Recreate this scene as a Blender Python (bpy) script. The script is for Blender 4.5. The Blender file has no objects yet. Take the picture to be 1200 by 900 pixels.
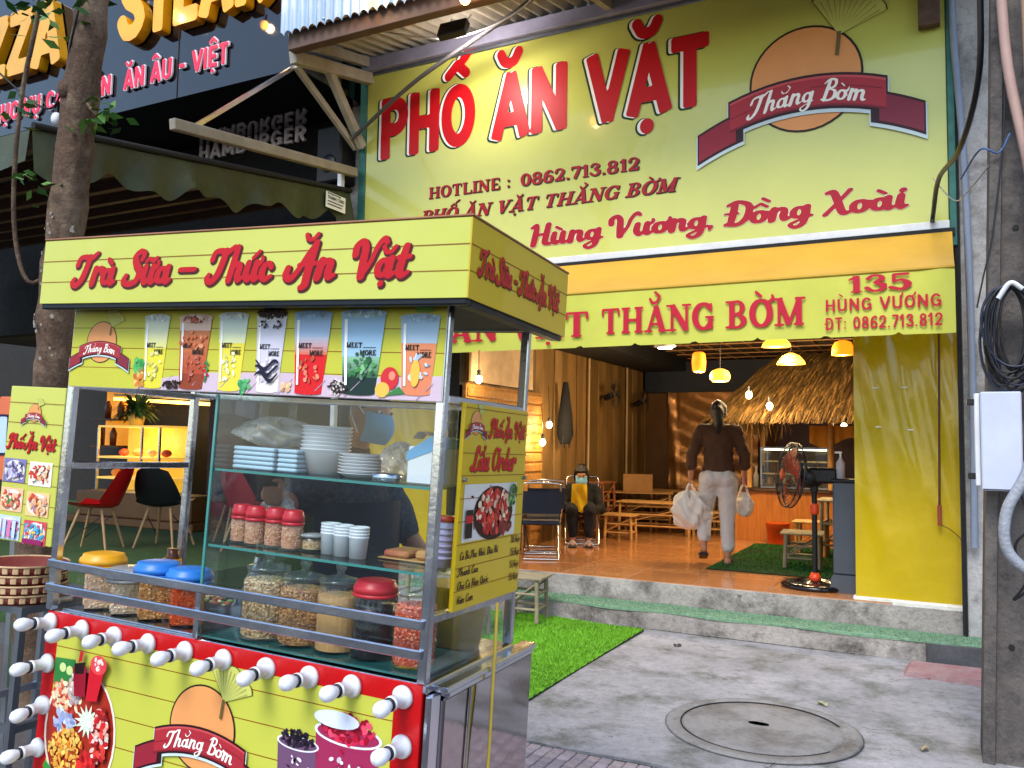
import bpy, math, random, unicodedata
import numpy as np
from mathutils import Matrix, Vector, Quaternion
random.seed(7)
R_ = math.radians
scene = bpy.context.scene
COL = scene.collection

# ------------------------------------------------------------------ camera
cam_data = bpy.data.cameras.new('camera'); cam = bpy.data.objects.new('camera', cam_data); COL.objects.link(cam)
cam_data.sensor_width = 36; cam_data.lens = 29.28; cam_data.clip_start = .05; cam_data.clip_end = 2000
_r = Vector((.88937, .45690, .01613)); _u = Vector((.01732, -.06892, .99747)); _f = Vector((-.45686, .88684, .06921))
cam.matrix_world = Matrix(((_r.x, _u.x, -_f.x, 0), (_r.y, _u.y, -_f.y, 0), (_r.z, _u.z, -_f.z, 1.5), (0, 0, 0, 1)))
scene.camera = cam

# ------------------------------------------------------------------ sky, sun, exposure
SUN_EL, SUN_AZ = R_(50), R_(180)          # azimuth clockwise from +Y: the sun stands behind the camera, a little to the left
world = bpy.data.worlds.new('World'); scene.world = world; world.use_nodes = True
wn = world.node_tree.nodes; wl = world.node_tree.links
bg = wn['Background']; sky = wn.new('ShaderNodeTexSky'); sky.sky_type = 'NISHITA'; sky.sun_disc = False
sky.sun_elevation = SUN_EL; sky.sun_rotation = SUN_AZ; sky.air_density = 1.2; sky.dust_density = 1.0; sky.ozone_density = 1.4
wl.new(sky.outputs[0], bg.inputs[0]); bg.inputs[1].default_value = .15
sun_d = bpy.data.lights.new('sun', 'SUN'); sun_d.energy = 1.5; sun_d.angle = R_(25); sun_d.color = (1, .97, .92)
sun = bpy.data.objects.new('sun', sun_d); COL.objects.link(sun)
_sd = Vector((math.sin(SUN_AZ) * math.cos(SUN_EL), math.cos(SUN_AZ) * math.cos(SUN_EL), math.sin(SUN_EL)))
sun.rotation_euler = _sd.to_track_quat('Z', 'Y').to_euler(); sun.location = _sd * 40
vs = scene.view_settings; vs.view_transform = 'Standard'; vs.look = 'None'; vs.gamma = 1; vs.use_curve_mapping = False; vs.exposure = 1.05
scene.cycles.max_bounces = 8; scene.cycles.transparent_max_bounces = 16; scene.cycles.caustics_reflective = False; scene.cycles.caustics_refractive = False
scene.cycles.use_denoising = True
scene.cycles.sample_clamp_indirect = 6

# ------------------------------------------------------------------ colours and materials
def lin(h):
    if not isinstance(h, str): return tuple(h)[:3]
    c = [int(h[i:i + 2], 16) / 255 for i in (0, 2, 4)]
    return tuple(x / 12.92 if x <= .04045 else ((x + .055) / 1.055) ** 2.4 for x in c)
MATS = {}
def mat(name, col='808080', rough=.5, metal=0., var=.12, scale=6., bump=0., bscale=None, col2=None, emit=0., ecol=None, trans=0., ior=1.45,
        alpha=1., coat=0., detail=6., stretch=None, spec=.5, rvar=.12, coords='Object', sheen=0., contrast=0., sss=0.):
    if name in MATS: return MATS[name]
    m = bpy.data.materials.new(name); m.use_nodes = True; MATS[name] = m
    N = m.node_tree.nodes; L = m.node_tree.links; p = N['Principled BSDF']
    c = lin(col); p.inputs['Roughness'].default_value = rough; p.inputs['Metallic'].default_value = metal
    p.inputs['IOR'].default_value = ior; p.inputs['Transmission Weight'].default_value = trans; p.inputs['Alpha'].default_value = alpha
    p.inputs['Coat Weight'].default_value = coat; p.inputs['Specular IOR Level'].default_value = spec
    if sheen: p.inputs['Sheen Weight'].default_value = sheen
    if emit:
        p.inputs['Emission Color'].default_value = (*lin(ecol or col), 1); p.inputs['Emission Strength'].default_value = emit
    tc = N.new('ShaderNodeTexCoord'); mp = N.new('ShaderNodeMapping'); L.new(tc.outputs[coords], mp.inputs[0])
    if stretch: mp.inputs['Scale'].default_value = stretch
    if var or col2:
        nz = N.new('ShaderNodeTexNoise'); nz.inputs['Scale'].default_value = scale; nz.inputs['Detail'].default_value = detail; nz.inputs['Roughness'].default_value = .62
        L.new(mp.outputs[0], nz.inputs[0])
        mx = N.new('ShaderNodeMix'); mx.data_type = 'RGBA'
        if col2: a, b = c, lin(col2)
        else: a, b = tuple(x * (1 - var) for x in c), tuple(min(1, x * (1 + var)) for x in c)
        mx.inputs[6].default_value = (*a, 1); mx.inputs[7].default_value = (*b, 1)
        rp = N.new('ShaderNodeMapRange'); k = contrast
        rp.inputs[1].default_value = .28 + k; rp.inputs[2].default_value = .72 - k
        L.new(nz.outputs[0], rp.inputs[0]); L.new(rp.outputs[0], mx.inputs[0]); L.new(mx.outputs[2], p.inputs['Base Color'])
        if rvar:
            rr = N.new('ShaderNodeMapRange'); rr.inputs[3].default_value = max(0, rough - rvar * .5); rr.inputs[4].default_value = min(1, rough + rvar)
            n2 = N.new('ShaderNodeTexNoise'); n2.inputs['Scale'].default_value = scale * 2.3; n2.inputs['Detail'].default_value = 4
            L.new(mp.outputs[0], n2.inputs[0]); L.new(n2.outputs[0], rr.inputs[0]); L.new(rr.outputs[0], p.inputs['Roughness'])
    else: p.inputs['Base Color'].default_value = (*c, 1)
    if bump:
        bn = N.new('ShaderNodeTexNoise'); bn.inputs['Scale'].default_value = bscale or scale * 4; bn.inputs['Detail'].default_value = 5
        L.new(mp.outputs[0], bn.inputs[0]); bu = N.new('ShaderNodeBump'); bu.inputs['Strength'].default_value = bump; bu.inputs['Distance'].default_value = .02
        L.new(bn.outputs[0], bu.inputs['Height']); L.new(bu.outputs[0], p.inputs['Normal'])
    return m
def print_mat(name='printed_film', rough=.45, coat=0., var=.08):
    if name in MATS: return MATS[name]
    m = mat(name, 'ffffff', rough, var=0, coat=coat, spec=.3); N = m.node_tree.nodes; L = m.node_tree.links; p = N['Principled BSDF']
    a = N.new('ShaderNodeVertexColor'); a.layer_name = 'Col'
    nz = N.new('ShaderNodeTexNoise'); nz.inputs['Scale'].default_value = 9; nz.inputs['Detail'].default_value = 5
    mr = N.new('ShaderNodeMapRange'); mr.inputs[3].default_value = 1 - var; mr.inputs[4].default_value = 1 + var
    tc = N.new('ShaderNodeTexCoord'); L.new(tc.outputs['Object'], nz.inputs[0]); L.new(nz.outputs[0], mr.inputs[0])
    mx = N.new('ShaderNodeVectorMath'); mx.operation = 'SCALE'; L.new(a.outputs[0], mx.inputs[0]); L.new(mr.outputs[0], mx.inputs['Scale']); L.new(mx.outputs[0], p.inputs['Base Color'])
    return m
def glass_mat(name, tint='eef6f4', rough=.02, mixv=.12):
    if name in MATS: return MATS[name]
    m = bpy.data.materials.new(name); m.use_nodes = True; MATS[name] = m
    N = m.node_tree.nodes; L = m.node_tree.links; N.remove(N['Principled BSDF']); out = N['Material Output']
    t = N.new('ShaderNodeBsdfTransparent'); t.inputs[0].default_value = (*lin(tint), 1)
    g = N.new('ShaderNodeBsdfGlossy'); g.inputs['Roughness'].default_value = rough
    d = N.new('ShaderNodeBsdfDiffuse'); d.inputs[0].default_value = (.7, .76, .8, 1)
    fr = N.new('ShaderNodeFresnel'); ge = N.new('ShaderNodeNewGeometry'); io = N.new('ShaderNodeMapRange'); io.inputs[3].default_value = 1.5; io.inputs[4].default_value = 1 / 1.5   # thin pane: no total internal reflection from behind
    L.new(ge.outputs['Backfacing'], io.inputs[0]); L.new(io.outputs[0], fr.inputs[0])
    nz = N.new('ShaderNodeTexNoise'); nz.inputs['Scale'].default_value = 5; nz.inputs['Detail'].default_value = 6
    tc = N.new('ShaderNodeTexCoord'); L.new(tc.outputs['Object'], nz.inputs[0])
    mr = N.new('ShaderNodeMapRange'); mr.inputs[1].default_value = .35; mr.inputs[2].default_value = .8; mr.inputs[3].default_value = mixv * .25; mr.inputs[4].default_value = mixv
    L.new(nz.outputs[0], mr.inputs[0])
    m1 = N.new('ShaderNodeMixShader'); m2 = N.new('ShaderNodeMixShader')
    L.new(mr.outputs[0], m1.inputs[0]); L.new(t.outputs[0], m1.inputs[1]); L.new(d.outputs[0], m1.inputs[2])
    L.new(fr.outputs[0], m2.inputs[0]); L.new(m1.outputs[0], m2.inputs[1]); L.new(g.outputs[0], m2.inputs[2]); L.new(m2.outputs[0], out.inputs[0])
    return m

# ------------------------------------------------------------------ mesh collector
class MB:
    def __init__(s): s.v = []; s.f = []; s.sm = []; s.mi = []; s.fc = []; s.cur = 0; s.col = None
    def add(s, vs_, fs, smooth=False):
        o = len(s.v); s.v += [tuple(p) for p in vs_]
        for f in fs: s.f.append(tuple(i + o for i in f)); s.sm.append(smooth); s.mi.append(s.cur); s.fc.append(s.col)
        return s
    def box(s, a, b, bev=0., M=None):
        x0, y0, z0 = (min(a[i], b[i]) for i in range(3)); x1, y1, z1 = (max(a[i], b[i]) for i in range(3))
        bev = min(bev, (x1 - x0) * .45, (y1 - y0) * .45, (z1 - z0) * .45)
        if bev <= 0:
            V = [(x, y, z) for z in (z0, z1) for y in (y0, y1) for x in (x0, x1)]
            Fc = [(0, 2, 3, 1), (4, 5, 7, 6), (0, 1, 5, 4), (2, 6, 7, 3), (0, 4, 6, 2), (1, 3, 7, 5)]
        else:
            V = []; idx = {}
            for kx in (0, 1):
                for ky in (0, 1):
                    for kz in (0, 1):
                        for ax in range(3):
                            p = [(x0, x1)[kx], (y0, y1)[ky], (z0, z1)[kz]]
                            for j in range(3):
                                if j != ax: p[j] += bev * (1, -1)[(kx, ky, kz)[j]]
                            idx[(kx, ky, kz, ax)] = len(V); V.append(tuple(p))
            Fc = []
            I = lambda k, ax: idx[(*k, ax)]
            for ax in range(3):
                o1, o2 = (ax + 1) % 3, (ax + 2) % 3
                for sd in (0, 1):
                    q = []
                    for (u, w) in ((0, 0), (1, 0), (1, 1), (0, 1)):
                        k = [0, 0, 0]; k[ax] = sd; k[o1] = u; k[o2] = w; q.append(I(tuple(k), ax))
                    Fc.append(tuple(q) if sd else tuple(q[::-1]))
                for u in (0, 1):
                    for w in (0, 1):
                        k0 = [0, 0, 0]; k1 = [0, 0, 0]; k0[ax] = 0; k1[ax] = 1
                        for k in (k0, k1): k[o1] = u; k[o2] = w
                        q = (I(tuple(k0), o1), I(tuple(k1), o1), I(tuple(k1), o2), I(tuple(k0), o2))
                        Fc.append(q if (u + w) % 2 == 0 else q[::-1])
            for kx in (0, 1):
                for ky in (0, 1):
                    for kz in (0, 1):
                        q = tuple(I((kx, ky, kz), a_) for a_ in range(3)); Fc.append(q if (kx + ky + kz) % 2 else q[::-1])
        if M is not None: V = [tuple(M @ Vector(p)) for p in V]
        return s.add(V, Fc)
    def bar(s, p, q, w, h=None, up=(0, 0, 1), bev=0.):
        p, q = Vector(p), Vector(q); h = h or w; d = (q - p); ln = d.length; d.normalize(); up = Vector(up)
        if abs(d.dot(up)) > .99: up = Vector((0, 1, 0)) if abs(d.y) < .9 else Vector((1, 0, 0))
        r = d.cross(up).normalized(); u = r.cross(d)
        M = Matrix(((d.x, r.x, u.x, p.x), (d.y, r.y, u.y, p.y), (d.z, r.z, u.z, p.z), (0, 0, 0, 1)))
        return s.box((0, -w / 2, -h / 2), (ln, w / 2, h / 2), bev, M)
    def tube(s, pts, r, n=8, caps=True, smooth=True):
        pts = [Vector(p) for p in pts]; k = len(pts); rs = r if isinstance(r, (list, tuple)) else [r] * k
        V = []; prev = None
        for i, p in enumerate(pts):
            t = (pts[min(i + 1, k - 1)] - pts[max(i - 1, 0)])
            t = t.normalized() if t.length > 1e-9 else Vector((0, 0, 1))
            if prev is None:
                a = Vector((0, 0, 1)) if abs(t.z) < .9 else Vector((1, 0, 0)); nr = t.cross(a).normalized()
            else:
                nr = prev - t * prev.dot(t); nr = nr.normalized() if nr.length > 1e-6 else t.orthogonal().normalized()
            prev = nr; b = t.cross(nr)
            V += [tuple(p + (nr * math.cos(2 * math.pi * j / n) + b * math.sin(2 * math.pi * j / n)) * rs[i]) for j in range(n)]
        Fc = [(i * n + j, i * n + (j + 1) % n, (i + 1) * n + (j + 1) % n, (i + 1) * n + j) for i in range(k - 1) for j in range(n)]
        s.add(V, Fc, smooth)
        if caps: s.add(V[:n], [tuple(range(n))[::-1]]); s.add(V[-n:], [tuple(range(n))])
        return s
    def cyl(s, p, q, r, r2=None, n=12, caps=True): return s.tube([p, q], [r, r if r2 is None else r2], n, caps)
    def lathe(s, prof, n=20, M=None, smooth=True, sy=1.):
        V = []; Fc = []; k = len(prof)
        for (r, z) in prof: V += [(r * math.cos(2 * math.pi * j / n), sy * r * math.sin(2 * math.pi * j / n), z) for j in range(n)]
        for i in range(k - 1):
            for j in range(n): Fc.append((i * n + j, i * n + (j + 1) % n, (i + 1) * n + (j + 1) % n, (i + 1) * n + j))
        if prof[0][0] > 1e-5: Fc.append(tuple(range(n))[::-1])
        if prof[-1][0] > 1e-5: Fc.append(tuple((k - 1) * n + j for j in range(n)))
        if M is not None: V = [tuple(M @ Vector(p)) for p in V]
        return s.add(V, Fc, smooth)
    def ell(s, c, r, n=12, m=8, M=None):
        r = (r, r, r) if not isinstance(r, (tuple, list)) else r
        prof = [(math.sin(math.pi * i / m), -math.cos(math.pi * i / m)) for i in range(m + 1)]
        MM = Matrix.Translation(c) @ (M or Matrix()) @ Matrix.Diagonal((*r, 1)); return s.lathe(prof, n, MM)
    def prism(s, poly, y0, y1, M=None):
        n = len(poly); V = [(x, y0, z) for x, z in poly] + [(x, y1, z) for x, z in poly]
        Fc = [tuple(range(n)), tuple(range(2 * n - 1, n - 1, -1))] + [(j, j + n, (j + 1) % n + n, (j + 1) % n) for j in range(n)]
        if M is not None: V = [tuple(M @ Vector(p)) for p in V]
        return s.add(V, Fc)
    def grid(s, fn, nu, nv, smooth=True):
        V = [fn(i / nu, j / nv) for j in range(nv + 1) for i in range(nu + 1)]
        return s.add(V, [(j * (nu + 1) + i, j * (nu + 1) + i + 1, (j + 1) * (nu + 1) + i + 1, (j + 1) * (nu + 1) + i) for j in range(nv) for i in range(nu)], smooth)
    def mesh(s, name):
        me = bpy.data.meshes.new(name); me.from_pydata(s.v, [], s.f); me.polygons.foreach_set('use_smooth', s.sm); me.polygons.foreach_set('material_index', s.mi)
        if any(c is not None for c in s.fc):
            ca = me.color_attributes.new('Col', 'FLOAT_COLOR', 'CORNER'); arr = []
            for f, c in zip(s.f, s.fc): arr += [*(c or (1, 1, 1)), 1.] * len(f)
            ca.data.foreach_set('color', arr)
        me.update(); return me
def obj(name, mb, m, parent=None, loc=None, rotz=0, kind=None):
    me = mb.mesh(name) if isinstance(mb, MB) else mb
    o = bpy.data.objects.new(name, me); COL.objects.link(o)
    if m is not None and not me.materials:
        for x in (m if isinstance(m, (list, tuple)) else [m]): me.materials.append(x)
    if parent: o.parent = parent
    if loc is not None: o.location = loc
    if rotz: o.rotation_euler = (0, 0, rotz)
    if kind: o['kind'] = kind
    return o
def tag(o, label, cat, group=None):
    o['label'] = label; o['category'] = cat
    if group: o['group'] = group
    return o
def thing(name, label, cat, loc=(0, 0, 0), rotz=0, group=None, M=None):
    o = bpy.data.objects.new(name, None); COL.objects.link(o); o.empty_display_size = .05
    if M is not None: o.matrix_world = M
    else: o.location = loc; o.rotation_euler = (0, 0, rotz)
    return tag(o, label, cat, group)
def dup(root, M=None, loc=None, rotz=0, label=None):
    r = root.copy(); COL.objects.link(r)
    if M is not None: r.matrix_world = M
    elif loc is not None: r.location = loc; r.rotation_euler = (0, 0, rotz)
    if label: r['label'] = label
    for ch in list(root.children):
        c = ch.copy(); COL.objects.link(c); c.parent = r
        for g in list(ch.children): d = g.copy(); COL.objects.link(d); d.parent = c
    return r
ORD = ('first', 'second', 'third', 'fourth', 'fifth', 'sixth', 'seventh', 'eighth', 'ninth', 'tenth')
def level(i, n): return 'lowest' if i == 0 else 'topmost' if i == n - 1 else ORD[i] + ' from the bottom'
def spline(pts, k=8):
    P = [np.array(p, float) for p in pts]; out = []
    if len(P) == 2: return [P[0] + (P[1] - P[0]) * t / k for t in range(k + 1)]
    Q = [2 * P[0] - P[1]] + P + [2 * P[-1] - P[-2]]
    for i in range(1, len(Q) - 2):
        a, b, c, d = Q[i - 1:i + 3]
        for t in range(k):
            t /= k; out.append(.5 * (2 * b + (c - a) * t + (2 * a - 5 * b + 4 * c - d) * t * t + (3 * b - a - 3 * c + d) * t ** 3))
    out.append(P[-1]); return out
# ------------------------------------------------------------------ lettering: strokes drawn as a distance field, contoured into flat meshes
def _el(cx, cy, rx, ry, a0=90, a1=450, w=.1, w2=None, k=14):
    out = []
    for i in range(k + 1):
        a = R_(a0 + (a1 - a0) * i / k); ww = w if w2 is None else w2 + (w - w2) * abs(math.cos(a)); out.append((cx + rx * math.cos(a), cy + ry * math.sin(a), ww))
    return out
H_, h_ = .2, .1     # half widths of thick and thin script strokes
SCRIPT = {
 'T': (1.25, [[(-.12, 1.3, .16), (-.02, 1.72, .13), (.4, 1.8, .14), (.9, 1.72, .16), (1.3, 2.02, .1)], [(.75, 1.75, .2), (.66, 1., .2), (.48, .3, .2), (.12, -.05, .16), (-.2, .12, .15), (-.12, .36, .12)]]),
 'S': (1.2, [[(.95, 1.5, .13), (1.05, 1.85, .13), (.7, 2.0, .15), (.38, 1.65, .18), (.62, 1.15, .21), (.98, .75, .2), (.85, .12, .17), (.3, -.06, .15), (-.12, .15, .17), (-.02, .48, .13)]]),
 'A': (1.45, [[(-.28, .62, .15), (-.3, .2, .17), (.05, .02, .16), (.42, .6, .13), (.78, 1.5, .12), (1.08, 2.02, .12)], [(1.05, 2.0, .15), (1.0, 1.1, .2), (.98, .2, .2), (1.0, -.35, .2), (.8, -.5, .14)], [(.35, .78, .09), (1.4, .86, .09)]]),
 'V': (1.35, [[(-.1, 1.25, .17), (-.12, 1.7, .17), (.18, 1.95, .15), (.42, 1.6, .18), (.48, .8, .2), (.55, .05, .2)], [(.55, .05, .14), (.92, .8, .1), (1.1, 1.6, .12), (1.4, 2.05, .14), (1.62, 1.85, .1)]]),
 'P': (1.2, [[(.55, 1.85, .17), (.46, 1., .2), (.35, .2, .2), (.08, -.1, .15), (-.2, .08, .14)], [(.02, 1.4, .13), (.12, 1.85, .12), (.65, 2.05, .13), (1.12, 1.75, .17), (1.0, 1.2, .16), (.55, 1.0, .1)]]),
 'L': (1.15, [[(1.0, 1.6, .1), (.95, 2., .12), (.65, 1.9, .15), (.55, 1.2, .18), (.42, .4, .18), (.1, .02, .14), (-.15, .2, .12), (.15, .3, .1), (.7, -.02, .14), (1.2, .15, .11)]]),
 'O': (1.35, [_el(.62, 1., .52, .95, w=.18, w2=.1), [(.62, 1.95, .09), (.95, 1.75, .08), (1.3, 1.9, .08)]]),
 'B': (1.25, [[(.45, 1.9, .17), (.38, 1., .19), (.3, .02, .18)], [(.05, 1.6, .1), (.4, 2.02, .11), (.95, 1.9, .15), (.95, 1.3, .14), (.5, 1.1, .09), (1.05, .9, .15), (1.05, .2, .17), (.55, -.02, .12), (.05, .12, .1)]]),
 'D': (1.35, [[(.4, 1.9, .18), (.36, 1., .2), (.3, .05, .18)], [(.02, 1.75, .1), (.5, 2.0, .12), (1.15, 1.6, .18), (1.15, .6, .19), (.7, .0, .14), (.05, .06, .12)]]),
 'H': (1.45, [[(.05, 1.75, .1), (.35, 1.95, .14), (.36, 1., .2), (.3, .02, .19)], [(1.15, 1.95, .18), (1.1, 1., .2), (1.08, .2, .19), (1.4, .02, .12)], [(.3, 1., .1), (1.15, 1.05, .1)]]),
 'X': (1.3, [[(.05, 1.85, .13), (.35, 1.85, .18), (.65, 1., .19), (.95, .1, .18), (1.3, .1, .1)], [(1.15, 1.95, .12), (.65, 1., .1), (.1, .02, .13)]]),
 'C': (1.1, [[(1.0, 1.55, .12), (.85, 1.95, .12), (.4, 1.75, .17), (.15, .95, .2), (.4, .1, .17), (.85, .05, .12), (1.1, .35, .1)]]),
 'N': (1.4, [[(.2, .02, .12), (.4, 1., .13), (.5, 1.95, .13)], [(.5, 1.95, .14), (.75, 1., .18), (1., .05, .16)], [(1., .05, .1), (1.15, 1., .12), (1.35, 2., .12)]]),
 'Q': (1.35, [_el(.62, 1., .52, .95, w=.18, w2=.1), [(.6, .35, .1), (1.25, -.15, .12)]]),
 'r': (.85, [[(.22, 1.02, .17), (.2, .5, .2), (.18, .05, .19)], [(.22, .55, .1), (.45, .95, .13), (.72, .98, .16), (.78, .75, .14)]]),
 'a': (1.1, [_el(.4, .48, .3, .42, w=.17, w2=.1), [(.78, .95, .17), (.76, .4, .19), (.84, .05, .15), (1.1, .16, .09)]]),
 'o': (.98, [_el(.44, .48, .32, .43, w=.18, w2=.11), [(.62, .88, .08), (1.0, .8, .07)]]),
 'c': (.85, [[(.72, .72, .13), (.5, .95, .12), (.2, .75, .17), (.18, .3, .19), (.45, .02, .14), (.82, .2, .09)]]),
 'e': (.85, [[(.2, .45, .09), (.62, .6, .1), (.6, .92, .11), (.28, .85, .15), (.18, .35, .19), (.45, .02, .14), (.82, .2, .09)]]),
 'n': (1.15, [[(.22, 1.0, .17), (.2, .5, .2), (.18, .04, .19)], [(.22, .55, .1), (.48, .95, .13), (.76, .85, .17), (.75, .35, .19), (.84, .04, .15), (1.12, .16, .09)]]),
 'm': (1.65, [[(.22, 1.0, .17), (.18, .04, .19)], [(.22, .55, .1), (.45, .95, .13), (.66, .85, .17), (.64, .04, .18)], [(.66, .55, .1), (.92, .95, .13), (1.18, .85, .17), (1.18, .35, .18), (1.28, .04, .14), (1.55, .16, .09)]]),
 'h': (1.15, [[(.3, 1.95, .17), (.24, 1., .2), (.18, .04, .19)], [(.22, .55, .1), (.48, .95, .13), (.76, .85, .17), (.75, .35, .19), (.84, .04, .15), (1.12, .16, .09)]]),
 'u': (1.15, [[(.2, 1., .17), (.18, .4, .19), (.38, .03, .15), (.72, .35, .1)], [(.78, 1., .17), (.76, .4, .19), (.86, .04, .15), (1.12, .16, .09)]]),
 't': (.8, [[(.36, 1.6, .16), (.3, .8, .19), (.32, .2, .18), (.5, .02, .13), (.78, .2, .09)], [(.05, 1.02, .1), (.7, 1.05, .1)]]),
 'd': (1.15, [_el(.4, .48, .3, .42, w=.17, w2=.1), [(.86, 1.95, .16), (.78, .9, .18), (.8, .2, .17), (1.1, .14, .09)]]),
 'g': (1.1, [_el(.4, .5, .3, .42, w=.17, w2=.1), [(.78, .95, .17), (.76, .2, .18), (.66, -.5, .16), (.3, -.75, .12), (.02, -.5, .1), (.4, -.2, .08), (1.08, .16, .08)]]),
 'i': (.6, [[(.26, 1., .17), (.24, .4, .19), (.32, .04, .15), (.58, .16, .09)], [(.3, 1.42, .16), (.31, 1.44, .16)]]),
 '-': (.9, [[(.12, .75, .12), (.72, .75, .12)]]),
 ',': (.4, [[(.15, .05, .14), (.12, -.22, .07)]]),
 ' ': (.55, []),
}
for _d, _p in {'1': [[(.1, 1.5), (.4, 1.9), (.35, 0)]], '0': [[(.4, 1.9), (.1, 1.), (.35, 0), (.65, .9), (.4, 1.9)]], '5': [[(.7, 1.85), (.25, 1.85), (.2, 1.1), (.6, .9), (.5, .1), (.05, .1)]],
               'k': [[(.2, 1.9), (.15, 0)], [(.6, 1.), (.2, .5), (.65, 0)]], '/': [[(.6, 1.9), (.05, -.1)]], 'p': [[(.2, 1.), (.1, -.7)], [(.2, .8), (.6, .9), (.6, .2), (.15, .1)]], 'l': [[(.3, 1.9), (.2, .2), (.45, .05)]]}.items():
    SCRIPT[_d] = (.75, [[(x, y, .12) for x, y in st] for st in _p])
T_, t_ = .105, .05
def _S(*pts): return [('l', x - .19, y, x + .19, y, .038) for x, y in pts]
SLAB = {
 'P': (.8, [('l', .22, 0, .22, 1, T_), ('c', [(.22, .955, .045), (.5, .955, .05), (.66, .74, .11), (.5, .5, .05), (.22, .5, .045)])] + _S((.22, .038), (.16, .962))),
 'H': (1., [('l', .22, 0, .22, 1, T_), ('l', .78, 0, .78, 1, T_), ('l', .2, .5, .8, .5, .05)] + _S((.22, .038), (.22, .962), (.78, .038), (.78, .962))),
 'O': (.95, [('c', _el(.48, .5, .33, .46, w=.12, w2=.05))]), '0': (.78, [('c', _el(.38, .5, .25, .46, w=.115, w2=.05))]),
 'A': (.98, [('l', .18, .0, .5, 1, .05), ('l', .5, 1, .8, 0, .11), ('l', .3, .3, .7, .3, .045)] + _S((.18, .038), (.8, .038))),
 'N': (1., [('l', .2, 0, .2, 1, .05), ('l', .2, .98, .8, .02, .11), ('l', .8, 0, .8, 1, .05)] + _S((.2, .038), (.15, .962), (.8, .962))),
 'V': (.95, [('l', .2, 1, .48, 0, .11), ('l', .48, 0, .78, 1, .05)] + _S((.2, .962), (.78, .962))),
 'T': (.9, [('l', .45, 0, .45, 1, T_), ('l', .08, .955, .82, .955, .045), ('l', .1, .95, .1, .7, .04), ('l', .8, .95, .8, .7, .04)] + _S((.45, .038))),
 'G': (.98, [('c', _el(.48, .5, .34, .46, 45, 320, w=.12, w2=.05)), ('l', .76, .02, .76, .45, .09), ('l', .55, .46, .9, .46, .04), ('l', .78, .65, .78, .98, .04)]),
 'B': (.85, [('l', .22, 0, .22, 1, T_), ('c', [(.2, .955, .045), (.5, .955, .05), (.62, .75, .1), (.5, .53, .05), (.2, .53, .045)]), ('c', [(.45, .53, .05), (.68, .27, .11), (.5, .045, .05), (.2, .045, .045)])] + _S((.16, .038), (.16, .962))),
 'M': (1.15, [('l', .2, 0, .2, 1, .055), ('l', .2, 1, .56, .05, .1), ('l', .56, .05, .92, 1, .05), ('l', .92, 0, .92, 1, T_)] + _S((.2, .038), (.15, .962), (.92, .038), (.97, .962))),
 'L': (.8, [('l', .22, 0, .22, 1, T_), ('l', .1, .045, .75, .045, .045), ('l', .73, .05, .73, .32, .04)] + _S((.22, .962))),
 'I': (.46, [('l', .23, 0, .23, 1, T_)] + _S((.23, .038), (.23, .962))),
 'E': (.85, [('l', .22, 0, .22, 1, T_), ('l', .1, .045, .75, .045, .045), ('l', .1, .955, .72, .955, .045), ('l', .22, .5, .6, .5, .045), ('l', .73, .05, .73, .3, .04), ('l', .7, .95, .7, .72, .04)]),
 'R': (.9, [('l', .22, 0, .22, 1, T_), ('c', [(.22, .955, .045), (.5, .955, .05), (.64, .75, .1), (.5, .53, .05), (.22, .53, .045)]), ('l', .45, .5, .75, .0, .1)] + _S((.22, .038), (.16, .962), (.76, .038))),
 '1': (.55, [('l', .3, 0, .3, 1, T_), ('c', [(.08, .78, .045), (.28, .95, .06)])] + _S((.3, .038))),
 '2': (.76, [('c', [(.12, .72, .1), (.2, .93, .06), (.45, .95, .06), (.6, .72, .11), (.4, .35, .09), (.1, .07, .06)]), ('l', .06, .07, .66, .07, .07), ('l', .64, .07, .64, .3, .045)]),
 '3': (.76, [('c', [(.12, .78, .08), (.25, .95, .06), (.5, .92, .07), (.56, .72, .1), (.32, .53, .05), (.6, .38, .11), (.55, .1, .08), (.28, .04, .06), (.08, .24, .09)])]),
 '5': (.76, [('l', .16, .93, .64, .93, .07), ('l', .16, .5, .16, .96, .05), ('c', [(.16, .52, .05), (.42, .6, .07), (.6, .34, .12), (.42, .06, .07), (.08, .18, .09)])]),
 '6': (.78, [('c', _el(.38, .3, .24, .27, w=.11, w2=.05)), ('c', [(.16, .3, .11), (.22, .75, .1), (.5, .95, .06), (.62, .82, .06)])]),
 '7': (.7, [('l', .06, .92, .64, .92, .075), ('l', .62, .92, .28, 0, .1), ('l', .08, .95, .08, .7, .04)]),
 '8': (.78, [('c', _el(.38, .27, .25, .24, w=.11, w2=.06)), ('c', _el(.38, .74, .21, .21, w=.1, w2=.05))]),
 '.': (.34, [('c', [(.16, .08, .1), (.161, .08, .1)])]), ':': (.4, [('c', [(.2, .15, .09), (.201, .15, .09)]), ('c', [(.2, .62, .09), (.201, .62, .09)])]), '-': (.6, [('l', .1, .45, .5, .45, .07)]), ' ': (.4, []),
}
for _k in list(SLAB):
    SLAB[_k] = (SLAB[_k][0], [st if st[0] == 'l' else ('c', [p if len(p) == 3 else (*p, .08) for p in st[1]]) for st in SLAB[_k][1]])
def _L(*q): return [('l', *p, .075) for p in q]
def _C(*pts): return ('c', [(*p, .075) for p in pts])
def _E(cx, cy, rx, ry, a0=90, a1=450): return ('c', _el(cx, cy, rx, ry, a0, a1, w=.075))
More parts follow.
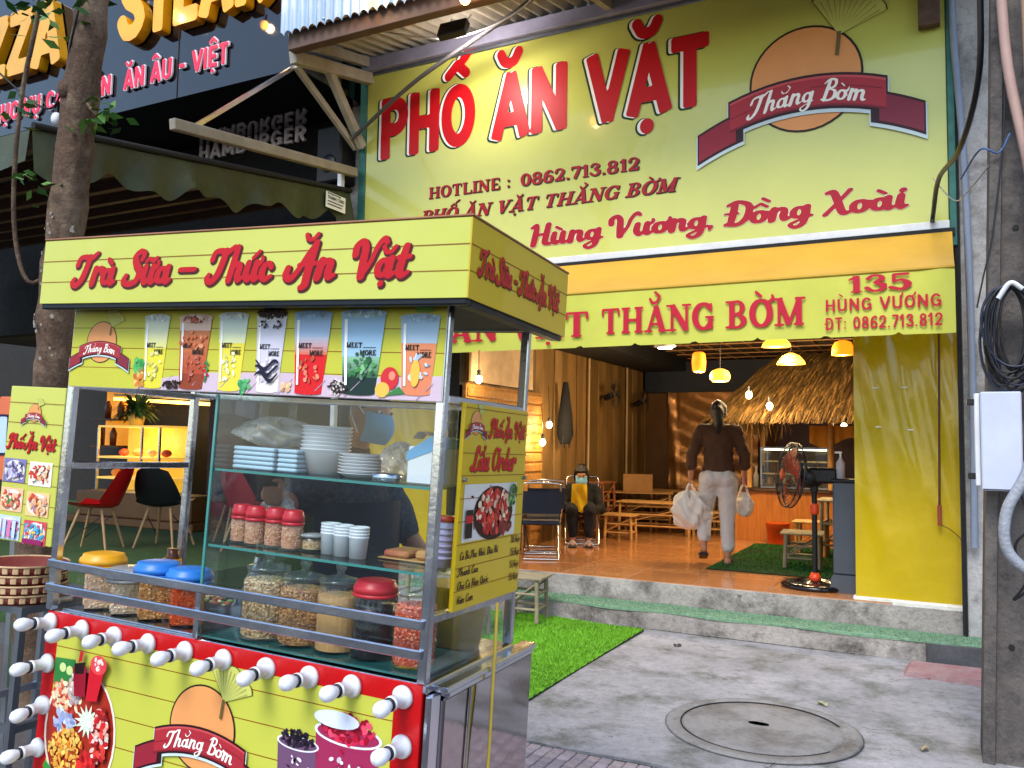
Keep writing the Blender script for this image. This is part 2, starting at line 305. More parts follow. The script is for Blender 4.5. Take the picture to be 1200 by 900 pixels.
SANS = {
 'P': (.66, _L((.14, 0, .14, 1), (.1, .925, .36, .925), (.1, .47, .36, .47)) + [_E(.36, .697, .2, .228, 90, -90)]), 'H': (.74, _L((.14, 0, .14, 1), (.6, 0, .6, 1), (.14, .5, .6, .5))),
 'O': (.74, [_E(.37, .5, .26, .425)]), 'A': (.74, _L((.08, 0, .37, 1), (.37, 1, .66, 0), (.2, .27, .54, .27))), 'N': (.76, _L((.14, 0, .14, 1), (.14, .97, .62, .03), (.62, 0, .62, 1))),
 'V': (.7, _L((.06, 1, .35, 0), (.35, 0, .64, 1))), 'T': (.62, _L((.31, 0, .31, 1), (.03, .925, .59, .925))), 'U': (.74, _L((.14, .3, .14, 1), (.6, .3, .6, 1)) + [_E(.37, .33, .23, .255, 180, 360)]),
 'G': (.76, [_E(.38, .5, .26, .425, 45, 330)] + _L((.62, .08, .62, .45), (.4, .45, .68, .45))), 'C': (.7, [_E(.38, .5, .26, .425, 45, 315)]),
 'D': (.74, _L((.14, 0, .14, 1), (.1, .925, .32, .925), (.1, .075, .32, .075)) + [_E(.32, .5, .28, .425, 90, -90)]),
 'I': (.3, _L((.15, 0, .15, 1))), 'L': (.58, _L((.14, 0, .14, 1), (.1, .075, .54, .075))), 'E': (.62, _L((.14, 0, .14, 1), (.1, .075, .56, .075), (.1, .925, .56, .925), (.1, .5, .5, .5))),
 'Z': (.66, _L((.06, .925, .6, .925), (.06, .075, .6, .075), (.08, .09, .56, .91))), 'K': (.72, _L((.14, 0, .14, 1), (.16, .4, .6, 1), (.28, .55, .64, 0))),
 'M': (.88, _L((.14, 0, .14, 1), (.14, .97, .44, .2), (.44, .2, .74, .97), (.74, 0, .74, 1))), 'B': (.68, _L((.14, 0, .14, 1), (.1, .925, .34, .925), (.1, .5, .36, .5), (.1, .075, .36, .075)) + [_E(.34, .712, .18, .213, 90, -90), _E(.36, .288, .21, .213, 90, -90)]),
 'R': (.7, _L((.14, 0, .14, 1), (.1, .925, .36, .925), (.1, .5, .36, .5), (.32, .5, .6, 0)) + [_E(.36, .712, .2, .213, 90, -90)]),
 'S': (.66, [_C((.56, .75), (.45, .92), (.25, .92), (.12, .75), (.25, .55), (.45, .45), (.56, .25), (.42, .08), (.2, .08), (.08, .25))]),
 '0': (.62, [_E(.31, .5, .2, .425)]), '1': (.42, _L((.24, 0, .24, 1)) + [_C((.06, .75), (.22, .95))]), '2': (.6, [_C((.1, .72), (.2, .9), (.4, .9), (.5, .7), (.35, .4), (.08, .08))] + _L((.06, .075, .54, .075))),
 '3': (.6, [_C((.1, .78), (.22, .92), (.42, .9), (.46, .7), (.26, .53), (.48, .4), (.48, .15), (.28, .07), (.08, .2))]), '6': (.62, [_E(.31, .3, .2, .225), _C((.11, .3), (.16, .75), (.4, .93), (.5, .84))]),
 '7': (.56, _L((.05, .925, .52, .925), (.5, .93, .2, 0))), '8': (.62, [_E(.31, .28, .2, .21), _E(.31, .73, .17, .19)]), '.': (.26, [_C((.12, .08), (.121, .08))]), ':': (.3, [_C((.14, .12), (.141, .12)), _C((.14, .6), (.141, .6))]), '-': (.5, _L((.08, .45, .42, .45))), ' ': (.34, []), '&': (.5, [_E(.25, .5, .15, .3)]),
}
def solid_text(name, parent, text, x, y, z, height, m, width=None, depth=.0, grow=0., res=20, slant=0., track=.06, font=None):
    """raised lettering: the outline field extruded towards -y"""
    Fd, fx, fy, h, wid = text_field(text, font or SANS, 0, res, track=track); ch = 2. if font is SCRIPT else 1.
    sz = height / ch; sx = width / wid if width else sz; V, Fc = contour(Fd - grow, fx, fy, h); V = [(x + (p[0] + slant * p[1]) * sx, z + p[1] * sz) for p in V]
    mb = MB(); mb.add([(a, y - depth, b) for a, b in V], Fc)
    if depth:
        key = lambda p: (round(p[0], 5), round(p[1], 5)); cnt = {}
        for f in Fc:
            for i in range(len(f)):
                a, b = V[f[i]], V[f[(i + 1) % len(f)]]
                if abs(a[0] - b[0]) > 1e-7 or abs(a[1] - b[1]) > 1e-7: cnt.setdefault(frozenset((key(a), key(b))), []).append((a, b))
        # rows of merged cells leave unmatched interior edges on grid lines: keep only edges that cross cells
        for e in cnt.values():
            if len(e) == 1:
                a, b = e[0]
                if abs(a[1] - b[1]) < 1e-6 or (abs((a[0] - b[0])) < 1e-6 and slant == 0):
                    mx, mz = (a[0] + b[0]) / 2, (a[1] + b[1]) / 2; u = ((mx - x) / sx - slant * (mz - z) / sz - fx) / h; v = ((mz - z) / sz - fy) / h
                    if abs(a[1] - b[1]) < 1e-6 and abs(v - round(v)) < 1e-3:
                        j = int(round(v)); i = int(u)
                        if 0 < j < Fd.shape[0] - 1 and Fd[j - 1, i] < grow and Fd[j + 1, i] < grow: continue
                mb.add([(a[0], y - depth, a[1]), (b[0], y - depth, b[1]), (b[0], y, b[1]), (a[0], y, a[1])], [(3, 2, 1, 0)])
    return obj(name, mb, m, parent)
def _marks(mark, cx, top, w, sc):
    q = lambda pts, r=.09: ('c', [(cx + x * sc, top + y * sc, r * sc) for x, y in pts])
    return {'\u0300': [q([(-.25, .5), (.1, .2)])], '\u0301': [q([(.25, .55), (-.08, .2)])], '\u0302': [q([(-.35, .2), (0, .5)]), q([(0, .5), (.35, .2)])],
            '\u0303': [q([(-.38, .25), (-.15, .42), (.15, .25), (.38, .45)])], '\u0306': [q([(-.33, .5), (-.15, .24), (.15, .24), (.33, .5)])],
            '\u0309': [q([(-.12, .5), (.15, .55), (.12, .35), (0, .2)], .07)], '\u031b': [('c', [(cx + w * .36, top - .22 * sc, .1 * sc), (cx + w * .52, top + .02 * sc, .1 * sc), (cx + w * .5, top + .22 * sc, .08 * sc)])],
            '\u0323': [('c', [(cx, -.38 * sc, .14 * sc), (cx + .01, -.38 * sc, .14 * sc)])]}[mark]
def layout(text, font, track=0.):
    caps_h = 2. if font is SCRIPT else 1.; sc = 1. if font is SCRIPT else .55
    x = 0; out = []; base = None
    for ch in unicodedata.normalize('NFD', text.replace('Đ', 'D\u0335').replace('đ', 'd\u0335')):
        if unicodedata.combining(ch):
            bx, adv, cx, top, stack = base
            if ch == '\u0335': out.append(('l', bx - .12 * sc, caps_h * .5, bx + adv * .5, caps_h * .5, .07 * sc)); continue
            off = 0
            if ch in '\u0300\u0301\u0309\u0303' and stack: off = stack
            for st in _marks(ch, cx + (.32 * sc if off else 0), top + off * .8, adv, sc): out.append(st)
            if ch in '\u0302\u0306': base[4] = .55 * sc
            continue
        adv, sts = font[ch]
        for st in sts:
            if font is SCRIPT: out.append(('c', [(p[0] + x, p[1], p[2]) for p in st]))
            elif st[0] == 'l': out.append(('l', st[1] + x, st[2], st[3] + x, st[4], st[5]))
            else: out.append(('c', [(p[0] + x, p[1], p[2]) for p in st[1]]))
        top = caps_h if (font is not SCRIPT or ch.isupper() or ch in 'hdkl') else 1.1
        base = [x, adv, x + adv * .45, top + (.09 if font is SANS else 0), 0]; x += adv + track
    return out, x
def contour(field, x0, y0, h):
    """polygons of field<0 on a grid, rows of full cells merged"""
    ny, nx = field.shape; ins = field < 0; V = []; Fc = []
    full = ins[:-1, :-1] & ins[1:, :-1] & ins[:-1, 1:] & ins[1:, 1:]; anyi = ins[:-1, :-1] | ins[1:, :-1] | ins[:-1, 1:] | ins[1:, 1:]
    for j in range(ny - 1):
        i = 0; row = full[j]
        while i < nx - 1:
            if row[i]:
                k = i
                while k < nx - 1 and row[k]: k += 1
                o = len(V); V += [(x0 + i * h, y0 + j * h), (x0 + k * h, y0 + j * h), (x0 + k * h, y0 + (j + 1) * h), (x0 + i * h, y0 + (j + 1) * h)]; Fc.append((o, o + 1, o + 2, o + 3)); i = k
            else: i += 1
    for j, i in zip(*np.nonzero(anyi & ~full)):
        c = [(i, j), (i + 1, j), (i + 1, j + 1), (i, j + 1)]; f = [field[b, a] for a, b in c]; poly = []
        for k in range(4):
            a, b = c[k], c[(k + 1) % 4]; fa, fb = f[k], f[(k + 1) % 4]
            if fa < 0: poly.append(a)
            if (fa < 0) != (fb < 0): t = fa / (fa - fb); poly.append((a[0] + (b[0] - a[0]) * t, a[1] + (b[1] - a[1]) * t))
        if len(poly) > 2: o = len(V); V += [(x0 + p[0] * h, y0 + p[1] * h) for p in poly]; Fc.append(tuple(range(o, o + len(poly))))
    return V, Fc
def text_field(text, font, weight=0., res=22, pad=.5, slant=0., track=0.):
    sts, wid = layout(text, font, track); h = (2. if font is SCRIPT else 1.) / res
    x0, y0 = -pad - .3, (-1.0 if font is SCRIPT else -.45) - pad * .3; ytop = (2.0 if font is SCRIPT else 1.) * 1.75
    nx = int((wid + 2 * pad + .7) / h); ny = int((ytop - y0) / h); Fd = np.full((ny, nx), 9.)
    def cap(ax, ay, ra, bx, by, rb, box=False):
        m = max(ra, rb) + .45
        i0, i1 = max(0, int((min(ax, bx) - m - x0) / h)), min(nx, int((max(ax, bx) + m - x0) / h) + 2); j0, j1 = max(0, int((min(ay, by) - m - y0) / h)), min(ny, int((max(ay, by) + m - y0) / h) + 2)
        if i1 <= i0 or j1 <= j0: return
        X, Y = np.meshgrid(x0 + np.arange(i0, i1) * h, y0 + np.arange(j0, j1) * h); dx, dy = bx - ax, by - ay; L2 = dx * dx + dy * dy + 1e-12
        if box:
            L = math.sqrt(L2); u = ((X - ax) * dx + (Y - ay) * dy) / L; w = abs(-(X - ax) * dy + (Y - ay) * dx) / L
            qx, qy = abs(u - L / 2) - L / 2, w - ra; d = np.minimum(np.maximum(qx, qy), 0) + np.hypot(np.maximum(qx, 0), np.maximum(qy, 0))
        else: t = np.clip(((X - ax) * dx + (Y - ay) * dy) / L2, 0, 1); d = np.hypot(X - ax - t * dx, Y - ay - t * dy) - (ra + (rb - ra) * t)
        Fd[j0:j1, i0:i1] = np.minimum(Fd[j0:j1, i0:i1], d)
    for st in sts:
        if st[0] == 'l': cap(st[1], st[2], st[5], st[3], st[4], st[5], True)
        else:
            P = spline(st[1], 6 if len(st[1]) < 9 else 2)
            for a, b in zip(P[:-1], P[1:]): cap(*a, *b)
    return Fd - weight, x0, y0, h, wid
class Print:
    """flat print in the plane of a panel: x to the right, z up, layers a fraction of a millimetre apart towards -y"""
    def __init__(s, step=.0006, y=0.): s.mb = MB(); s.k = 1; s.step = step; s.y = y
    def poly(s, pts, col, layer=None):
        s.mb.col = lin(col); s.k += 1 if layer is None else 0; k = s.k if layer is None else layer
        s.mb.add([(x, s.y - k * s.step, z) for x, z in pts], [tuple(range(len(pts)))]); return s
    def rect(s, x0, z0, x1, z1, col): return s.poly([(x0, z0), (x1, z0), (x1, z1), (x0, z1)], col)
    def disc(s, cx, cz, rx, rz, col, n=28, jit=0., rot=0.):
        return s.poly([(cx + rx * (1 + jit * math.sin(3 * a + cx * 99)) * math.cos(a) * math.cos(rot) - rz * math.sin(a) * math.sin(rot), cz + rx * math.cos(a) * math.sin(rot) + rz * (1 + jit * math.sin(5 * a)) * math.sin(a) * math.cos(rot)) for a in [2 * math.pi * i / n for i in range(n)]], col)
    def faces(s, V, Fc, col):
        s.k += 1; s.mb.col = lin(col); s.mb.add([(x, s.y - s.k * s.step, z) for x, z in V], Fc); return s
    def text(s, text, font, x, z, width=None, height=None, cols=('c8102e',), grow=(0.,), shift=((0, 0),), slant=0., res=22, warp=None, track=0., align='l'):
        """height = cap height; layers from the back: cols/grow/shift"""
        Fd, fx, fy, h, wid = text_field(text, font, 0, res, track=track); ch = 2. if font is SCRIPT else 1.
        sz = height / ch if height else width / wid; sx = width / wid if width else sz
        if align == 'c': x = x - wid * sx / 2
        for c, g, (ox, oz) in zip(cols, grow, list(shift) + [(0, 0)] * (len(cols) - len(shift))):
            V, Fc = contour(Fd - g, fx, fy, h); V = [(x + (p[0] + slant * p[1]) * sx + ox, z + p[1] * sz + oz) for p in V]
            if warp: V = [warp(*p) for p in V]
            s.faces(V, Fc, c)
        return s
    def build(s, name, parent, m=None, **k): return obj(name, s.mb, m or print_mat(), parent, **k)
# ------------------------------------------------------------------ shared materials
STEEL = mat('brushed_steel', 'c4cad4', .14, 1., var=.2, scale=3, bump=.05, bscale=40, rvar=.2)
STEEL_D = mat('dull_steel', '8a929e', .3, .9, var=.3, scale=4, rvar=.25)
CONC = mat('worn_concrete', 'aeaaa2', .85, var=.3, scale=5, bump=.6, bscale=60, col2='7c7a76', detail=9)
def rough_concrete(name, c1, c2, c3, bump=.5):
    m = mat(name, c1, .9, var=0); N = m.node_tree.nodes; L = m.node_tree.links; p = N['Principled BSDF']; tc = N.new('ShaderNodeTexCoord')
    def nz(sc, det=9, ro=.65):
        n = N.new('ShaderNodeTexNoise'); n.inputs['Scale'].default_value = sc; n.inputs['Detail'].default_value = det; n.inputs['Roughness'].default_value = ro; L.new(tc.outputs['Object'], n.inputs[0]); return n
    def ramp(src, a, b):
        r = N.new('ShaderNodeMapRange'); r.inputs[1].default_value = a; r.inputs[2].default_value = b; L.new(src.outputs[0], r.inputs[0]); return r
    def mix(f, a, b):
        x = N.new('ShaderNodeMix'); x.data_type = 'RGBA'; L.new(f.outputs[0], x.inputs[0])
        for i, v in ((6, a), (7, b)):
            if isinstance(v, str): x.inputs[i].default_value = (*lin(v), 1)
            else: L.new(v.outputs[2], x.inputs[i])
        return x
    a = mix(ramp(nz(1.3), .35, .65), c1, c2); b = mix(ramp(nz(3.2), .48, .68), a, c3); b = mix(ramp(nz(11), .56, .7), b, c3); q_ = ramp(nz(70, 3), .35, 1.1); c = mix(q_, b, mix(ramp(nz(22), .4, .6), c3, c1))
    L.new(c.outputs[2], p.inputs['Base Color'])
    bu = N.new('ShaderNodeBump'); bu.inputs['Strength'].default_value = bump; bu.inputs['Distance'].default_value = .01; h = nz(45, 8); L.new(h.outputs[0], bu.inputs['Height']); L.new(bu.outputs[0], p.inputs['Normal'])
    return m
APRON = rough_concrete('apron_concrete', 'aeabaf', '8c8a8d', '5c5e54', 1.)
STEPM = rough_concrete('step_concrete', 'b4aca4', '8a837c', '45403c', 1.)
PLASTER = rough_concrete('stained_plaster', 'bcb9b6', 'a09c99', '67625e', .5)
POLEM = rough_concrete('pole_concrete', '716a65', '4c4745', '262427', .8)
BANNER = mat('banner_vinyl', 'c0c460', .2, var=.08, scale=.8, bump=.04, bscale=2.5, coat=.35, rvar=.05)
YPANEL = mat('panel_film', 'bcc052', .3, var=.05, scale=3, bump=.02, bscale=4, coat=.2, rvar=.06)
REDP = mat('red_letter_film', 'd2101c', .35, var=.08, scale=5, rvar=.05)
BLACKP = mat('black_film', '1a1a16', .5, var=0)
WHITEP = mat('white_film', 'e8e8e4', .45, var=0)
WHITEPAINT = mat('white_paint', 'd2d4d6', .5, var=.12, scale=9)
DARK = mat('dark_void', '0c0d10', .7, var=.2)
BLACKPL = mat('black_plastic', '121317', .35, var=.2)
WOODD = mat('dark_timber', '4a2f1c', .65, var=.35, scale=5, stretch=(1, 1, 6))
BAMBOO = mat('pale_bamboo', 'b98a4e', .5, var=.3, scale=10, bump=.15, bscale=30)

# ------------------------------------------------------------------ ground
g = MB(); g.add([(-150, -150, -.012), (150, -150, -.012), (150, 150, -.012), (-150, 150, -.012)], [(0, 1, 2, 3)])
ground = obj('ground', g, rough_concrete('ground_asphalt', '4c4d4f', '57585a', '3c3d3e'), kind='structure')
g = MB()
def apron_z(x, y): return .004 * math.sin(x * 1.7 + y) + .004 * math.sin(y * 2.3 - x)
g.grid(lambda u, v: (-5.5 + 8.5 * u, 3.89 + .012 * math.sin(u * 60) * math.sin(u * 23) + (6.66 - 3.89) * v if v == 0 else 3.89 + 2.77 * v, apron_z(-5.5 + 8.5 * u, 3.89 + 2.77 * v)), 60, 22)
g.grid(lambda u, v: (-5.5 + 8.5 * u, 3.89 + .012 * math.sin(u * 60) * math.sin(u * 23), apron_z(-5.5 + 8.5 * u, 3.89) * (1 - v) - .012 * v), 60, 1)
apron = obj('concrete_apron', g, APRON, kind='structure')
# manhole cast into the apron
mh = thing('manhole_cover', 'round concrete manhole cover with a small lifting hole sunk in the forecourt', 'manhole', (-.875, 4.66, .006))
RING = rough_concrete('manhole_ring_concrete', '959290', '7d7977', '5a5650')
m_ = MB(); m_.lathe([(.425, .0), (.43, .007), (.49, .006), (.505, -.002)], 48); obj('ring', m_, RING, mh)
m_ = MB(); m_.lathe([(.0, .006), (.3, .0055), (.405, .004), (.412, -.004)], 48); obj('cover', m_, RING, mh)
m_ = MB(); m_.tube([(.42 * math.cos(a), .42 * math.sin(a), .0035) for a in [i * math.pi / 24 for i in range(4, 45)]], .004, 6, False); obj('joint', m_, DARK, mh)
m_ = MB(); m_.lathe([(.0, .0105), (.035, .0105)], 14, Matrix.Diagonal((1.6, .7, 1, 1))); obj('lifting_hole', m_, DARK, mh, (-.02, .03, 0))
# pavement of small pink blocks
pv = MB(); pv.add([(-6, -3, -.006), (4, -3, -.006), (4, 3.87, -.006), (-6, 3.87, -.006)], [(0, 1, 2, 3)])
pave = obj('pavement', pv, mat('paving_joint', '4a4443', .9, var=.3, scale=20), kind='structure')
PAVEM = [mat('paving_block_%d' % i, c, .85, var=.25, scale=25, bump=.4, bscale=90, coords='Object') for i, c in enumerate(('a8999c', 'b1a1a4', '9c8e91', 'a89896'))]
blk = [MB().box((-.029, -.029, -.02), (.029, .029, .0), .004).mesh('paving_block') for _ in range(4)]
for me_, m_ in zip(blk, PAVEM): me_.materials.append(m_)
cells = []
for i in range(-46, 20):
    for j in range(1, 42): cells.append((i * .0625, 3.86 - j * .0625 + .02))
def vis_key(c): return abs(c[0] + 1.45) + 1.3 * abs(c[1] - 3.6) + (3 if c[0] < -2.1 else 0)
cells.sort(key=vis_key); rest = MB()
for k, (x, y) in enumerate(cells):
    dz = random.uniform(-.002, .002)
    if k < 260: obj('paving_block', blk[random.randrange(4)], None, pave, (x, y, .004 + dz))
    else: rest.box((x - .029, y - .029, -.014), (x + .029, y + .029, .004 + dz), .004)
obj('paving_blocks_beyond', rest, PAVEM[0], pave, kind='stuff')

# ------------------------------------------------------------------ steps and shop floor
st = MB(); st.box((-6.2, 6.65, -.01), (.62, 7.0, .148), .012); step = obj('lower_step', st, STEPM, kind='structure')
st = MB(); st.box((-6.2, 6.952, .0), (.62, 7.3, .333), .01); obj('floor_edge', st, STEPM, kind='structure')
cp = MB()
def cz(u, v):
    q = max(0, v - .12) / .88; return (-4.6 + 5.0 * u, 6.643 + .295 * q + .004 * math.sin(u * 40), .156 + .004 * math.sin(u * 55) * math.sin(v * 3) - (max(0, .12 - v) / .12) * (.022 + .006 * math.sin(u * 33)))
cp.grid(cz, 90, 25)
for i in range(9000):
    u, v = random.random(), random.random(); x, y, z = cz(u, v); a = random.uniform(0, 6.28); h = random.uniform(.006, .014)
    cp.add([(x - .004 * math.cos(a), y - .004 * math.sin(a), z), (x + .004 * math.cos(a), y + .004 * math.sin(a), z), (x + random.uniform(-.006, .006), y + random.uniform(-.006, .006), z + h)], [(0, 1, 2)])
tag(obj('step_carpet', cp, mat('faded_green_carpet', '57805f', .95, var=.3, scale=30, col2='86a287', detail=8)), 'faded green carpet strip lying along the tread of the lower step', 'carpet')
fl = MB(); fl.add([(-6.2, 7.0, .3), (.62, 7.0, .3), (.62, 14, .3), (-6.2, 14, .3)], [(0, 1, 2, 3)])
floor = obj('shop_floor', fl, mat('tile_grout', '6b4a30', .8, var=.2), kind='structure')
TILE = [mat('orange_tile_%d' % i, c, .16, var=.18, scale=4, rvar=.1, coat=.3) for i, c in enumerate(('b4794a', 'bc8252', 'aa7042'))]
tl = [MB().box((-.2985, -.2985, -.02), (.2985, .2985, 0), .003).mesh('floor_tile') for _ in range(3)]
for a, b in zip(tl, TILE): a.materials.append(b)
for i in range(8):
    for j in range(10): obj('floor_tile', tl[random.randrange(3)], None, floor, (-4.2 + .3 + i * .6 - .06, 6.957 + .3 + j * .6, .335 + random.uniform(-.0004, .0004)))

# ------------------------------------------------------------------ artificial grass rugs
def grass_rug(name, label, x0, y0, x1, y1, z, n, cols, hgt, curl=.0):
    t = thing(name, label, 'grass rug', ((x0 + x1) / 2, (y0 + y1) / 2, z)); hx, hy = (x1 - x0) / 2, (y1 - y0) / 2
    b = MB(); b.box((-hx, -hy, .0), (hx, hy, .008)); obj('backing', b, mat('rug_backing', '14210f', .9), t)
    gr = MB(); rs = np.random.RandomState(3)
    X = rs.uniform(-hx, hx, n); Y = rs.uniform(-hy, hy, n); A = rs.uniform(0, 6.28, n); T = rs.uniform(0, 6.28, n); Hh = rs.uniform(.6, 1.2, n) * hgt; C = rs.randint(0, len(cols), n); W = .0028
    cl = [lin(c) for c in cols]
    for x, y, a, tt, h, c in zip(X, Y, A, T, Hh, C):
        hh = .75 + .35 * math.sin(x * 4.1 + 1.3 * math.sin(y * 3)) * math.sin(y * 3.7); h *= max(.35, hh); gr.col = tuple(q * (.8 + .3 * hh) for q in cl[c]); lx, ly = math.cos(tt) * h * .7, math.sin(tt) * h * .7; wx, wy = W * math.cos(a), W * math.sin(a)
        gr.add([(x - wx, y - wy, .008), (x + wx, y + wy, .008), (x + lx, y + ly, .008 + h)], [(0, 1, 2)])
    m = print_mat('grass_blades', .55, 0., .25); obj('pile', gr, m, t, kind='stuff'); return t
grass_rug('grass_rug', 'bright green artificial grass rug lying on the concrete forecourt', -3.6, 4.06, -2.145, 6.55, .008, 120000, ('68a81c', '7abb2a', '528a12', '90cb3e', '6eac22'), .028)
grass_rug('grass_rug', 'darker green grass rug on the orange tiles under the bamboo stools', -1.98, 7.89, -.35, 10.2, .338, 26000, ('1f5a1c', '2b6b22', '174a18', '327a2a'), .02)

# ------------------------------------------------------------------ facade
SHOP = thing('shop_building', 'narrow shop front with stained plaster pillar and dark upper wall behind the yellow signs', 'building', (0, 0, 0))
b = MB(); b.box((-5.6, 7.06, 2.78), (.14, 7.25, 6.6)); obj('upper_wall', b, mat('upper_wall_paint', '55595a', .9, var=.2), SHOP)
b = MB(); b.box((.14, 6.93, .0), (.62, 7.3, 6.6), .015); obj('pillar', b, PLASTER, SHOP)
b = MB(); b.box((.62, 7.0, .0), (7.5, 7.3, 6.6)); obj('side_wall', b, PLASTER, SHOP)
b = MB(); b.box((-5.6, 7.0, 0), (-5.42, 7.5, 6.6)); obj('party_wall', b, PLASTER, SHOP)
b = MB(); b.box((.085, 6.88, 3.0), (.135, 6.96, 6.4), .005); obj('corner_post', b, mat('teal_steel', '2f665c', .5, .2, var=.35, scale=8), SHOP)
b = MB(); b.box((.118, 6.9, .15), (.138, 6.96, 2.998)); obj('dark_gap_strip', b, mat('gap_black', '17181a', .8, var=.4, scale=12), SHOP)  # dark gap below the teal post, its darkness given as a black strip
b = MB(); b.box((-5.42, 6.9, 2.3), (-5.33, 6.99, 6.3), .005); obj('corner_post', b, MATS['teal_steel'], SHOP)
b = MB(); b.box((.137, 6.9, .15), (.15, 6.93, 5.4)); obj('gap_strip', b, DARK, SHOP)
b = MB(); b.box((-5.42, 7.0, 2.62), (.14, 7.28, 2.8)); obj('lintel', b, DARK, SHOP)

# emblem: disc, palm-leaf fan and wooden ribbon with script
def emblem(P, cx, cz, s, lettering=True, res=16, small=False):
    n = 14 if small else 40
    P.disc(cx, cz + .02 * s, .44 * s, .44 * s, '241a12', n); P.disc(cx, cz + .02 * s, .422 * s, .422 * s, 'e0985c', n)
    # palm-leaf fan rising behind the disc
    fx, fz = cx + .26 * s, cz + .33 * s
    fan = [(fx, fz)] + [(fx + .38 * s * math.sin(R_(a)) * (1 + .04 * math.sin(a * .9)), fz + .38 * s * math.cos(R_(a)) * (1 + .04 * math.sin(a * .9))) for a in range(-32, 75, 6)]
    P.poly(fan, '4c4a1c'); P.poly([(fx + (x - fx) * .96 + .004 * s, fz + (z - fz) * .96 + .004 * s) for x, z in fan], 'c3c76a')
    if not small:
        for a in range(-24, 70, 9): P.poly([(fx + r * s * math.sin(R_(a + d)), fz + r * s * math.cos(R_(a + d))) for r, d in ((.05, 0), (.33, -.6), (.33, .6))], '8c9040')
    P.poly([(fx - .03 * s, fz - .16 * s), (fx + .0 * s, fz - .17 * s), (fx + .02 * s, fz + .03 * s), (fx - .01 * s, fz + .03 * s)], '6a5a30')
    def arc(x, dz=0): return cz - .33 * s + dz * s + .22 * s * (1 - (x / (.85 * s)) ** 2) - .09 * s
    def band(xa, xb, za, zb, col, k=12, tilt=0):
        xs = [xa + (xb - xa) * i / k for i in range(k + 1)]
        P.poly([(cx + x, arc(x, za)) for x in xs] + [(cx + x, arc(x, zb)) for x in reversed(xs)], col)
    for grow, c in ((.022, 'c4d6dc'), (.012, '2c0f18')):
        for xa, xb, za, zb in ((-.86, -.5, -.14, .1), (.5, .86, -.14, .1), (-.6, .6, -.04, .23)): band((xa - grow) * s, (xb + grow) * s, za - grow - (.02 if c[0] == 'c' else 0), zb + (0 if c[0] == 'c' else grow), c)
    for xa, xb, za, zb, c in ((-.86, -.55, -.13, .09, '8e2233'), (.55, .86, -.13, .09, '7c2438'), (-.6, .6, -.03, .22, 'a52a36')): band(xa * s, xb * s, za, zb, c)
    if not small:
        band(-.6 * s, .6 * s, .2, .22, 'c04a4e'); band(-.6 * s, .6 * s, -.03, -.012, '7a1c2a'); band(-.6 * s, -.1 * s, .08, .086, '7a1c2a'); band(.05 * s, .58 * s, .13, .136, '7a1c2a')
    if lettering:
        w = lambda x, z: (x, z + arc(x - cx) - arc(0))
        P.text('Thằng Bờm', SCRIPT, cx - .44 * s, cz - .2 * s + .015 * s, width=.9 * s, height=.17 * s, cols=('f2ece4',), grow=(-.035,), slant=.25, res=res, warp=w)
    return P
def emblem_at(parent, x, y, z, cx, cz, s, **k):
    P = Print(.0006 if s > .5 else .0004); emblem(P, cx, cz, s, **k); return P.build('emblem', parent, loc=(x, y, z))

# main sign
sg = thing('shop_sign', 'large yellow banner sign with red snack shop lettering above the awning', 'sign', (0, 6.9, 0))
b = MB(); b.grid(lambda u, v: (-5.32 + 5.4 * u, .002 * math.sin(u * 21 + v * 3), 3.2 + 2.12 * v), 40, 14)
b.box((-5.32, .006, 3.2), (.08, .06, 5.32)); obj('face', b, BANNER, sg)
b = MB(); b.box((-5.34, -.012, 3.135), (.1, .05, 3.198), .006); obj('bottom_trim', b, WHITEPAINT, sg)
b = MB(); b.box((-5.34, -.01, 5.322), (.1, .06, 5.36), .006); obj('top_trim', b, STEEL_D, sg)
P = Print(.0006, -.003); P.text('PHỐ ĂN VẶT', SANS, -5.15, 4.42, width=3.45, height=.6, cols=('16301c', 'eceee8', 'b80c18'), grow=(.056, .038, .038), shift=((-.036, -.004), (-.026, 0), (0, 0)), res=40, track=.02); P.build('lettering', sg)
P = Print(.0005, -.003)
red2 = dict(cols=('2a1612', '9c1022'), grow=(.02, .0), shift=((.008, -.008), (0, 0)))
P.text('HOTLINE :', SLAB, -4.53, 3.915, width=.93, height=.115, res=18, **red2); P.build('lettering', sg); P = Print(.0005, -.003); P.text('0862.713.812', SLAB, -3.5, 3.915, width=1.18, height=.115, res=18, **red2); P.build('lettering', sg)
P = Print(.0005, -.003); P.text('PHỐ ĂN VẶT THẰNG BỜM', SLAB, -4.62, 3.68, width=2.62, height=.12, slant=.25, res=18, **red2); P.build('lettering', sg)
P = Print(.0005, -.003); P.text('Hùng Vương, Đồng Xoài', SCRIPT, -3.4, 3.33, width=3.2, height=.19, cols=('e0d8c0', 'a00c26'), grow=(.05, .03), slant=.1, res=24); P.build('lettering', sg)
emblem_at(sg, 0, -.004, 0, -.93, 4.45, 1.0)

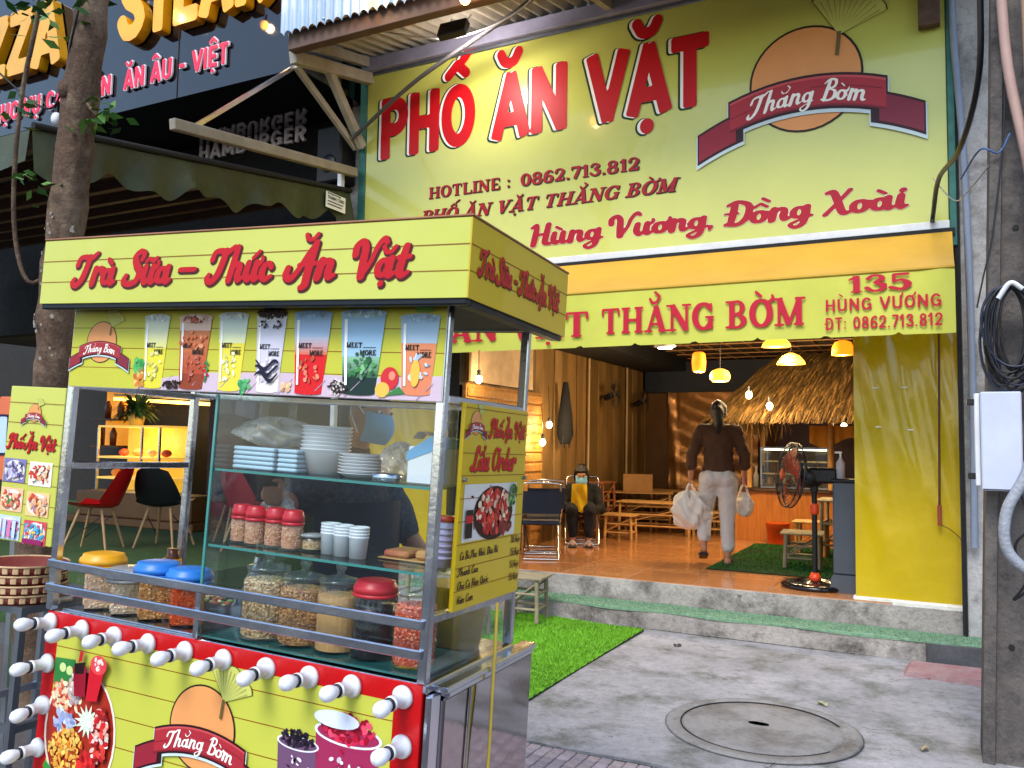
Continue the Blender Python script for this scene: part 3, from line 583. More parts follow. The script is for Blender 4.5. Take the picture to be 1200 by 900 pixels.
# awning and valance
AW = thing('awning', 'yellow fabric awning with lettered valance hanging over the shop entrance', 'awning', (0, 6.1, 0))
AWT = mat('awning_fabric', 'c99612', .5, var=.1, scale=3, bump=.25, bscale=3, sheen=.2); VAL = mat('valance_fabric', 'bfbf48', .5, var=.08, scale=3, bump=.15, bscale=5)
b = MB(); b.grid(lambda u, v: (-5.3 + 5.4 * u, .75 * v, 2.69 + .41 * v - .03 * math.sin(math.pi * v) + .008 * math.sin(u * 47 + 4 * v) * (1 - v)), 90, 10); obj('canopy', b, AWT, AW)
def val_y(u, v): return -.004 - .006 * math.sin(u * 36) * (1 - v) - .012 * max(0, u - .9) * 10 * math.sin(u * 120 + 3 * v) * .5
def val_z(u, v):
    k = u * 5.4 / .46; f = abs((k % 1) - .5) * 2; return 2.69 - (2.69 - 2.255 - .02 * (f > .88) * (f - .88) / .12) * (1 - v)
b = MB(); b.grid(lambda u, v: (-5.3 + 5.4 * u, val_y(u, v), val_z(u, v)), 240, 8); obj('valance', b, VAL, AW)
b = MB(); b.tube([(-5.3, .0, 2.69), (.1, .0, 2.69)], .012, 8); obj('front_rail', b, mat('awning_rail', 'a8861c', .5, .2), AW)
for x in (-5.28, .085): b = MB(); b.bar((x, .02, 2.67), (x, .78, 2.62), .02); obj('arm', b, STEEL_D, AW)
RB = dict(cols=('b4142e',), grow=(.004,))
for tx, x, z, w, h in (('PHỐ ĂN VẶT', -4.55, 2.34, 2.1, .2), ('THẰNG BỜM', -2.36, 2.35, 1.53, .2), ('135', -.555, 2.555, .41, .115)):
    P = Print(.0008, -.02); P.text(tx, SLAB, x, z, width=w, height=h, res=22, **RB); P.build('lettering', AW)
for tx, x, z, w, h in (('HÙNG VƯƠNG', -.7, 2.432, .73, .085), ('ĐT: 0862.713.812', -.7, 2.305, .73, .085)):
    P = Print(.0008, -.02); P.text(tx, SANS, x, z, width=w, height=h, res=20, track=.06, cols=('b4142e',), grow=(.006,)); P.build('lettering', AW)
b = MB(); b.box((-5.4, 6.86, 3.08), (.12, 6.93, 3.132)); tag(obj('sign_gap_bar', b, DARK), 'black bar standing in for the dark gap between the yellow banner sign and the awning', 'rail')  # shade of the gap under the sign, put in as a black bar

# roof over the sign
RF = thing('canopy_roof', 'corrugated metal roof jutting out above the yellow banner sign', 'roof', (0, 0, 0))
SHEET = mat('corrugated_zinc', 'a39f94', .5, .3, var=.2, scale=4)
b = MB()
def corr(u, n): return .032 * math.sin(2 * math.pi * u * n)
b.grid(lambda u, v: (-5.32 + 5.9 * u, 5.62 + 1.36 * v, 5.27 + .3 * v + corr(u, 46)), 600, 1); obj('sheet', b, SHEET, RF)
b = MB(); b.box((-5.34, 6.84, 5.365), (.55, 6.93, 5.5), .006); obj('back_beam', b, mat('mauve_beam_paint', '8f90a6', .55, var=.15), RF)
b = MB(); b.box((-5.3, 5.66, 5.07), (.55, 5.76, 5.24), .006); obj('front_beam', b, mat('brown_beam_paint', '5a453a', .65, var=.25), RF)
for x in (-5.3, -2.6, .2): b = MB(); b.bar((x, 5.7, 5.2), (x, 6.95, 5.48), .06, .1); obj('rafter', b, mat('cream_steel', 'a5a194', .6, .1, var=.2), RF)
b = MB()
def fasc(u, v): return (-5.34 + 5.9 * u, 5.6 + .016 * math.sin(2 * math.pi * u * 62), 5.2 + 1.5 * v + (.022 * math.cos(2 * math.pi * u * 62) if v == 0 else 0))
b.grid(fasc, 500, 1); obj('fascia', b, mat('pale_blue_sheet', '9db4cc', .5, .2, var=.12, scale=3), RF)
for (p, q, w) in (((-5.3, 6.9, 5.3), (-5.32, 5.75, 5.05), .09), ((-5.34, 6.85, 4.55), (-5.32, 6.2, 5.2), .07), ((-5.42, 6.85, 4.55), (-5.42, 5.9, 5.05), .05)):
    b = MB(); b.bar(p, q, w, w * 1.3, bev=.006); obj('brace', b, MATS['cream_steel'], RF)
# floodlight hanging below the roof
FL = thing('floodlight', 'small black floodlight hanging under the corrugated roof above the sign', 'floodlight', (-3.78, 6.1, 5.13)); FL.rotation_euler = (R_(-22), 0, 0)
b = MB(); b.box((-.14, -.05, -.075), (.14, .03, .075), .01); obj('housing', b, BLACKPL, FL)
b = MB(); b.box((-.115, .0305, -.055), (.115, .034, .055)); obj('lens', b, mat('floodlight_lens', 'ffffff', .2, emit=140., var=0, ecol='fff0e8'), FL)
for x in (-.1, .1): b = MB(); b.cyl((x, 0, .07), (x, .05, .22), .006); obj('hanger', b, STEEL_D, FL)

# yellow vinyl curtains left and right of the entrance
CURT = mat('curtain_vinyl', 'c2a402', .2, var=.1, scale=2.5, bump=.7, bscale=2.2, coat=.35, col2='b09604', rvar=.15)
def curtain(label, x0, x1, rod):
    t = thing('yellow_curtain', label, 'curtain', ((x0 + x1) / 2, 7.0, .335)); hw = (x1 - x0) / 2; b = MB()
    b.grid(lambda u, v: (-hw + 2 * hw * u + (.03 * (1 - v) * u if rod else 0), .012 * math.sin(u * 9 + v * 4) * v + .035 * math.sin(v * 13 + u * 6) * max(0, v - .6) - .02 * (1 - v) + .02 * math.sin(u * 17 - v * 9) * max(0, v - .55) + .008 * abs(math.sin(u * 5 + v * 8)) + .006 * math.sin(u * 31 + v * 17) * v, .0 + 2.35 * v + (.012 - .02 * u if v == 0 else 0)), 40, 60)
    obj('sheet', b, CURT, t)
    if rod:
        b = MB(); b.cyl((.245, -.06, 2.2), (.225, -.06, .75), .008, n=8); obj('pull_rod', b, mat('brown_rod', '4c2416', .4), t)
        b = MB(); b.cyl((.225, -.06, .75), (.223, -.06, .6), .016, .014, n=10); obj('handle', b, mat('red_handle', '8f3a2c', .4), t)
        b = MB(); b.tube(spline([(.223, -.06, .61), (.3, -.055, .57), (.372, -.07, .5)], 6), .003, 5); obj('cord', b, BLACKPL, t)
        b = MB(); b.cyl((.372, -.07, .52), (.376, -.07, .38), .016, .014, n=10); obj('handle', b, MATS['red_handle'], t)
        for i, (x, z) in enumerate(((-.2, 1.62), (.0, 1.62), (-.18, 1.32), (.04, 1.3))): b = MB(); b.box((x - .02, -.04, z), (x + .02, -.036, z + .008)); obj('staple', b, WHITEP, t)
    return t
curtain('glossy yellow vinyl curtain with pull rod at the right of the entrance', -.6, .115, True)
curtain('yellow vinyl curtain behind the food cart at the left of the entrance', -5.3, -4.3, False)
b = MB(); b.box((-.62, 6.97, .3335), (.16, 7.06, .365), .006); b.box((-.35, 6.955, .2), (.17, 6.985, .36), .01)
tag(obj('whitewashed_base', b, mat('whitewash', 'd6d2c8', .8, var=.2, scale=14, bump=.3)), 'whitewashed plaster foot below the right yellow curtain', 'plaster foot')
# dark corner block and broken pink slab at the right end of the step
b = MB(); b.box((-.12, 6.635, -.01), (.62, 6.66, .145), .01); tag(obj('step_patch', b, rough_concrete('dark_render', '5b5a5c', '4a494b', '3a3a3c')), 'dark cement patch on the right end of the step', 'cement patch')
b = MB(); b.prism([(-.28, 0), (.3, 0), (.3, .04), (-.24, .045)], -.14, .12); o = tag(obj('broken_slab', b, mat('pink_slab', 'a58b8a', .8, var=.25, scale=12, bump=.4, col2='96686a')), 'broken pinkish paving slab lying tilted beside the step', 'slab')
o.location = (.03, 6.3, .008); o.rotation_euler = (R_(4), R_(-2), R_(-4))
# cracks in the forecourt
random.seed(31)
def crack(x, y, ang, n, st_=.07):
    b = MB(); pts = [(x, y)]
    for i in range(n): ang += random.uniform(-.5, .5); pts.append((pts[-1][0] + st_ * math.cos(ang), pts[-1][1] + st_ * math.sin(ang)))
    for i, (p, q) in enumerate(zip(pts[:-1], pts[1:])):
        w = .0022 * (1 - i / n) + .0006; d = Vector((q[0] - p[0], q[1] - p[1])).normalized(); nx, ny = -d.y * w, d.x * w; zz = .0125
        b.add([(p[0] - nx, p[1] - ny, zz), (p[0] + nx, p[1] + ny, zz), (q[0] + nx, q[1] + ny, zz), (q[0] - nx, q[1] - ny, zz)], [(3, 2, 1, 0)])
    obj('crack', b, DARK, apron)
for a in ((-.72, 4.17, 5.0, 6), (-.38, 4.9, .5, 5), (-.05, 6.2, 4.2, 6)): crack(*a)
# litter on the forecourt
for k, (x, y, c, lab) in enumerate(((-.64, 5.25, '9c9a76', 'crumpled pale paper scrap behind the manhole cover'), (-.1, 4.75, 'a08f70', 'dry leaf lying on the concrete near the concrete pole'), (-2.1, 3.98, '9c8a60', 'dry leaf at the front corner of the bright grass rug'), (-1.77, 6.2, '3a3430', 'dark leaf on the concrete beside the bright grass rug'))):
    b = MB(); b.grid(lambda u, v: ((u - .5) * .06, (v - .5) * .045 * (1 - abs(u - .5)), .012 + .01 * math.sin(u * 5 + k) * math.cos(v * 6)), 5, 4); tag(obj('litter', b, mat('litter_%d' % k, c, .8), loc=(x, y, 0), rotz=k * 1.3), lab, 'litter')
# ------------------------------------------------------------------ shop interior
FZ = .336
def bulb_light(parent, loc, power, col=(1, .76, .42), r=.03):
    d = bpy.data.lights.new('lamp_light', 'POINT'); d.energy = power; d.color = col; d.shadow_soft_size = r
    o = bpy.data.objects.new('lamp_light', d); COL.objects.link(o); o.parent = parent; o.location = loc; return o
BULBGLOW = mat('lit_bulb_glass', 'fff2d0', .3, emit=30., ecol='ffd490', var=0)
PLANK = [mat('wall_plank_%d' % i, c, .6, var=.3, scale=3, stretch=(3, 3, .5), bump=.2, bscale=14) for i, c in enumerate(('70532a', '7a5b30', '644a22', '82633a'))]
LW = thing('plank_wall', 'brown plank side wall of the shop lit by bare bulbs', 'wall', (-4.15, 7.1, .3))
b = MB(); b.box((-.2, -.1, 0), (-.035, 6.5, 2.6)); obj('backing', b, DARK, LW)
y = .0; k = 0
while y < 5.6:
    w = random.choice((.2, .24, .3)); b = MB(); b.box((-.035 - .006 * (k % 2), y + .003, .02), (0 - .008 * (k % 3), y + w - .003, 2.4), .004); obj('plank', b, PLANK[(k * 7) % 4], LW); y += w; k += 1
for yy in (3.1, 4.6): b = MB(); b.tube([(.03, yy, .3), (.03, yy + .02, 2.4)], .018, 8); obj('conduit', b, mat('pale_conduit', 'a88b66', .5), LW)
# woven bamboo lining near the entrance
WV = mat('woven_bamboo', '9a6a2a', .6, var=.4, scale=18, bump=.5, bscale=40, stretch=(1, 3, 1))
WL = thing('woven_lining', 'woven bamboo lining with bare bulbs on the wall behind the side menu board', 'wall panel', (-4.11, 6.98, .34))
b = MB(); b.box((-.03, 0, .0), (.012, 1.75, 1.72), .004); obj('panel', b, WV, WL)
for i in range(15):
    b = MB(); b.box((.012, .02, .06 + i * .11), (.024 + .006 * (i % 2), 1.73, .06 + i * .11 + .085), .004); obj('bamboo_strip', b, WV, WL)
b = MB(); b.box((-.02, .1, 1.75), (.01, 1.5, 2.3), .003); obj('poster_board', b, mat('pale_board', 'b3987a', .6, var=.2), WL)
for k_, (y, z) in enumerate(((7.02, 2.1), (8.67, 1.7), (8.5, 1.5))):
    t = thing('bare_bulb', ('lit bare bulb high on the woven wall behind the cart', 'lit bare bulb hanging at the edge of the plank wall', 'lit bare bulb glowing low on the woven wall')[k_], 'bulb', (-3.98, y, z), group='bare bulbs')
    b = MB(); b.ell((0, 0, 0), (.032, .032, .042)); obj('glass', b, BULBGLOW, t)
    b = MB(); b.cyl((0, 0, .035), (0, 0, .09), .018, n=10); obj('socket', b, BLACKPL, t)
    b = MB(); b.tube(spline([(0, 0, .09), (-.02, .03, .25), (-.06, .1, .45)], 5), .004, 5); obj('cord', b, BLACKPL, t); bulb_light(t, (.03, 0, 0), 14)
# back wall, dark band and crumpled foil sheet
b = MB(); b.box((-4.3, 12.7, .3), (.2, 12.85, 2.8)); obj('shop_back_wall', b, mat('back_wall_paint', '5a3c20', .7, var=.3, scale=2), kind='structure')
b = MB(); b.box((.0, 7.3, .3), (.14, 12.7, 2.8)); obj('shop_right_wall', b, mat('right_wall_paint', '5c452c', .7, var=.3, scale=2), kind='structure')
b = MB(); b.box((-4.1, 12.5, 2.3), (.0, 12.68, 2.77)); tag(obj('dark_beam', b, mat('navy_paint', '141c30', .6, var=.2)), 'dark blue beam along the back wall under the ceiling', 'beam')
b = MB(); b.grid(lambda u, v: (-3.75 + 1.35 * u, 12.6 + .02 * math.sin(u * 30 + 5 * v) * (u < .12) + .015 * math.sin(v * 25 + u * 9), .6 + 1.72 * v), 50, 40)
tag(obj('foil_sheet', b, mat('brown_foil', '9a6c40', .28, .55, var=.3, scale=3, bump=.7, bscale=5)), 'crumpled shiny brown sheet covering the back wall behind the walking woman', 'sheet')
# ceiling: woven mats under a lattice of bamboo poles
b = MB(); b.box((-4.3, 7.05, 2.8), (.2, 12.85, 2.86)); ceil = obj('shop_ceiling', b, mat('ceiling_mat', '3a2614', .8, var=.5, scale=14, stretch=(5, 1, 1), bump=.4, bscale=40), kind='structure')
CB = mat('ceiling_bamboo', '7d5a34', .5, var=.3, scale=8)
for i in range(13):
    b = MB(); b.cyl((0, 7.1, 2.785), (0, 12.7, 2.785), .012, n=6); obj('bamboo_pole', b, CB, ceil, (-3.2 + i * .26, 0, 0))
for i in range(8): b = MB(); b.cyl((-3.3, 0, 2.765), (.0, 0, 2.765), .01, n=6); obj('bamboo_pole', b, CB, ceil, (0, 8.2 + i * .55, 0))
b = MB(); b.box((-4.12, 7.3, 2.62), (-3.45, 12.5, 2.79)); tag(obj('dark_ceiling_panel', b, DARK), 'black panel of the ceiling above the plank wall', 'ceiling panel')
# lamps
LSH = mat('lantern_shade', 'ff9a30', .5, emit=1.5, ecol='ff6a10', var=.2, scale=30); LSH2 = mat('lantern_shade_pale', 'ffc860', .5, emit=1.8, ecol='ff9c28', var=.2, scale=30)
def lantern(label, loc, prof, m, power, cordlen):
    t = thing('lantern', label, 'lamp', loc, group='lit lanterns under the ceiling')
    b = MB(); b.lathe(prof, 20); obj('shade', b, m, t)
    b = MB(); b.ell((0, 0, -.01), .035); obj('bulb', b, BULBGLOW, t)
    b = MB(); b.cyl((0, 0, prof[-1][1]), (0, 0, cordlen), .005, n=6); obj('cord', b, BLACKPL, t)
    for i in range(3):
        z = prof[0][1] + (prof[-1][1] - prof[0][1]) * (i + .5) / 3; rr = max(p[0] for p in prof) * (1.01 if i == 1 else .95); b = MB()
    bulb_light(t, (0, 0, prof[0][1] - .05), power, (1, .75, .4), .05); return t
cylp = [(.05, -.11), (.07, -.09), (.078, 0), (.07, .09), (.05, .11)]; ovp = [(.08, -.065), (.105, -.04), (.11, 0), (.09, .045), (.04, .07)]; domp = [(.15, -.04), (.14, -.01), (.09, .05), (.03, .08)]; bowl = [(.11, -.07), (.105, 0), (.08, .06), (.03, .08)]
lantern('tall orange barrel lantern, leftmost under the ceiling', (-2.34, 9.0, 2.4), cylp, LSH, 22, .38)
lantern('squat golden lantern hanging lowest beside the barrel lantern', (-2.11, 9.0, 2.25), ovp, LSH2, 22, .52)
lantern('wide glowing dome lamp cut off by the awning valance', (-1.52, 9.0, 2.58), domp, LSH2, 26, .2)
lantern('wide dome lamp half hidden behind the thatched roof', (-1.42, 9.3, 2.42), domp, LSH2, 22, .36)
lantern('small orange bell lamp hanging beside the yellow curtain', (-.87, 9.0, 2.5), bowl, LSH, 18, .28)
t = thing('downlight', 'round white downlight in the ceiling above the plank wall', 'light', (-2.69, 8.9, 2.575)); b = MB(); b.lathe([(.0, -.02), (.08, -.02), (.085, 0)], 18); obj('disc', b, mat('downlight_glow', 'ffffff', .3, emit=9., var=0), t); b = MB(); b.lathe([(.085, -.015), (.12, .0), (.12, .02)], 18); obj('rim', b, WHITEPAINT, t)

# thatched counter hut
HUT = thing('thatched_counter', 'plywood counter under a thatched roof at the back of the shop', 'counter', (0, 0, 0))
b = MB(); b.box((-2.3, 10.6, FZ), (-.02, 10.64, .94)); obj('front_panel', b, mat('plywood', 'b06a22', .45, var=.3, scale=5, stretch=(6, 1, .6)), HUT)
b = MB(); b.box((-2.3, 10.645, FZ), (-2.26, 11.3, .94)); obj('side_panel', b, MATS['plywood'], HUT)
b = MB(); b.box((-2.34, 10.55, .942), (-.02, 11.3, .985), .008); obj('top', b, mat('counter_top', '4c3624', .4, var=.2), HUT)
for x, y in ((-2.1, 10.5), (-1.16, 10.5), (-.2, 10.5), (-2.1, 11.35)): b = MB(); b.cyl((x, y, .99 if y < 11 else FZ), (x, y, 2.15), .035, .032, n=10); obj('post', b, BAMBOO, HUT)
b = MB()
A_, B_, C_, D_ = (-2.4, 9.9, 1.82), (.0, 9.9, 1.82), (.0, 10.9, 2.66), (-1.75, 10.9, 2.66); E_ = (-2.45, 11.9, 1.95)
b.add([A_, B_, C_, D_], [(0, 1, 2, 3)]); b.add([A_, D_, E_], [(0, 1, 2)]); obj('roof_mat', b, mat('thatch_mat', '4a3418', .85, var=.4, scale=9, stretch=(8, 1, 1)), HUT)
TH = print_mat('thatch_leaf', .7, 0., .3); tb = MB(); thc = [lin(c) for c in ('55401f', '644a26', '3f2d14', '76592f', '493519')]
def strip(p, q, w, sag=.03):
    p, q = Vector(p), Vector(q); d = (q - p); n = d.cross(Vector((0, 0, 1))).normalized() * w; m_ = (p + q) / 2 + Vector((0, -.01, sag)); tb.col = random.choice(thc)
    tb.add([p - n, p + n, m_ + n * .9, m_ - n * .9], [(0, 1, 2, 3)]); tb.add([m_ - n * .9, m_ + n * .9, q + n * .25, q - n * .25], [(0, 1, 2, 3)])
def lerp(a, b_, t): return tuple(x + (y - x) * t for x, y in zip(a, b_))
for i in range(1700):
    u, v = random.random(), random.random() ** .8; a = lerp(lerp(A_, B_, u), lerp(D_, C_, u), v); dn = lerp(lerp(A_, B_, u + random.uniform(-.03, .03)), lerp(D_, C_, u), max(-.1, v - random.uniform(.25, .5)))
    strip((a[0], a[1] - .01, a[2] + .02 + random.random() * .03), (dn[0], dn[1] - .03, dn[2] + .01 + random.random() * .03), random.uniform(.006, .014))
for i in range(520):
    u, v = random.random(), random.random(); a = lerp(lerp(A_, E_, u), D_, v); dn = lerp(lerp(A_, E_, u), D_, max(-.25, v - random.uniform(.3, .7)))
    strip((a[0] - .01, a[1], a[2] + .03), (dn[0] - .04, dn[1] + random.uniform(-.12, .12), dn[2] + .02), random.uniform(.007, .016))
for i in range(420):     # ragged fringe under the eaves
    u = random.random(); a = lerp(A_, B_, u * .35) if i % 2 else lerp(A_, E_, u); strip(a, (a[0] + random.uniform(-.14, .08), a[1] + random.uniform(-.05, .1), a[2] - random.uniform(.08, .3)), random.uniform(.004, .01))
obj('thatch', tb, TH, HUT, kind='stuff')
for k_, (x, y, z, lab) in enumerate(((-1.95, 9.72, 2.08, 'lit bare bulb under the left edge of the thatched roof'), (-1.72, 9.72, 1.95, 'lit bare bulb glowing under the thatch above the display case'), (-1.05, 10.9, 1.75, 'small lit bulb deep behind the counter beside the curtain'))):
    t = thing('bare_bulb', lab, 'bulb', (x, y, z), group='bare bulbs'); b = MB(); b.ell((0, 0, 0), (.035, .035, .045)); obj('glass', b, BULBGLOW, t); b = MB(); b.cyl((0, 0, .04), (0, 0, .1), .018, n=8); obj('socket', b, BLACKPL, t); bulb_light(t, (0, -.06, 0), 7)
DC = thing('display_case', 'glass display case with lit shelves standing on the plywood counter', 'display case', (-1.58, 10.72, .986))
for z in (0, .48): b = MB(); b.box((-.4, -.18, z), (.4, .25, z + .025), .004); obj('frame', b, STEEL_D, DC)
for x in (-.39, .39):
    for y in (-.17, .24): b = MB(); b.box((x - .01, y - .01, .03), (x + .01, y + .01, .48)); obj('upright', b, STEEL_D, DC)
for z in (.17, .32): b = MB(); b.box((-.38, -.15, z), (.38, .22, z + .012)); obj('shelf', b, mat('lit_shelf', 'e8c890', .3, var=.2), DC)
b = MB(); b.box((-.36, -.14, .465), (.36, -.1, .478)); obj('light_strip', b, mat('case_glow', 'fff0d0', .4, emit=7., var=0), DC)
for i in range(9):
    b = MB(); x = -.32 + i * .08; z = (.032, .183)[i % 2]; b.lathe([(.028, z), (.03, z + .07), (.012, z + .1), (.012, z + .12)], 10, Matrix.Translation((x, .05, 0))); tag(obj('sauce_jar', b, mat('case_jar_%d' % (i % 4), ('c05a20', '7a2a4a', 'e0b070', '3a3a6a')[i % 4], .3), loc=(-1.58, 10.72, .986)), '%s sauce jar, %s from the left in the counter display case' % (('orange', 'plum', 'sand', 'navy')[i % 4], ORD[i]), 'jar', 'sauce jars in the counter case')
b = MB(); b.box((-.395, -.178, .03), (.395, -.174, .48)); obj('glass', b, glass_mat('case_glass', mixv=.05), DC)
for i, (c, nm) in enumerate((('5a3aa8', 'violet'), ('8a6ad8', 'lilac'), ('e8e0d0', 'cream'), ('3a2a6a', 'dark purple'))):
    b = MB(); b.lathe([(.035, 0), (.037, .14), (.014, .2), (.014, .26)], 12); tag(obj('bottle', b, mat('bottle_%d' % i, c, .25), loc=(-2.22 + i * .075, 10.75 + .04 * (i % 2), .986)), nm + ' bottle standing at the left end of the plywood counter', 'bottle', 'bottles on the counter')
b = MB(); b.grid(lambda u, v: (-1.4 + .9 * u, 10.52 - .015 * math.sin(u * 40), 1.75 - (.2 + .06 * math.sin(u * 9)) * v), 40, 4); tag(obj('counter_cloth', b, mat('amber_cloth', 'c78a2a', .7, var=.15)), 'amber cloth strip hanging above the counter beside the curtain', 'cloth')
b = MB(); b.box((-1.95, 11.6, .986), (-.1, 12.2, 2.1)); b2 = tag(obj('back_cupboard', b, mat('cupboard_paint', '2c1c2c', .6, var=.3)), 'dark cupboard behind the thatched counter', 'cupboard')

# ------------------------------------------------------------------ bamboo furniture
def bamboo_seat(name, label, cat, loc, L, D, Hh, rotz=0, group='bamboo stools', m=None, nsl=None):
    t = thing(name, label, cat, loc, rotz, group); m = m or BAMBOO; hx, hy = L / 2, D / 2
    n = nsl or max(4, int(D / .035))
    for i in range(n):
        y = -hy + D * (i + .5) / n; b = MB(); b.box((-hx - .015, y - D / n * .46, Hh - .018), (hx + .015, y + D / n * .46, Hh + .004 * (i % 2)), .004); obj('slat', b, m, t)
    for sx in (-1, 1):
        for sy in (-1, 1):
            b = MB(); b.tube([(sx * (hx - .025), sy * (hy - .025), 0), (sx * (hx - .03), sy * (hy - .03), Hh * .5), (sx * (hx - .035), sy * (hy - .035), Hh - .018)], [.02, .0185, .02], 8); obj('leg', b, m, t)
    for z in (.28, .62):
        for sy in (-1, 1): b = MB(); b.cyl((-hx + .03, sy * (hy - .03), Hh * z), (hx - .03, sy * (hy - .03), Hh * z), .0125, n=7); obj('rail', b, m, t)
        for sx in (-1, 1): b = MB(); b.cyl((sx * (hx - .03), -hy + .03, Hh * z), (sx * (hx - .03), hy - .03, Hh * z), .0125, n=7); obj('rail', b, m, t)
    for sy in (-1, 1): b = MB(); b.cyl((-hx + .03, sy * (hy - .03), Hh * .3), (hx - .03, sy * (hy - .03), Hh * .88), .009, n=6); obj('brace', b, m, t)
    return t
GB = mat('grey_bamboo', '8f8468', .6, var=.3, scale=10, bump=.2, bscale=30)
bamboo_seat('bamboo_stool', 'weathered bamboo stool standing on the bright grass rug behind the cart', 'stool', (-3.1, 6.33, .034), .34, .3, .36, .1, m=GB)
bamboo_seat('bamboo_table', 'pale bamboo table top showing between the cart and the shop floor', 'table', (-3.35, 5.5, .034), .55, .45, .5, .05, 'bamboo tables', m=GB)
bamboo_seat('bamboo_stool', 'square bamboo stool beside the seated woman in black', 'stool', (-3.52, 9.8, FZ), .38, .3, .3, .1)
bamboo_seat('bamboo_table', 'low bamboo table behind the stool beside the seated woman', 'table', (-3.3, 10.55, FZ), .95, .42, .42, .1, 'bamboo tables')
bamboo_seat('bamboo_table', 'low bamboo table against the plank wall, farthest left of the row', 'table', (-3.75, 11.2, FZ), .9, .45, .5, .3, 'bamboo tables')
bamboo_seat('bamboo_table', 'low bamboo table near the foil sheet at the back', 'table', (-3.3, 11.9, FZ), .95, .45, .5, .1, 'bamboo tables')
bamboo_seat('bamboo_stool', 'low bamboo stool under the tables left of the walking woman', 'stool', (-2.75, 10.9, FZ), .5, .3, .3, .1)
bamboo_seat('bamboo_stool', 'bamboo stool standing on the dark grass rug next to the pedestal fan', 'stool', (-1.2, 8.5, FZ + .012), .36, .36, .33, .08, m=GB)
bamboo_seat('bamboo_stool', 'bamboo stool half hidden behind the stool on the dark rug', 'stool', (-1.24, 9.45, FZ + .012), .34, .32, .36, .0)
bamboo_seat('bamboo_table', 'taller bamboo table between the pedestal fan and the yellow curtain', 'table', (-.86, 9.15, FZ + .012), .5, .55, .62, .0, 'bamboo tables', m=GB)
# stacked stools at the plank wall
for k_, (y, z, rz) in enumerate(((9.65, FZ, 0), (10.15, FZ, .2), (9.7, FZ + .34, .1), (10.15, FZ + .34, -.1))):
    bamboo_seat('bamboo_stool', ('dark stool at the bottom of the pile behind the seated woman', 'dark stool at the bottom right of the pile by the plank wall', 'dark stool on top of the pile behind the seated woman', 'dark stool on the top right of the pile by the plank wall')[k_], 'stool', (-3.93, y, z), .34, .32, .33, rz + 1.5, 'stools piled against the plank wall', m=mat('dark_red_wood', '7a4628', .5, var=.3, scale=8))
b = MB(); b.box((-.2, -.14, 0), (.2, .14, .24), .004); tag(obj('carton', b, mat('cardboard', 'a87a48', .8, var=.12), loc=(-3.75, 11.15, FZ + .506), rotz=.3), 'small cardboard carton standing on the farthest left bamboo table', 'carton')
b = MB(); b.lathe([(.11, 0), (.14, .24), (.15, .25), (.14, .25), (.12, .05)], 20); tag(obj('orange_bucket', b, mat('orange_plastic', 'd2571c', .35, var=.1), loc=(-1.75, 10.4, FZ)), 'orange plastic bucket at the foot of the plywood counter', 'bucket')
# black folded parasol, wall fans
t = thing('folded_parasol', 'black folded parasol hanging on the plank wall above the seated woman', 'parasol', (-4.02, 9.22, 1.48))
b = MB(); b.tube([(0, 0, .0), (0, 0, .12), (0, .0, .35), (0, 0, .62), (0, 0, .75)], [.06, .1, .085, .05, .03], 10); obj('canopy', b, mat('black_cloth', '0b0c12', .8, var=.2), t)
for i in range(5): b = MB(); a = i * 1.25; b.cyl((.08 * math.cos(a) * .6, .09 * math.sin(a), .1), (.1 * math.cos(a) * .5, .13 * math.sin(a), -.05), .008, .004, n=6); obj('rib', b, BLACKPL, t)
for k_, (y, z) in enumerate(((10.66, 2.16), (11.9, 2.13))):
    t = thing('wall_fan', ('dark wall fan on the plank wall, nearer one', 'dark wall fan on the plank wall, farther one')[k_], 'fan', (-3.95, y, z), group='wall fans')
    b = MB(); b.cyl((-.12, 0, -.05), (0, 0, 0), .035, .045, n=10); obj('motor', b, BLACKPL, t)
    b = MB(); [b.tube([(.04 + .03 * (1 - r / .2), r * math.cos(a), r * math.sin(a)) for a in [i * math.pi / 10 for i in range(21)]], .0035, 5) for r in (.06, .11, .16, .2)]; obj('grille', b, BLACKPL, t, kind='stuff')
    for i in range(3): a = i * 2.09; b = MB(); b.add([(.03, .02 * math.cos(a), .02 * math.sin(a)), (.05, .17 * math.cos(a - .4), .17 * math.sin(a - .4)), (.02, .17 * math.cos(a + .4), .17 * math.sin(a + .4))], [(0, 1, 2)]); obj('blade', b, mat('dark_blade', '2a2420', .4), t)
# pedestal fan
t = thing('pedestal_fan', 'black pedestal fan with orange collars standing at the shop edge', 'fan', (-.95, 7.4, FZ))
b = MB(); b.lathe([(.0, .0), (.26, .0), (.275, .02), (.25, .04), (.17, .05), (.15, .03), (.1, .03), (.06, .055), (.0, .06)], 32); obj('base', b, mat('glossy_black', '0c0d12', .15, var=.1), t)
b = MB(); b.cyl((0, 0, .05), (0, 0, .82), .022, n=12); obj('pole', b, BLACKPL, t)
ORG = mat('orange_collar', 'd8481e', .35, var=.1)
b = MB(); b.lathe([(.05, .055), (.045, .09), (.03, .12)], 16); obj('collar', b, ORG, t); b = MB(); b.lathe([(.03, .6), (.034, .62), (.034, .67), (.03, .69)], 14); obj('collar', b, ORG, t)
b = MB(); b.box((-.03, -.03, .78), (.03, .03, .9), .01); obj('neck', b, BLACKPL, t)
fa = Vector((-.86, -.45, .12)).normalized(); fq = Matrix.Translation((-.16, -.06, .92)) @ fa.to_track_quat('Z', 'Y').to_matrix().to_4x4()
b = MB(); b.lathe([(.0, -.24), (.06, -.23), (.085, -.18), (.09, -.08), (.06, -.04), (.0, -.03)], 16, fq); obj('motor', b, BLACKPL, t)
b = MB(); b.box((-.05, -.06, .86), (.19, .06, .99), .02); obj('control_box', b, BLACKPL, t)
b = MB()
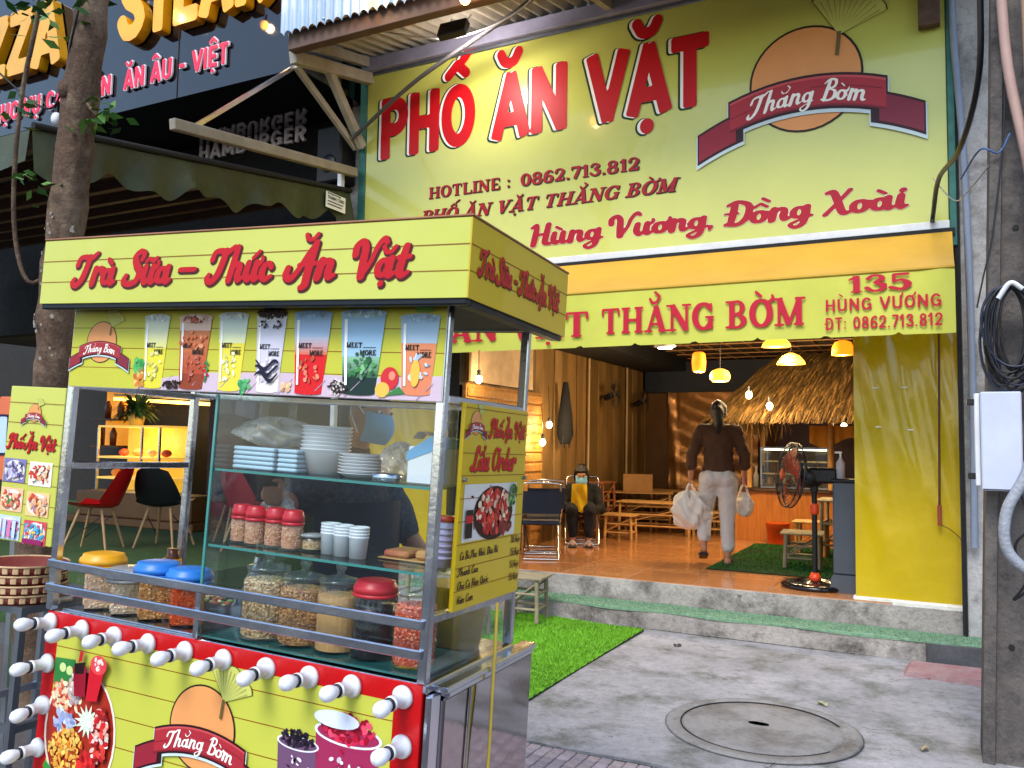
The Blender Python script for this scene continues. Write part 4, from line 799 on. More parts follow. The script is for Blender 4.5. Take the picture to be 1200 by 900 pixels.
for zz, rr in ((.0, .27), (.04, .27)): b.tube([tuple(fq @ Vector((rr * math.cos(a), rr * math.sin(a), zz))) for a in [i * math.pi / 16 for i in range(33)]], .007, 6, False)
for i in range(36):
    a = i * math.pi / 18
    for sg_ in (1, -1): b.tube([tuple(fq @ Vector((r * math.cos(a), r * math.sin(a), .02 + sg_ * h))) for r, h in ((.05, .085), (.15, .075), (.23, .05), (.27, .02))], .0022, 4, False)
for r, h in ((.08, .085), (.14, .078), (.2, .062)):
    for sg_ in (1, -1): b.tube([tuple(fq @ Vector((r * math.cos(a), r * math.sin(a), .02 + sg_ * h))) for a in [i * math.pi / 14 for i in range(29)]], .0022, 4, False)
obj('grille', b, BLACKPL, t)
for i in range(3):
    b = MB(); a0 = i * 2.094; b.grid(lambda u, v: tuple(fq @ Vector(((.04 + .19 * u) * math.cos(a0 + (v - .5) * 1.3 * (.5 + .5 * u)), (.04 + .19 * u) * math.sin(a0 + (v - .5) * 1.3 * (.5 + .5 * u)), .02 + (v - .5) * .05))), 6, 6); obj('blade', b, mat('red_blade', 'a83a22', .3, var=.1), t)
b = MB(); b.lathe([(.0, .1), (.05, .095), (.055, .085)], 14, fq); obj('hub_badge', b, ORG, t)
# grey plinth with sanitizer bottle
t = thing('grey_plinth', 'slim grey plinth at the edge of the right yellow curtain', 'plinth', (-.66, 7.36, FZ)); GR = mat('grey_laminate', '454c56', .45, var=.12)
b = MB(); b.box((-.13, -.12, .14), (.13, .12, .88), .012); obj('column', b, GR, t); b = MB(); b.prism([(-.15, 0), (.15, 0), (.15, .1), (.13, .14), (-.13, .14), (-.15, .1)], -.14, .14); obj('foot', b, GR, t); b = MB(); b.box((-.14, -.13, .881), (.14, .13, .905), .006); obj('cap', b, BLACKPL, t)
t = thing('sanitizer_bottle', 'clear pump bottle standing on the grey plinth', 'bottle', (-.735, 7.33, FZ + .906)); b = MB(); b.lathe([(.03, 0), (.034, .01), (.034, .13), (.014, .16), (.014, .17)], 14); obj('bottle', b, mat('milky_plastic', 'c8c8d8', .3, trans=.4), t); b = MB(); b.cyl((0, 0, .17), (0, 0, .21), .008, n=8); b.box((-.045, -.008, .205), (.012, .008, .222), .003); obj('pump', b, WHITEPAINT, t)
# folding chairs
CHR = mat('chrome_tube', 'c8c4c0', .15, 1., var=.1); NAVY = mat('navy_vinyl', '121a2c', .45, var=.15)
def folding_chair(label, loc, rotz, seatc=NAVY, s=1.):
    t = thing('folding_chair', label, 'chair', loc, rotz, 'metal folding chairs')     # faces -y; the backrest stands at +y
    for sx in (-.19, .19):
        b = MB(); b.tube(spline([(sx, -.22, .012), (sx, -.08, .2), (sx, .1, .38), (sx, .2, .56), (sx, .24, .72)], 5), .011, 8); obj('leg', b, CHR, t)
        b = MB(); b.tube([(sx * .9, .2, .012), (sx * .9, -.02, .2), (sx * .9, -.16, .35)], .011, 8); obj('leg', b, CHR, t)
    b = MB(); b.tube(spline([(-.19, .24, .72), (-.15, .25, .76), (.15, .25, .76), (.19, .24, .72)], 5), .011, 8); obj('top_bar', b, CHR, t)
    for y, w in ((-.22, .19), (.2, .171)): b = MB(); b.cyl((-w, y, .012), (w, y, .012), .011, n=8); obj('floor_bar', b, CHR, t)
    b = MB(); b.box((-.2, -.19, .34), (.2, .17, .385), .015); obj('seat', b, seatc, t)
    b = MB(); b.grid(lambda u, v: (-.2 + .4 * u, .2 + .03 * v - .03 * math.sin(math.pi * u) * -1, .46 + .22 * v), 8, 4); b.grid(lambda u, v: (.2 - .4 * u, .222 + .03 * v - .03 * math.sin(math.pi * u) * -1, .46 + .22 * v), 8, 4); obj('backrest', b, seatc, t); return t
folding_chair('empty folding chair with navy backrest in front of the side menu board', (-3.62, 7.72, FZ), R_(205))
folding_chair('second empty folding chair tucked behind the navy one', (-3.86, 8.25, FZ), R_(215))
folding_chair('folding chair the woman in black sits on', (-3.76, 9.15, FZ), R_(22))
# ------------------------------------------------------------------ neighbouring restaurant on the left
NB = thing('restaurant_building', 'dark glass fronted restaurant with gold lettering left of the snack shop', 'building', (0, 0, 0))
def dark_glass():
    m = mat('dark_sign_glass', '05070c', .06, var=0, coat=1., spec=.3); N = m.node_tree.nodes; L = m.node_tree.links; p = N['Principled BSDF']; p.inputs['Coat Roughness'].default_value = .04; p.inputs['Coat IOR'].default_value = 1.4
    n = N.new('ShaderNodeTexNoise'); n.inputs['Scale'].default_value = 1.4; n.inputs['Detail'].default_value = 3; bu = N.new('ShaderNodeBump'); bu.inputs['Strength'].default_value = .2; bu.inputs['Distance'].default_value = .1
    tc = N.new('ShaderNodeTexCoord'); L.new(tc.outputs['Object'], n.inputs[0]); L.new(n.outputs[0], bu.inputs['Height']); L.new(bu.outputs[0], p.inputs['Coat Normal']); return m
DG = dark_glass()
b = MB(); b.box((-13, 6.0, 5.08), (-5.46, 7.2, 7.6)); obj('sign_box', b, DG, NB)
for i in range(5): b = MB(); b.box((-12.4 + i * 1.75, 5.994, 5.08), (-12.39 + i * 1.75, 5.999, 7.6)); obj('panel_joint', b, DARK, NB)
b = MB(); b.box((-5.455, 5.985, 5.06), (-5.435, 6.6, 7.6)); obj('edge_trim', b, STEEL_D, NB)
b = MB(); b.box((-13, 7.2, 2.9), (-5.6, 7.4, 5.08)); obj('lower_wall', b, mat('matte_black', '050506', .75, var=.1, spec=.2), NB)
GOLD = mat('gold_acrylic', 'd99c10', .25, var=.12, scale=3, coat=.3); GOLDE = mat('gold_edge', '8c4c08', .4)
for tx, x, w in (('PIZZA', -11.15, 2.2), ('STEAK', -7.96, 2.2)):
    L_ = solid_text('lettering', NB, tx, x, 5.985, 5.83, .72, GOLD, width=w, depth=.11, grow=.05, res=30)
for tx, x, w, z, h in (('PHỤC VỤ CÁC MÓN', -10.5, 2.35, 5.3, .22), ('ĂN ÂU - VIỆT', -7.95, 1.58, 5.3, .22)):
    solid_text('lettering', NB, tx, x, 5.99, z, h, mat('pale_letter_edge', 'd8dce8', .4), width=w, depth=.02, grow=.055, res=24); solid_text('lettering', NB, tx, x, 5.965, z, h, mat('crimson_letter', 'c0183a', .35, emit=.35, ecol='d01c40'), width=w, depth=.008, grow=.01, res=24)
mat('white_letter', 'c8c4d4', .4)
solid_text('lettering', NB, 'HAMBURGER', -8.1, 7.19, 4.9, .18, MATS['white_letter'], width=1.72, depth=.03, grow=.01, res=18)
# awning with green valance and timber joists
NA = thing('green_awning', 'dark green canvas awning over the restaurant terrace with drooping valance', 'awning', (-5.45, 3.4, 0))
GREEN = mat('green_canvas', '272c14', .5, var=.35, scale=3, bump=.8, bscale=5, col2='3c421f')
az = lambda y: 3.58 + .147 * (y - .1)
b = MB(); b.grid(lambda u, v: (-6.5 * u, 3.4 * v, az(3.4 * v) + .012 * math.sin(v * 40)), 4, 40); obj('canopy', b, mat('brown_canvas', '22140e', .8, var=.3), NA)
b = MB()
def val(u, v):
    y = 3.4 * u; f = math.sin(u * 52) * .022 + math.sin(u * 19 + 1) * .03; return (.01 + f * v + .02 * v, y, az(y) - .01 - (.29 + .05 * math.sin(u * 26) + .03 * math.sin(u * 61)) * v)
b.grid(val, 160, 8); obj('valance', b, GREEN, NA)
b = MB(); b.grid(lambda u, v: (-6.5 * u, -.01 - .02 * v - .02 * math.sin(u * 60) * v, az(0) - .01 - (.22 + .04 * math.sin(u * 40)) * v), 160, 6); obj('valance', b, GREEN, NA)
b = MB(); b.tube([(.02, 0, az(0) + .02), (.02, 3.4, az(3.4) + .02)], .025, 8); obj('edge_tube', b, DARK, NA)
for i in range(8): b = MB(); b.box((-6.5, .1 + i * .42, az(.1 + i * .42) - .11), (-.05, .16 + i * .42, az(.1 + i * .42) - .02)); obj('joist', b, WOODD, NA)
b = MB(); b.box((.045, 2.98, az(3) - .2), (.05, 3.28, az(3) - .04)); st_ = obj('sticker', b, WHITEP, NA)
P = Print(.0005, 0); P.text('THÀNH CÔNG', SANS, 3.0, az(3) - .11, width=.26, height=.035, cols=('2a2a30',), grow=(.02,), res=12); [P.rect(3.0, az(3) - zz, 3.0 + ww, az(3) - zz + .012, '4a4a52') for zz, ww in ((.06, .2), (.14, .24), (.17, .22))]; P.build('lettering', st_, loc=(.0515, 0, 0), rotz=R_(90))
b = MB(); b.bar((-5.4, 4.5, 3.98), (-5.42, 6.85, 4.29), .07, .09, bev=.006); tag(obj('beige_beam', b, mat('beige_steel', '8c8474', .6, .1, var=.2)), 'beige steel beam running above the green awning edge', 'beam')
b = MB(); b.bar((-5.4, 4.75, 4.06), (-5.45, 6.0, 5.12), .035, .035); tag(obj('stay_bar', b, STEEL), 'silver stay bar slanting from the beige beam up to the dark sign', 'bar')
for k_, (x, w) in enumerate(((-5.5, .05), (-5.56, .03))): b = MB(); b.bar((x, 6.72 + .1 * k_, 0), (x, 6.72 + .1 * k_, 4.3 + .3 * k_), w, w); tag(obj('drain_pipe', b, WHITEPAINT), ('pale pipe rising at the left edge of the yellow banner', 'thin pale pipe beside the pipe at the left edge of the banner')[k_], 'pipe')
t = thing('loudspeaker', 'black loudspeaker box mounted at the left edge of the banner', 'loudspeaker', (-5.62, 6.9, 4.5)); b = MB(); b.box((-.25, -.15, -.3), (.08, .12, .3), .02); obj('cabinet', b, mat('speaker_black', '101014', .6), t); b = MB(); b.lathe([(.1, 0), (.09, .012), (.0, .004)], 18, Matrix.Translation((-.08, -.151, -.1)) @ Matrix.Rotation(R_(90), 4, 'X')); obj('cone', b, BLACKPL, t)
# terrace and room
b = MB(); b.box((-14, 4.2, -.01), (-5.7, 14, .325)); obj('terrace', b, mat('terrace_turf', '2f4a1c', .9, var=.4, scale=30, bump=.5, bscale=80), kind='structure')
b = MB(); b.box((-34, 9.8, -.01), (-5.6, 10.0, 6)); obj('restaurant_back_wall', b, mat('charcoal_wall', '1c1714', .7, var=.3), kind='structure')
b = MB(); b.box((-5.72, 7.4, .3), (-5.6, 9.8, 3.6)); obj('restaurant_side_wall', b, mat('teal_wall', '1a2a34', .7, var=.2), kind='structure')
b = MB(); b.box((-13, 7.4, 2.9), (-5.6, 9.8, 3.0)); obj('restaurant_ceiling', b, DARK, kind='structure')
t = thing('cove_light', 'long warm light strip along the dark restaurant wall', 'light', (-10.6, 9.2, 2.02)); b = MB(); b.bar((-1.9, .3, .1), (1.9, -.3, -.08), .03, .05); obj('strip', b, mat('cove_glow', 'ffe080', .4, emit=4., ecol='ffc040', var=0), t); b = MB(); b.bar((-1.9, .34, .17), (1.9, -.26, -.01), .1, .04); obj('ledge', b, mat('cream_ledge', 'b8a070', .6), t); bulb_light(t, (0, -.3, -.1), 18, (1, .75, .35), .3)
FR = thing('cake_display', 'glowing yellow cake display case standing in the restaurant', 'display case', (-11.1, 9.0, .326))
b = MB(); b.box((-.7, -.3, 0), (.7, .3, .3), .01); obj('plinth', b, BLACKPL, FR)
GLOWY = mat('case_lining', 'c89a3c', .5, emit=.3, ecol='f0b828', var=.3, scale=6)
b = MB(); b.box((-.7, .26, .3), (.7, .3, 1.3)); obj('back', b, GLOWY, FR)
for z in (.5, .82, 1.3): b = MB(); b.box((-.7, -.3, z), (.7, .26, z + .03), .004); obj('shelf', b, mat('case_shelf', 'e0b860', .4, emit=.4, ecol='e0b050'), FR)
for x in (-.69, .3, .69): b = MB(); b.box((x - .015, -.3, .3), (x + .015, -.27, 1.3)); obj('upright', b, STEEL, FR)
for i in range(8): b = MB(); b.ell((-.55 + .16 * i, -.05, (.59, .91)[i % 2]), (.08, .08, .06), 10, 6); tag(obj('cake', b, mat('cake_%d' % (i % 3), ('d88a40', 'b84a30', 'e8d8a0')[i % 3], .6), loc=(-11.1, 9.0, .326)), 'round %s cake, %s from the left in the glowing display' % (('amber', 'red', 'cream')[i % 3], ORD[i]), 'cake', 'cakes in the display')
bulb_light(FR, (0, -.1, 1.1), 8, (1, .75, .3), .1)
t = thing('potted_plant', 'dark leafy potted plant standing on the glowing cake display', 'plant', (-11.3, 9.0, 1.66)); b = MB(); b.lathe([(.1, 0), (.14, .2), (.12, .2)], 14); obj('pot', b, mat('amber_pot', 'c0a050', .5), t); b = MB(); random.seed(9)
for i in range(140):
    a = random.uniform(0, 6.28); r = random.uniform(.2, .55); el = random.uniform(-.2, 1.1); d = Vector((math.cos(a) * math.cos(el), math.sin(a) * math.cos(el), math.sin(el))) * r; n = d.cross(Vector((0, 0, 1))).normalized() * .035; c = Vector((0, 0, .22)); b.add([c, c + d * .6 + n, c + d + Vector((0, 0, -.12)), c + d * .6 - n], [(0, 1, 2, 3)])
obj('foliage', b, mat('dark_leaf', '16301a', .5, var=.4), t)
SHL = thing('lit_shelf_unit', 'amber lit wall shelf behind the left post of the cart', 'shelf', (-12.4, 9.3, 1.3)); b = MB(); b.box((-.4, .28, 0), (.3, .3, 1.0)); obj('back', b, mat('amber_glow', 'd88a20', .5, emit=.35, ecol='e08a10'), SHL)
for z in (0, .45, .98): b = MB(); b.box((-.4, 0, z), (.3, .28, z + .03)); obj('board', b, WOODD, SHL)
for i in range(4): b = MB(); b.lathe([(.05, 0), (.06, .2), (.02, .3)], 10, Matrix.Translation((-.3 + .16 * i, .12, (.03, .48)[i % 2]))); tag(obj('vase', b, mat('dark_vase', '5a2c14', .4), loc=(-12.4, 9.3, 1.3)), 'dark brown vase, %s from the left on the amber lit shelf' % ORD[i], 'vase', 'vases on the lit shelf')
b = MB(); b.box((-9.3, 8.6, .326), (-8.6, 8.9, 2.1), .02); tag(obj('maroon_cabinet', b, mat('maroon_panel', '3a0a0e', .6, var=.2)), 'dark maroon cabinet right of the glowing cake display', 'cabinet')
b = MB(); b.box((-10.6, 7.4, .326), (-8.2, 7.9, .42), .01); b.box((-10.5, 7.45, .42), (-8.3, 7.85, .75), .02); tag(obj('wooden_bench', b, mat('honey_wood', '6a431c', .5, var=.25, scale=4)), 'honey wood bench behind the shell chairs on the terrace', 'bench')
# shell chairs
LEGW = mat('beech_leg', 'b08a60', .5, var=.2)
def shell_chair(label, loc, rotz, m):
    t = thing('shell_chair', label, 'chair', loc, rotz, 'shell chairs on the restaurant terrace'); b = MB()
    def f(u, v):
        x = (u - .5) * 2; w = .23 + .02 * math.sin(v * 3.1)
        if v < .45: q = v / .45; y = -.22 + .4 * q; z = .44 - .015 * math.sin(q * 3.14) + .05 * x * x + .02 * (1 - q)
        else: q = (v - .45) / .55; y = .18 + .1 * q + .05 * math.sin(q * 1.5); z = .45 + .4 * q + .06 * x * x * (1 - q); w *= 1 - .25 * q * q
        return (x * w, y - .06 * x * x * (v > .45), z - (.04 * x * x * q if v > .45 else 0))
    b.grid(f, 14, 22); b.grid(lambda u, v: tuple(a + d for a, d in zip(f(1 - u, v), (0, .008 * (v > .45), -.01))), 14, 22); obj('shell', b, m, t)
    for sx in (-1, 1):
        for sy, yy in ((-1, -.24), (1, .2)): b = MB(); b.tube([(sx * .22, yy, 0), (sx * .12, yy * .5, .42)], [.012, .016], 8); obj('leg', b, LEGW, t)
        b = MB(); b.cyl((sx * .2, -.2, .1), (sx * .14, .12, .36), .005, n=5); obj('brace', b, BLACKPL, t)
    return t
RS = mat('red_shell', 'c01416', .35, var=.06); BS = mat('black_shell', '0e0f14', .4, var=.1)
shell_chair('red shell chair with wooden legs seen through the left end of the cart', (-7.75, 5.75, .326), R_(-60), RS)
shell_chair('black shell chair beside the red one seen through the cart frame', (-7.4, 6.3, .326), R_(200), BS)
shell_chair('black shell chair farthest right seen behind the glass case edge', (-7.0, 6.95, .326), R_(150), BS)
shell_chair('red shell chair seen through the glass case behind the vendor', (-6.45, 6.6, .326), R_(100), mat('rose_shell', 'c0242c', .35))
# trunk of the street tree
TR = thing('street_tree', 'rough barked street tree trunk rising behind the left end of the cart', 'tree', (-4.5, 3.0, 0))
bark = rough_concrete('tree_bark', '5c4434', '38291f', '84705c', 1.)
b = MB(); tp = spline([(-.03, .02, -.05), (-.02, .0, .9), (.05, -.01, 1.78), (.1, -.04, 2.36), (.17, -.05, 3.0), (.25, -.06, 3.66), (.32, -.05, 4.4), (.3, 0, 5.6)], 6); nt = len(tp); rr = [.112 - .035 * i / nt + .006 * math.sin(i * 2.1) for i in range(nt)]
b.tube(tp, rr, 22); b.v = [(x + .008 * math.sin(9 * math.atan2(y + .03, x - .1) * 2 + 3 * math.sin(z * 7)) * math.cos(math.atan2(y, x)), y + .008 * math.sin(18 * math.atan2(y + .03, x - .1) + 3 * math.sin(z * 7)), z) for x, y, z in b.v]; b.ell((.2, -.13, 3.42), (.05, .05, .06)); b.ell((.13, -.1, 2.6), (.06, .05, .07)); b.ell((.24, -.1, 2.52), (.06, .05, .05)); tk = obj('trunk', b, bark, TR)
b = MB(); random.seed(3)
for i in range(34): z = random.uniform(1.9, 2.75); a = random.uniform(-2.4, -.4); x0 = .06 + .1 * (z - 1.9); w_ = random.uniform(.003, .009); b.box((-w_, -.002, -w_ * 1.6), (w_, .002, w_), 0, Matrix.Translation((x0 + .118 * math.cos(a), -.03 + .118 * math.sin(a), z)) @ Matrix.Rotation(a + 1.57, 4, 'Z') @ Matrix.Rotation(random.uniform(-.5, .5), 4, 'Y'))
obj('lime_flecks', b, mat('lime_wash', '8c867e', .9), TR, kind='stuff')
b = MB(); random.seed(8)
LF = print_mat('leaf_blades', .5, 0., .3); lc = [lin(c) for c in ('2f5a1c', '46742a', '587c34', '24481a')]
for (cx, cy, cz_, n, s) in ((.15, -.25, 3.9, 60, .28), (.42, -.06, 3.25, 26, .14), (.0, -.3, 3.3, 16, .14), (.05, -.2, 2.9, 16, .14), (.3, .0, 5.4, 500, .9), (-.5, .2, 5.9, 500, 1.0), (1.0, .0, 6.0, 500, 1.0), (.3, -.6, 6.2, 400, .9)):
    for i in range(n):
        c = Vector((cx + random.gauss(0, s * .5), cy + random.gauss(0, s * .4), cz_ + random.gauss(0, s * .35))); d = Vector((random.gauss(0, 1), random.gauss(0, 1), random.gauss(-.4, .6))).normalized() * random.uniform(.06, .11); n_ = d.cross(Vector((random.gauss(0, 1), random.gauss(0, 1), 1))).normalized() * .022; b.col = random.choice(lc)
        b.add([c, c + d * .45 + n_, c + d, c + d * .45 - n_], [(0, 1, 2, 3)])
obj('crown', b, LF, TR, kind='stuff')
for p in ([(.1, -.05, 2.45), (-.02, -.15, 2.35), (-.1, -.2, 2.7), (-.02, -.25, 3.3), (.1, -.25, 3.85)], [(.24, -.08, 3.4), (.36, -.06, 3.28), (.44, -.06, 3.24)], [(.3, 0, 4.6), (.7, 0, 5.4), (1.0, 0, 6.0)], [(.3, 0, 4.6), (-.2, .1, 5.4), (-.5, .2, 5.9)]):
    b = MB(); b.tube(spline(p, 5), .012 if p[0][2] < 4 else .04, 6); obj('branch', b, bark, TR)
b = MB(); b.tube(spline([(-4.9, 2.6, 3.75), (-4.5, 2.85, 3.35), (-4.35, 2.88, 3.45), (-4.25, 2.85, 3.7), (-4.0, 2.8, 4.2)], 8), .006, 6); tag(obj('black_cable', b, BLACKPL), 'black cable wrapped loosely round the street tree trunk', 'cable')
t = thing('unlit_bulb', 'white unlit bulb hanging on a black cable left of the tree trunk', 'bulb', (-4.42, 2.9, 3.28)); b = MB(); b.ell((0, 0, 0), (.03, .03, .04)); obj('glass', b, BGL0 if 'BGL0' in globals() else mat('frosted_bulb', 'dfe3ec', .25, var=.03), t); b = MB(); b.cyl((0, 0, .03), (0, 0, .1), .015, n=8); obj('socket', b, BLACKPL, t)
# orange placard behind the left menu board
t = thing('orange_placard', 'orange placard with outlined letters at the left edge behind the menu board', 'sign', (-3.62, 2.2, 0), R_(25)); b = MB(); b.box((-.3, 0, 1.3), (.1, .02, 1.66), .003); obj('board', b, mat('orange_board', 'd06a44', .5, var=.1), t)
P = Print(.0008, -.002); P.text('ỐI', SANS, -.16, 1.42, width=.2, height=.15, cols=('1a1c40', 'b8d0f0'), grow=(.09, .02), res=20); P.build('lettering', t)
for x in (-.28, .08): b = MB(); b.bar((x, .01, 0), (x, .01, 1.3), .02, .02); obj('leg', b, STEEL_D, t)
# lit bulbs strung along the roof edge
SBULB = mat('warm_string_bulb', 'ffd9a0', .3, emit=14., ecol='ffb050', var=0)
for k_, (x, y, z) in enumerate(((-4.3, 5.5, 5.3), (-3.31, 5.5, 5.02), (-6.43, 5.5, 5.95), (-5.43, 5.5, 5.7), (-7.53, 5.5, 6.2))):
    t = thing('string_bulb', ('lit warm bulb at the top of the pale blue sheet', 'lit warm bulb at the roof edge above the floodlight', 'lit warm bulb in front of the gold letter T', 'lit warm bulb near the last gold letter', 'lit warm bulb in front of the gold letter S')[k_], 'bulb', (x, y, z), group='warm bulbs along the roof edges'); b = MB(); b.ell((0, 0, 0), (.045, .045, .055)); obj('glass', b, SBULB, t); b = MB(); b.cyl((0, 0, .05), (0, 0, .12), .02, n=8); obj('socket', b, BLACKPL, t); b = MB(); b.cyl((0, 0, .12), (0, .1, .5), .005, n=5); obj('cord', b, BLACKPL, t); bulb_light(t, (0, -.08, 0), 3, (1, .7, .4), .05)
# cables in front of the sign
b = MB(); b.tube(spline([(-5.35, 6.7, 4.6), (-4.4, 6.5, 4.98), (-3.1, 6.2, 5.28), (-2.2, 5.6, 5.35)], 8), .02, 8); tag(obj('thick_cable', b, mat('grey_cable', '4a4a4c', .5)), 'thick grey cable slanting across the left half of the banner', 'cable')
b = MB(); b.tube(spline([(-4.85, 5.6, 5.25), (-4.3, 6.0, 5.16), (-3.8, 6.2, 5.12), (-3.2, 6.2, 5.22), (-2.6, 5.9, 5.4)], 8), .008, 6); tag(obj('white_cable', b, WHITEPAINT), 'thin white cable sagging under the corrugated roof', 'cable')
# ------------------------------------------------------------------ food cart
CM = Matrix(((.9973016, -.0608339, .0410953, -1.14727), (.0599905, .9979683, .0214569, 1.77848), (-.0423171, -.0189337, .9989248, .90221), (0, 0, 0, 1)))
def cw(x, y, z, rz=0.): return CM @ Matrix.Translation((x, y, z)) @ Matrix.Rotation(rz, 4, 'Z')
CART = thing('food_cart', 'yellow and red street food cart with glass case, menu boards and bulb rows', 'food cart', M=CM)
def cpart(name, mb, m, parent=None, **k): return obj(name, mb, m, parent or CART, **k)
SIDEY = mat('side_panel_film', 'cfae04', .3, var=.05, scale=3, coat=.2)
STRIPE = '8a5a14'
W0 = -1.335
# body
b = MB(); b.box((W0 + .004, .016, -.74), (-.004, .52, -.03), .004); cpart('body', b, STEEL)
b = MB(); b.box((W0 - .01, -.004, -.028), (.012, .53, -.004), .004); cpart('counter', b, STEEL)
b = MB(); b.box((.004, .06, -.76), (.03, .64, -.05), .005); cpart('side_cabinet', b, mat('mirror_steel', 'a5a1a6', .06, 1., var=.1, scale=2, bump=.1, bscale=2.2, rvar=.04))
b = MB(); b.box((.004, .52, -.76), (-.3, .64, -.05), .005); cpart('side_cabinet', b, MATS['mirror_steel'])
b = MB(); b.box((.002, .0, -.76), (.022, .056, -.03), .006); cpart('corner_trim', b, STEEL)
b = MB(); b.box((.003, .03, -.028), (.05, .62, -.012), .003); b.box((.003, .06, -.046), (.042, .62, -.03), .003); cpart('ledge', b, STEEL)
for x in (-1.28, -.06):
    for y in (.06, .46):
        zg = -(.902 - .0423 * x - .0189 * y) + .004
        b = MB(); b.cyl((x, y, -.74), (x, y, zg + .1), .022, n=10); lg = cpart('leg', b, STEEL_D)
        b = MB(); b.lathe([(.0, -.02), (.045, -.018), (.05, 0), (.045, .018), (.0, .02)], 16, Matrix.Translation((x, y, zg + .052)) @ Matrix.Rotation(R_(90), 4, 'Y')); cpart('castor', b, BLACKPL)
# front panel: red border round a striped yellow print
b = MB(); b.box((W0 - .008, -.006, -.735), (.0, .012, -.006), .002); FP = cpart('front_panel', b, mat('red_acrylic', 'b8080e', .22, var=.04, coat=.3))
P = Print(.0001, -.0065); P.rect(-1.288, -.7, -.078, -.058, 'bcc04c')
for i in range(8): z = -.106 - i * .083; P.rect(-1.288, z - .0015, -.078, z + .0015, STRIPE)
P.build('striped_print', FP, print_mat('panel_print', .28, .2, .04))
P = Print(.0003, -.0085); emblem(P, -.685, -.245, .27, small=False, res=18); P.build('emblem', FP)
random.seed(11)
def blob_mass(P, cx, cz, rx, rz, cols, n, r0, r1):
    st0 = P.step; P.step = min(P.step, .00002); P.k *= st0 / P.step
    for i in range(int(n * 1.8)):
        a = random.uniform(0, 6.28); q = math.sqrt(random.random()); c_ = lin(random.choice(cols)); k_ = random.uniform(.65, 1.2); P.disc(cx + rx * q * math.cos(a), cz + rz * q * math.sin(a), random.uniform(r0, r1) * .75, random.uniform(r0, r1) * .5, tuple(min(1, v * k_) for v in c_), 8, rot=random.uniform(0, 3))
    P.k *= P.step / st0; P.step = st0
P = Print(.00012, -.0085)
P.disc(-1.155, -.345, .15, .19, 'e6ddcc', 30); P.disc(-1.155, -.345, .142, .182, '9c2a1c', 30)
P.poly([(-1.285, -.14), (-1.2, -.135), (-1.195, -.21), (-1.285, -.22)], '2c7a3a'); P.disc(-1.25, -.165, .014, .014, 'c8d890', 12); P.disc(-1.22, -.17, .014, .014, 'c8d890', 12)
blob_mass(P, -1.22, -.25, .06, .05, ('e8a884', 'd86a4a', 'f0c8a8', 'c04030', 'e8d8b0'), 60, .008, .018); blob_mass(P, -1.19, -.22, .025, .05, ('c8b8b0', 'a89ca8', 'd8d0cc'), 30, .006, .014)
blob_mass(P, -1.22, -.32, .05, .03, ('a8b4d8', '8494c4', 'c8d0e8'), 26, .01, .02); blob_mass(P, -1.2, -.4, .07, .07, ('e8a040', 'd87828', 'f0c060', 'b84a20', 'e8b850'), 110, .006, .016)
for i in range(14): a = i * .449; P.poly([(-1.115 + .012 * math.cos(a + 1.57), -.3 + .012 * math.sin(a + 1.57)), (-1.115 + .055 * math.cos(a), -.3 + .05 * math.sin(a)), (-1.115 - .012 * math.cos(a + 1.57), -.3 - .012 * math.sin(a + 1.57))], ('c8e0c4', 'dcebd2')[i % 2])
blob_mass(P, -1.06, -.33, .035, .08, ('c02028', 'e04038', 'f0e0d8', '981a20', 'e8b0a0'), 60, .008, .018); blob_mass(P, -1.09, -.44, .05, .05, ('b81820', 'd02828', 'a01018'), 30, .012, .024); P.disc(-1.07, -.455, .02, .022, 'e8d060', 14)
P.poly([(-1.27, -.44), (-1.2, -.49), (-1.21, -.51), (-1.28, -.46)], '2f8a34')
P.poly([(-1.19, -.15), (-1.135, -.14), (-1.13, -.23), (-1.175, -.235)], '8e0c26'); P.poly([(-1.185, -.14), (-1.14, -.13), (-1.145, -.165), (-1.18, -.17)], '20080c'); P.poly([(-1.17, -.135), (-1.155, -.13), (-1.15, -.1), (-1.165, -.1)], 'd02030')
P.poly([(-1.12, -.135), (-1.055, -.12), (-1.08, -.235), (-1.125, -.24)], 'c41428'); P.disc(-1.085, -.13, .034, .028, 'd84048', 18); blob_mass(P, -1.085, -.128, .022, .018, ('f4d8d0', 'f8f0e8', 'e05060'), 12, .006, .012)
P.build('printed_platter', FP)
def printed_tub(cx, z, w, h, top, body, n):
    P = Print(.00012, -.0085); P.poly([(cx - w, z), (cx + w, z), (cx + w * .78, z - h), (cx - w * .78, z - h)], body); P.disc(cx, z, w * 1.04, w * .3, 'dfe6f0', 24); P.disc(cx, z, w * .95, w * .24, body, 24)
    blob_mass(P, cx, z + w * .16, w * .8, w * .34, top, n, w * .1, w * .17); blob_mass(P, cx, z - h * .45, w * .65, h * .35, (body, top[0], 'e8d8e8'), 22, w * .06, w * .16); P.build('printed_tub', FP)
printed_tub(-.358, -.215, .065, .2, ('14101c', '241a2e', '0a0810', '2e2438'), '6a4a6a', 44); printed_tub(-.205, -.165, .1, .26, ('b01030', 'd82850', '8c0c24', 'e04868'), '9a2a54', 52)
P = Print(.00012, -.0086 - .012); P.disc(-.235, -.128, .07, .022, 'd4dcec', 18); P.build('printed_cream', FP)
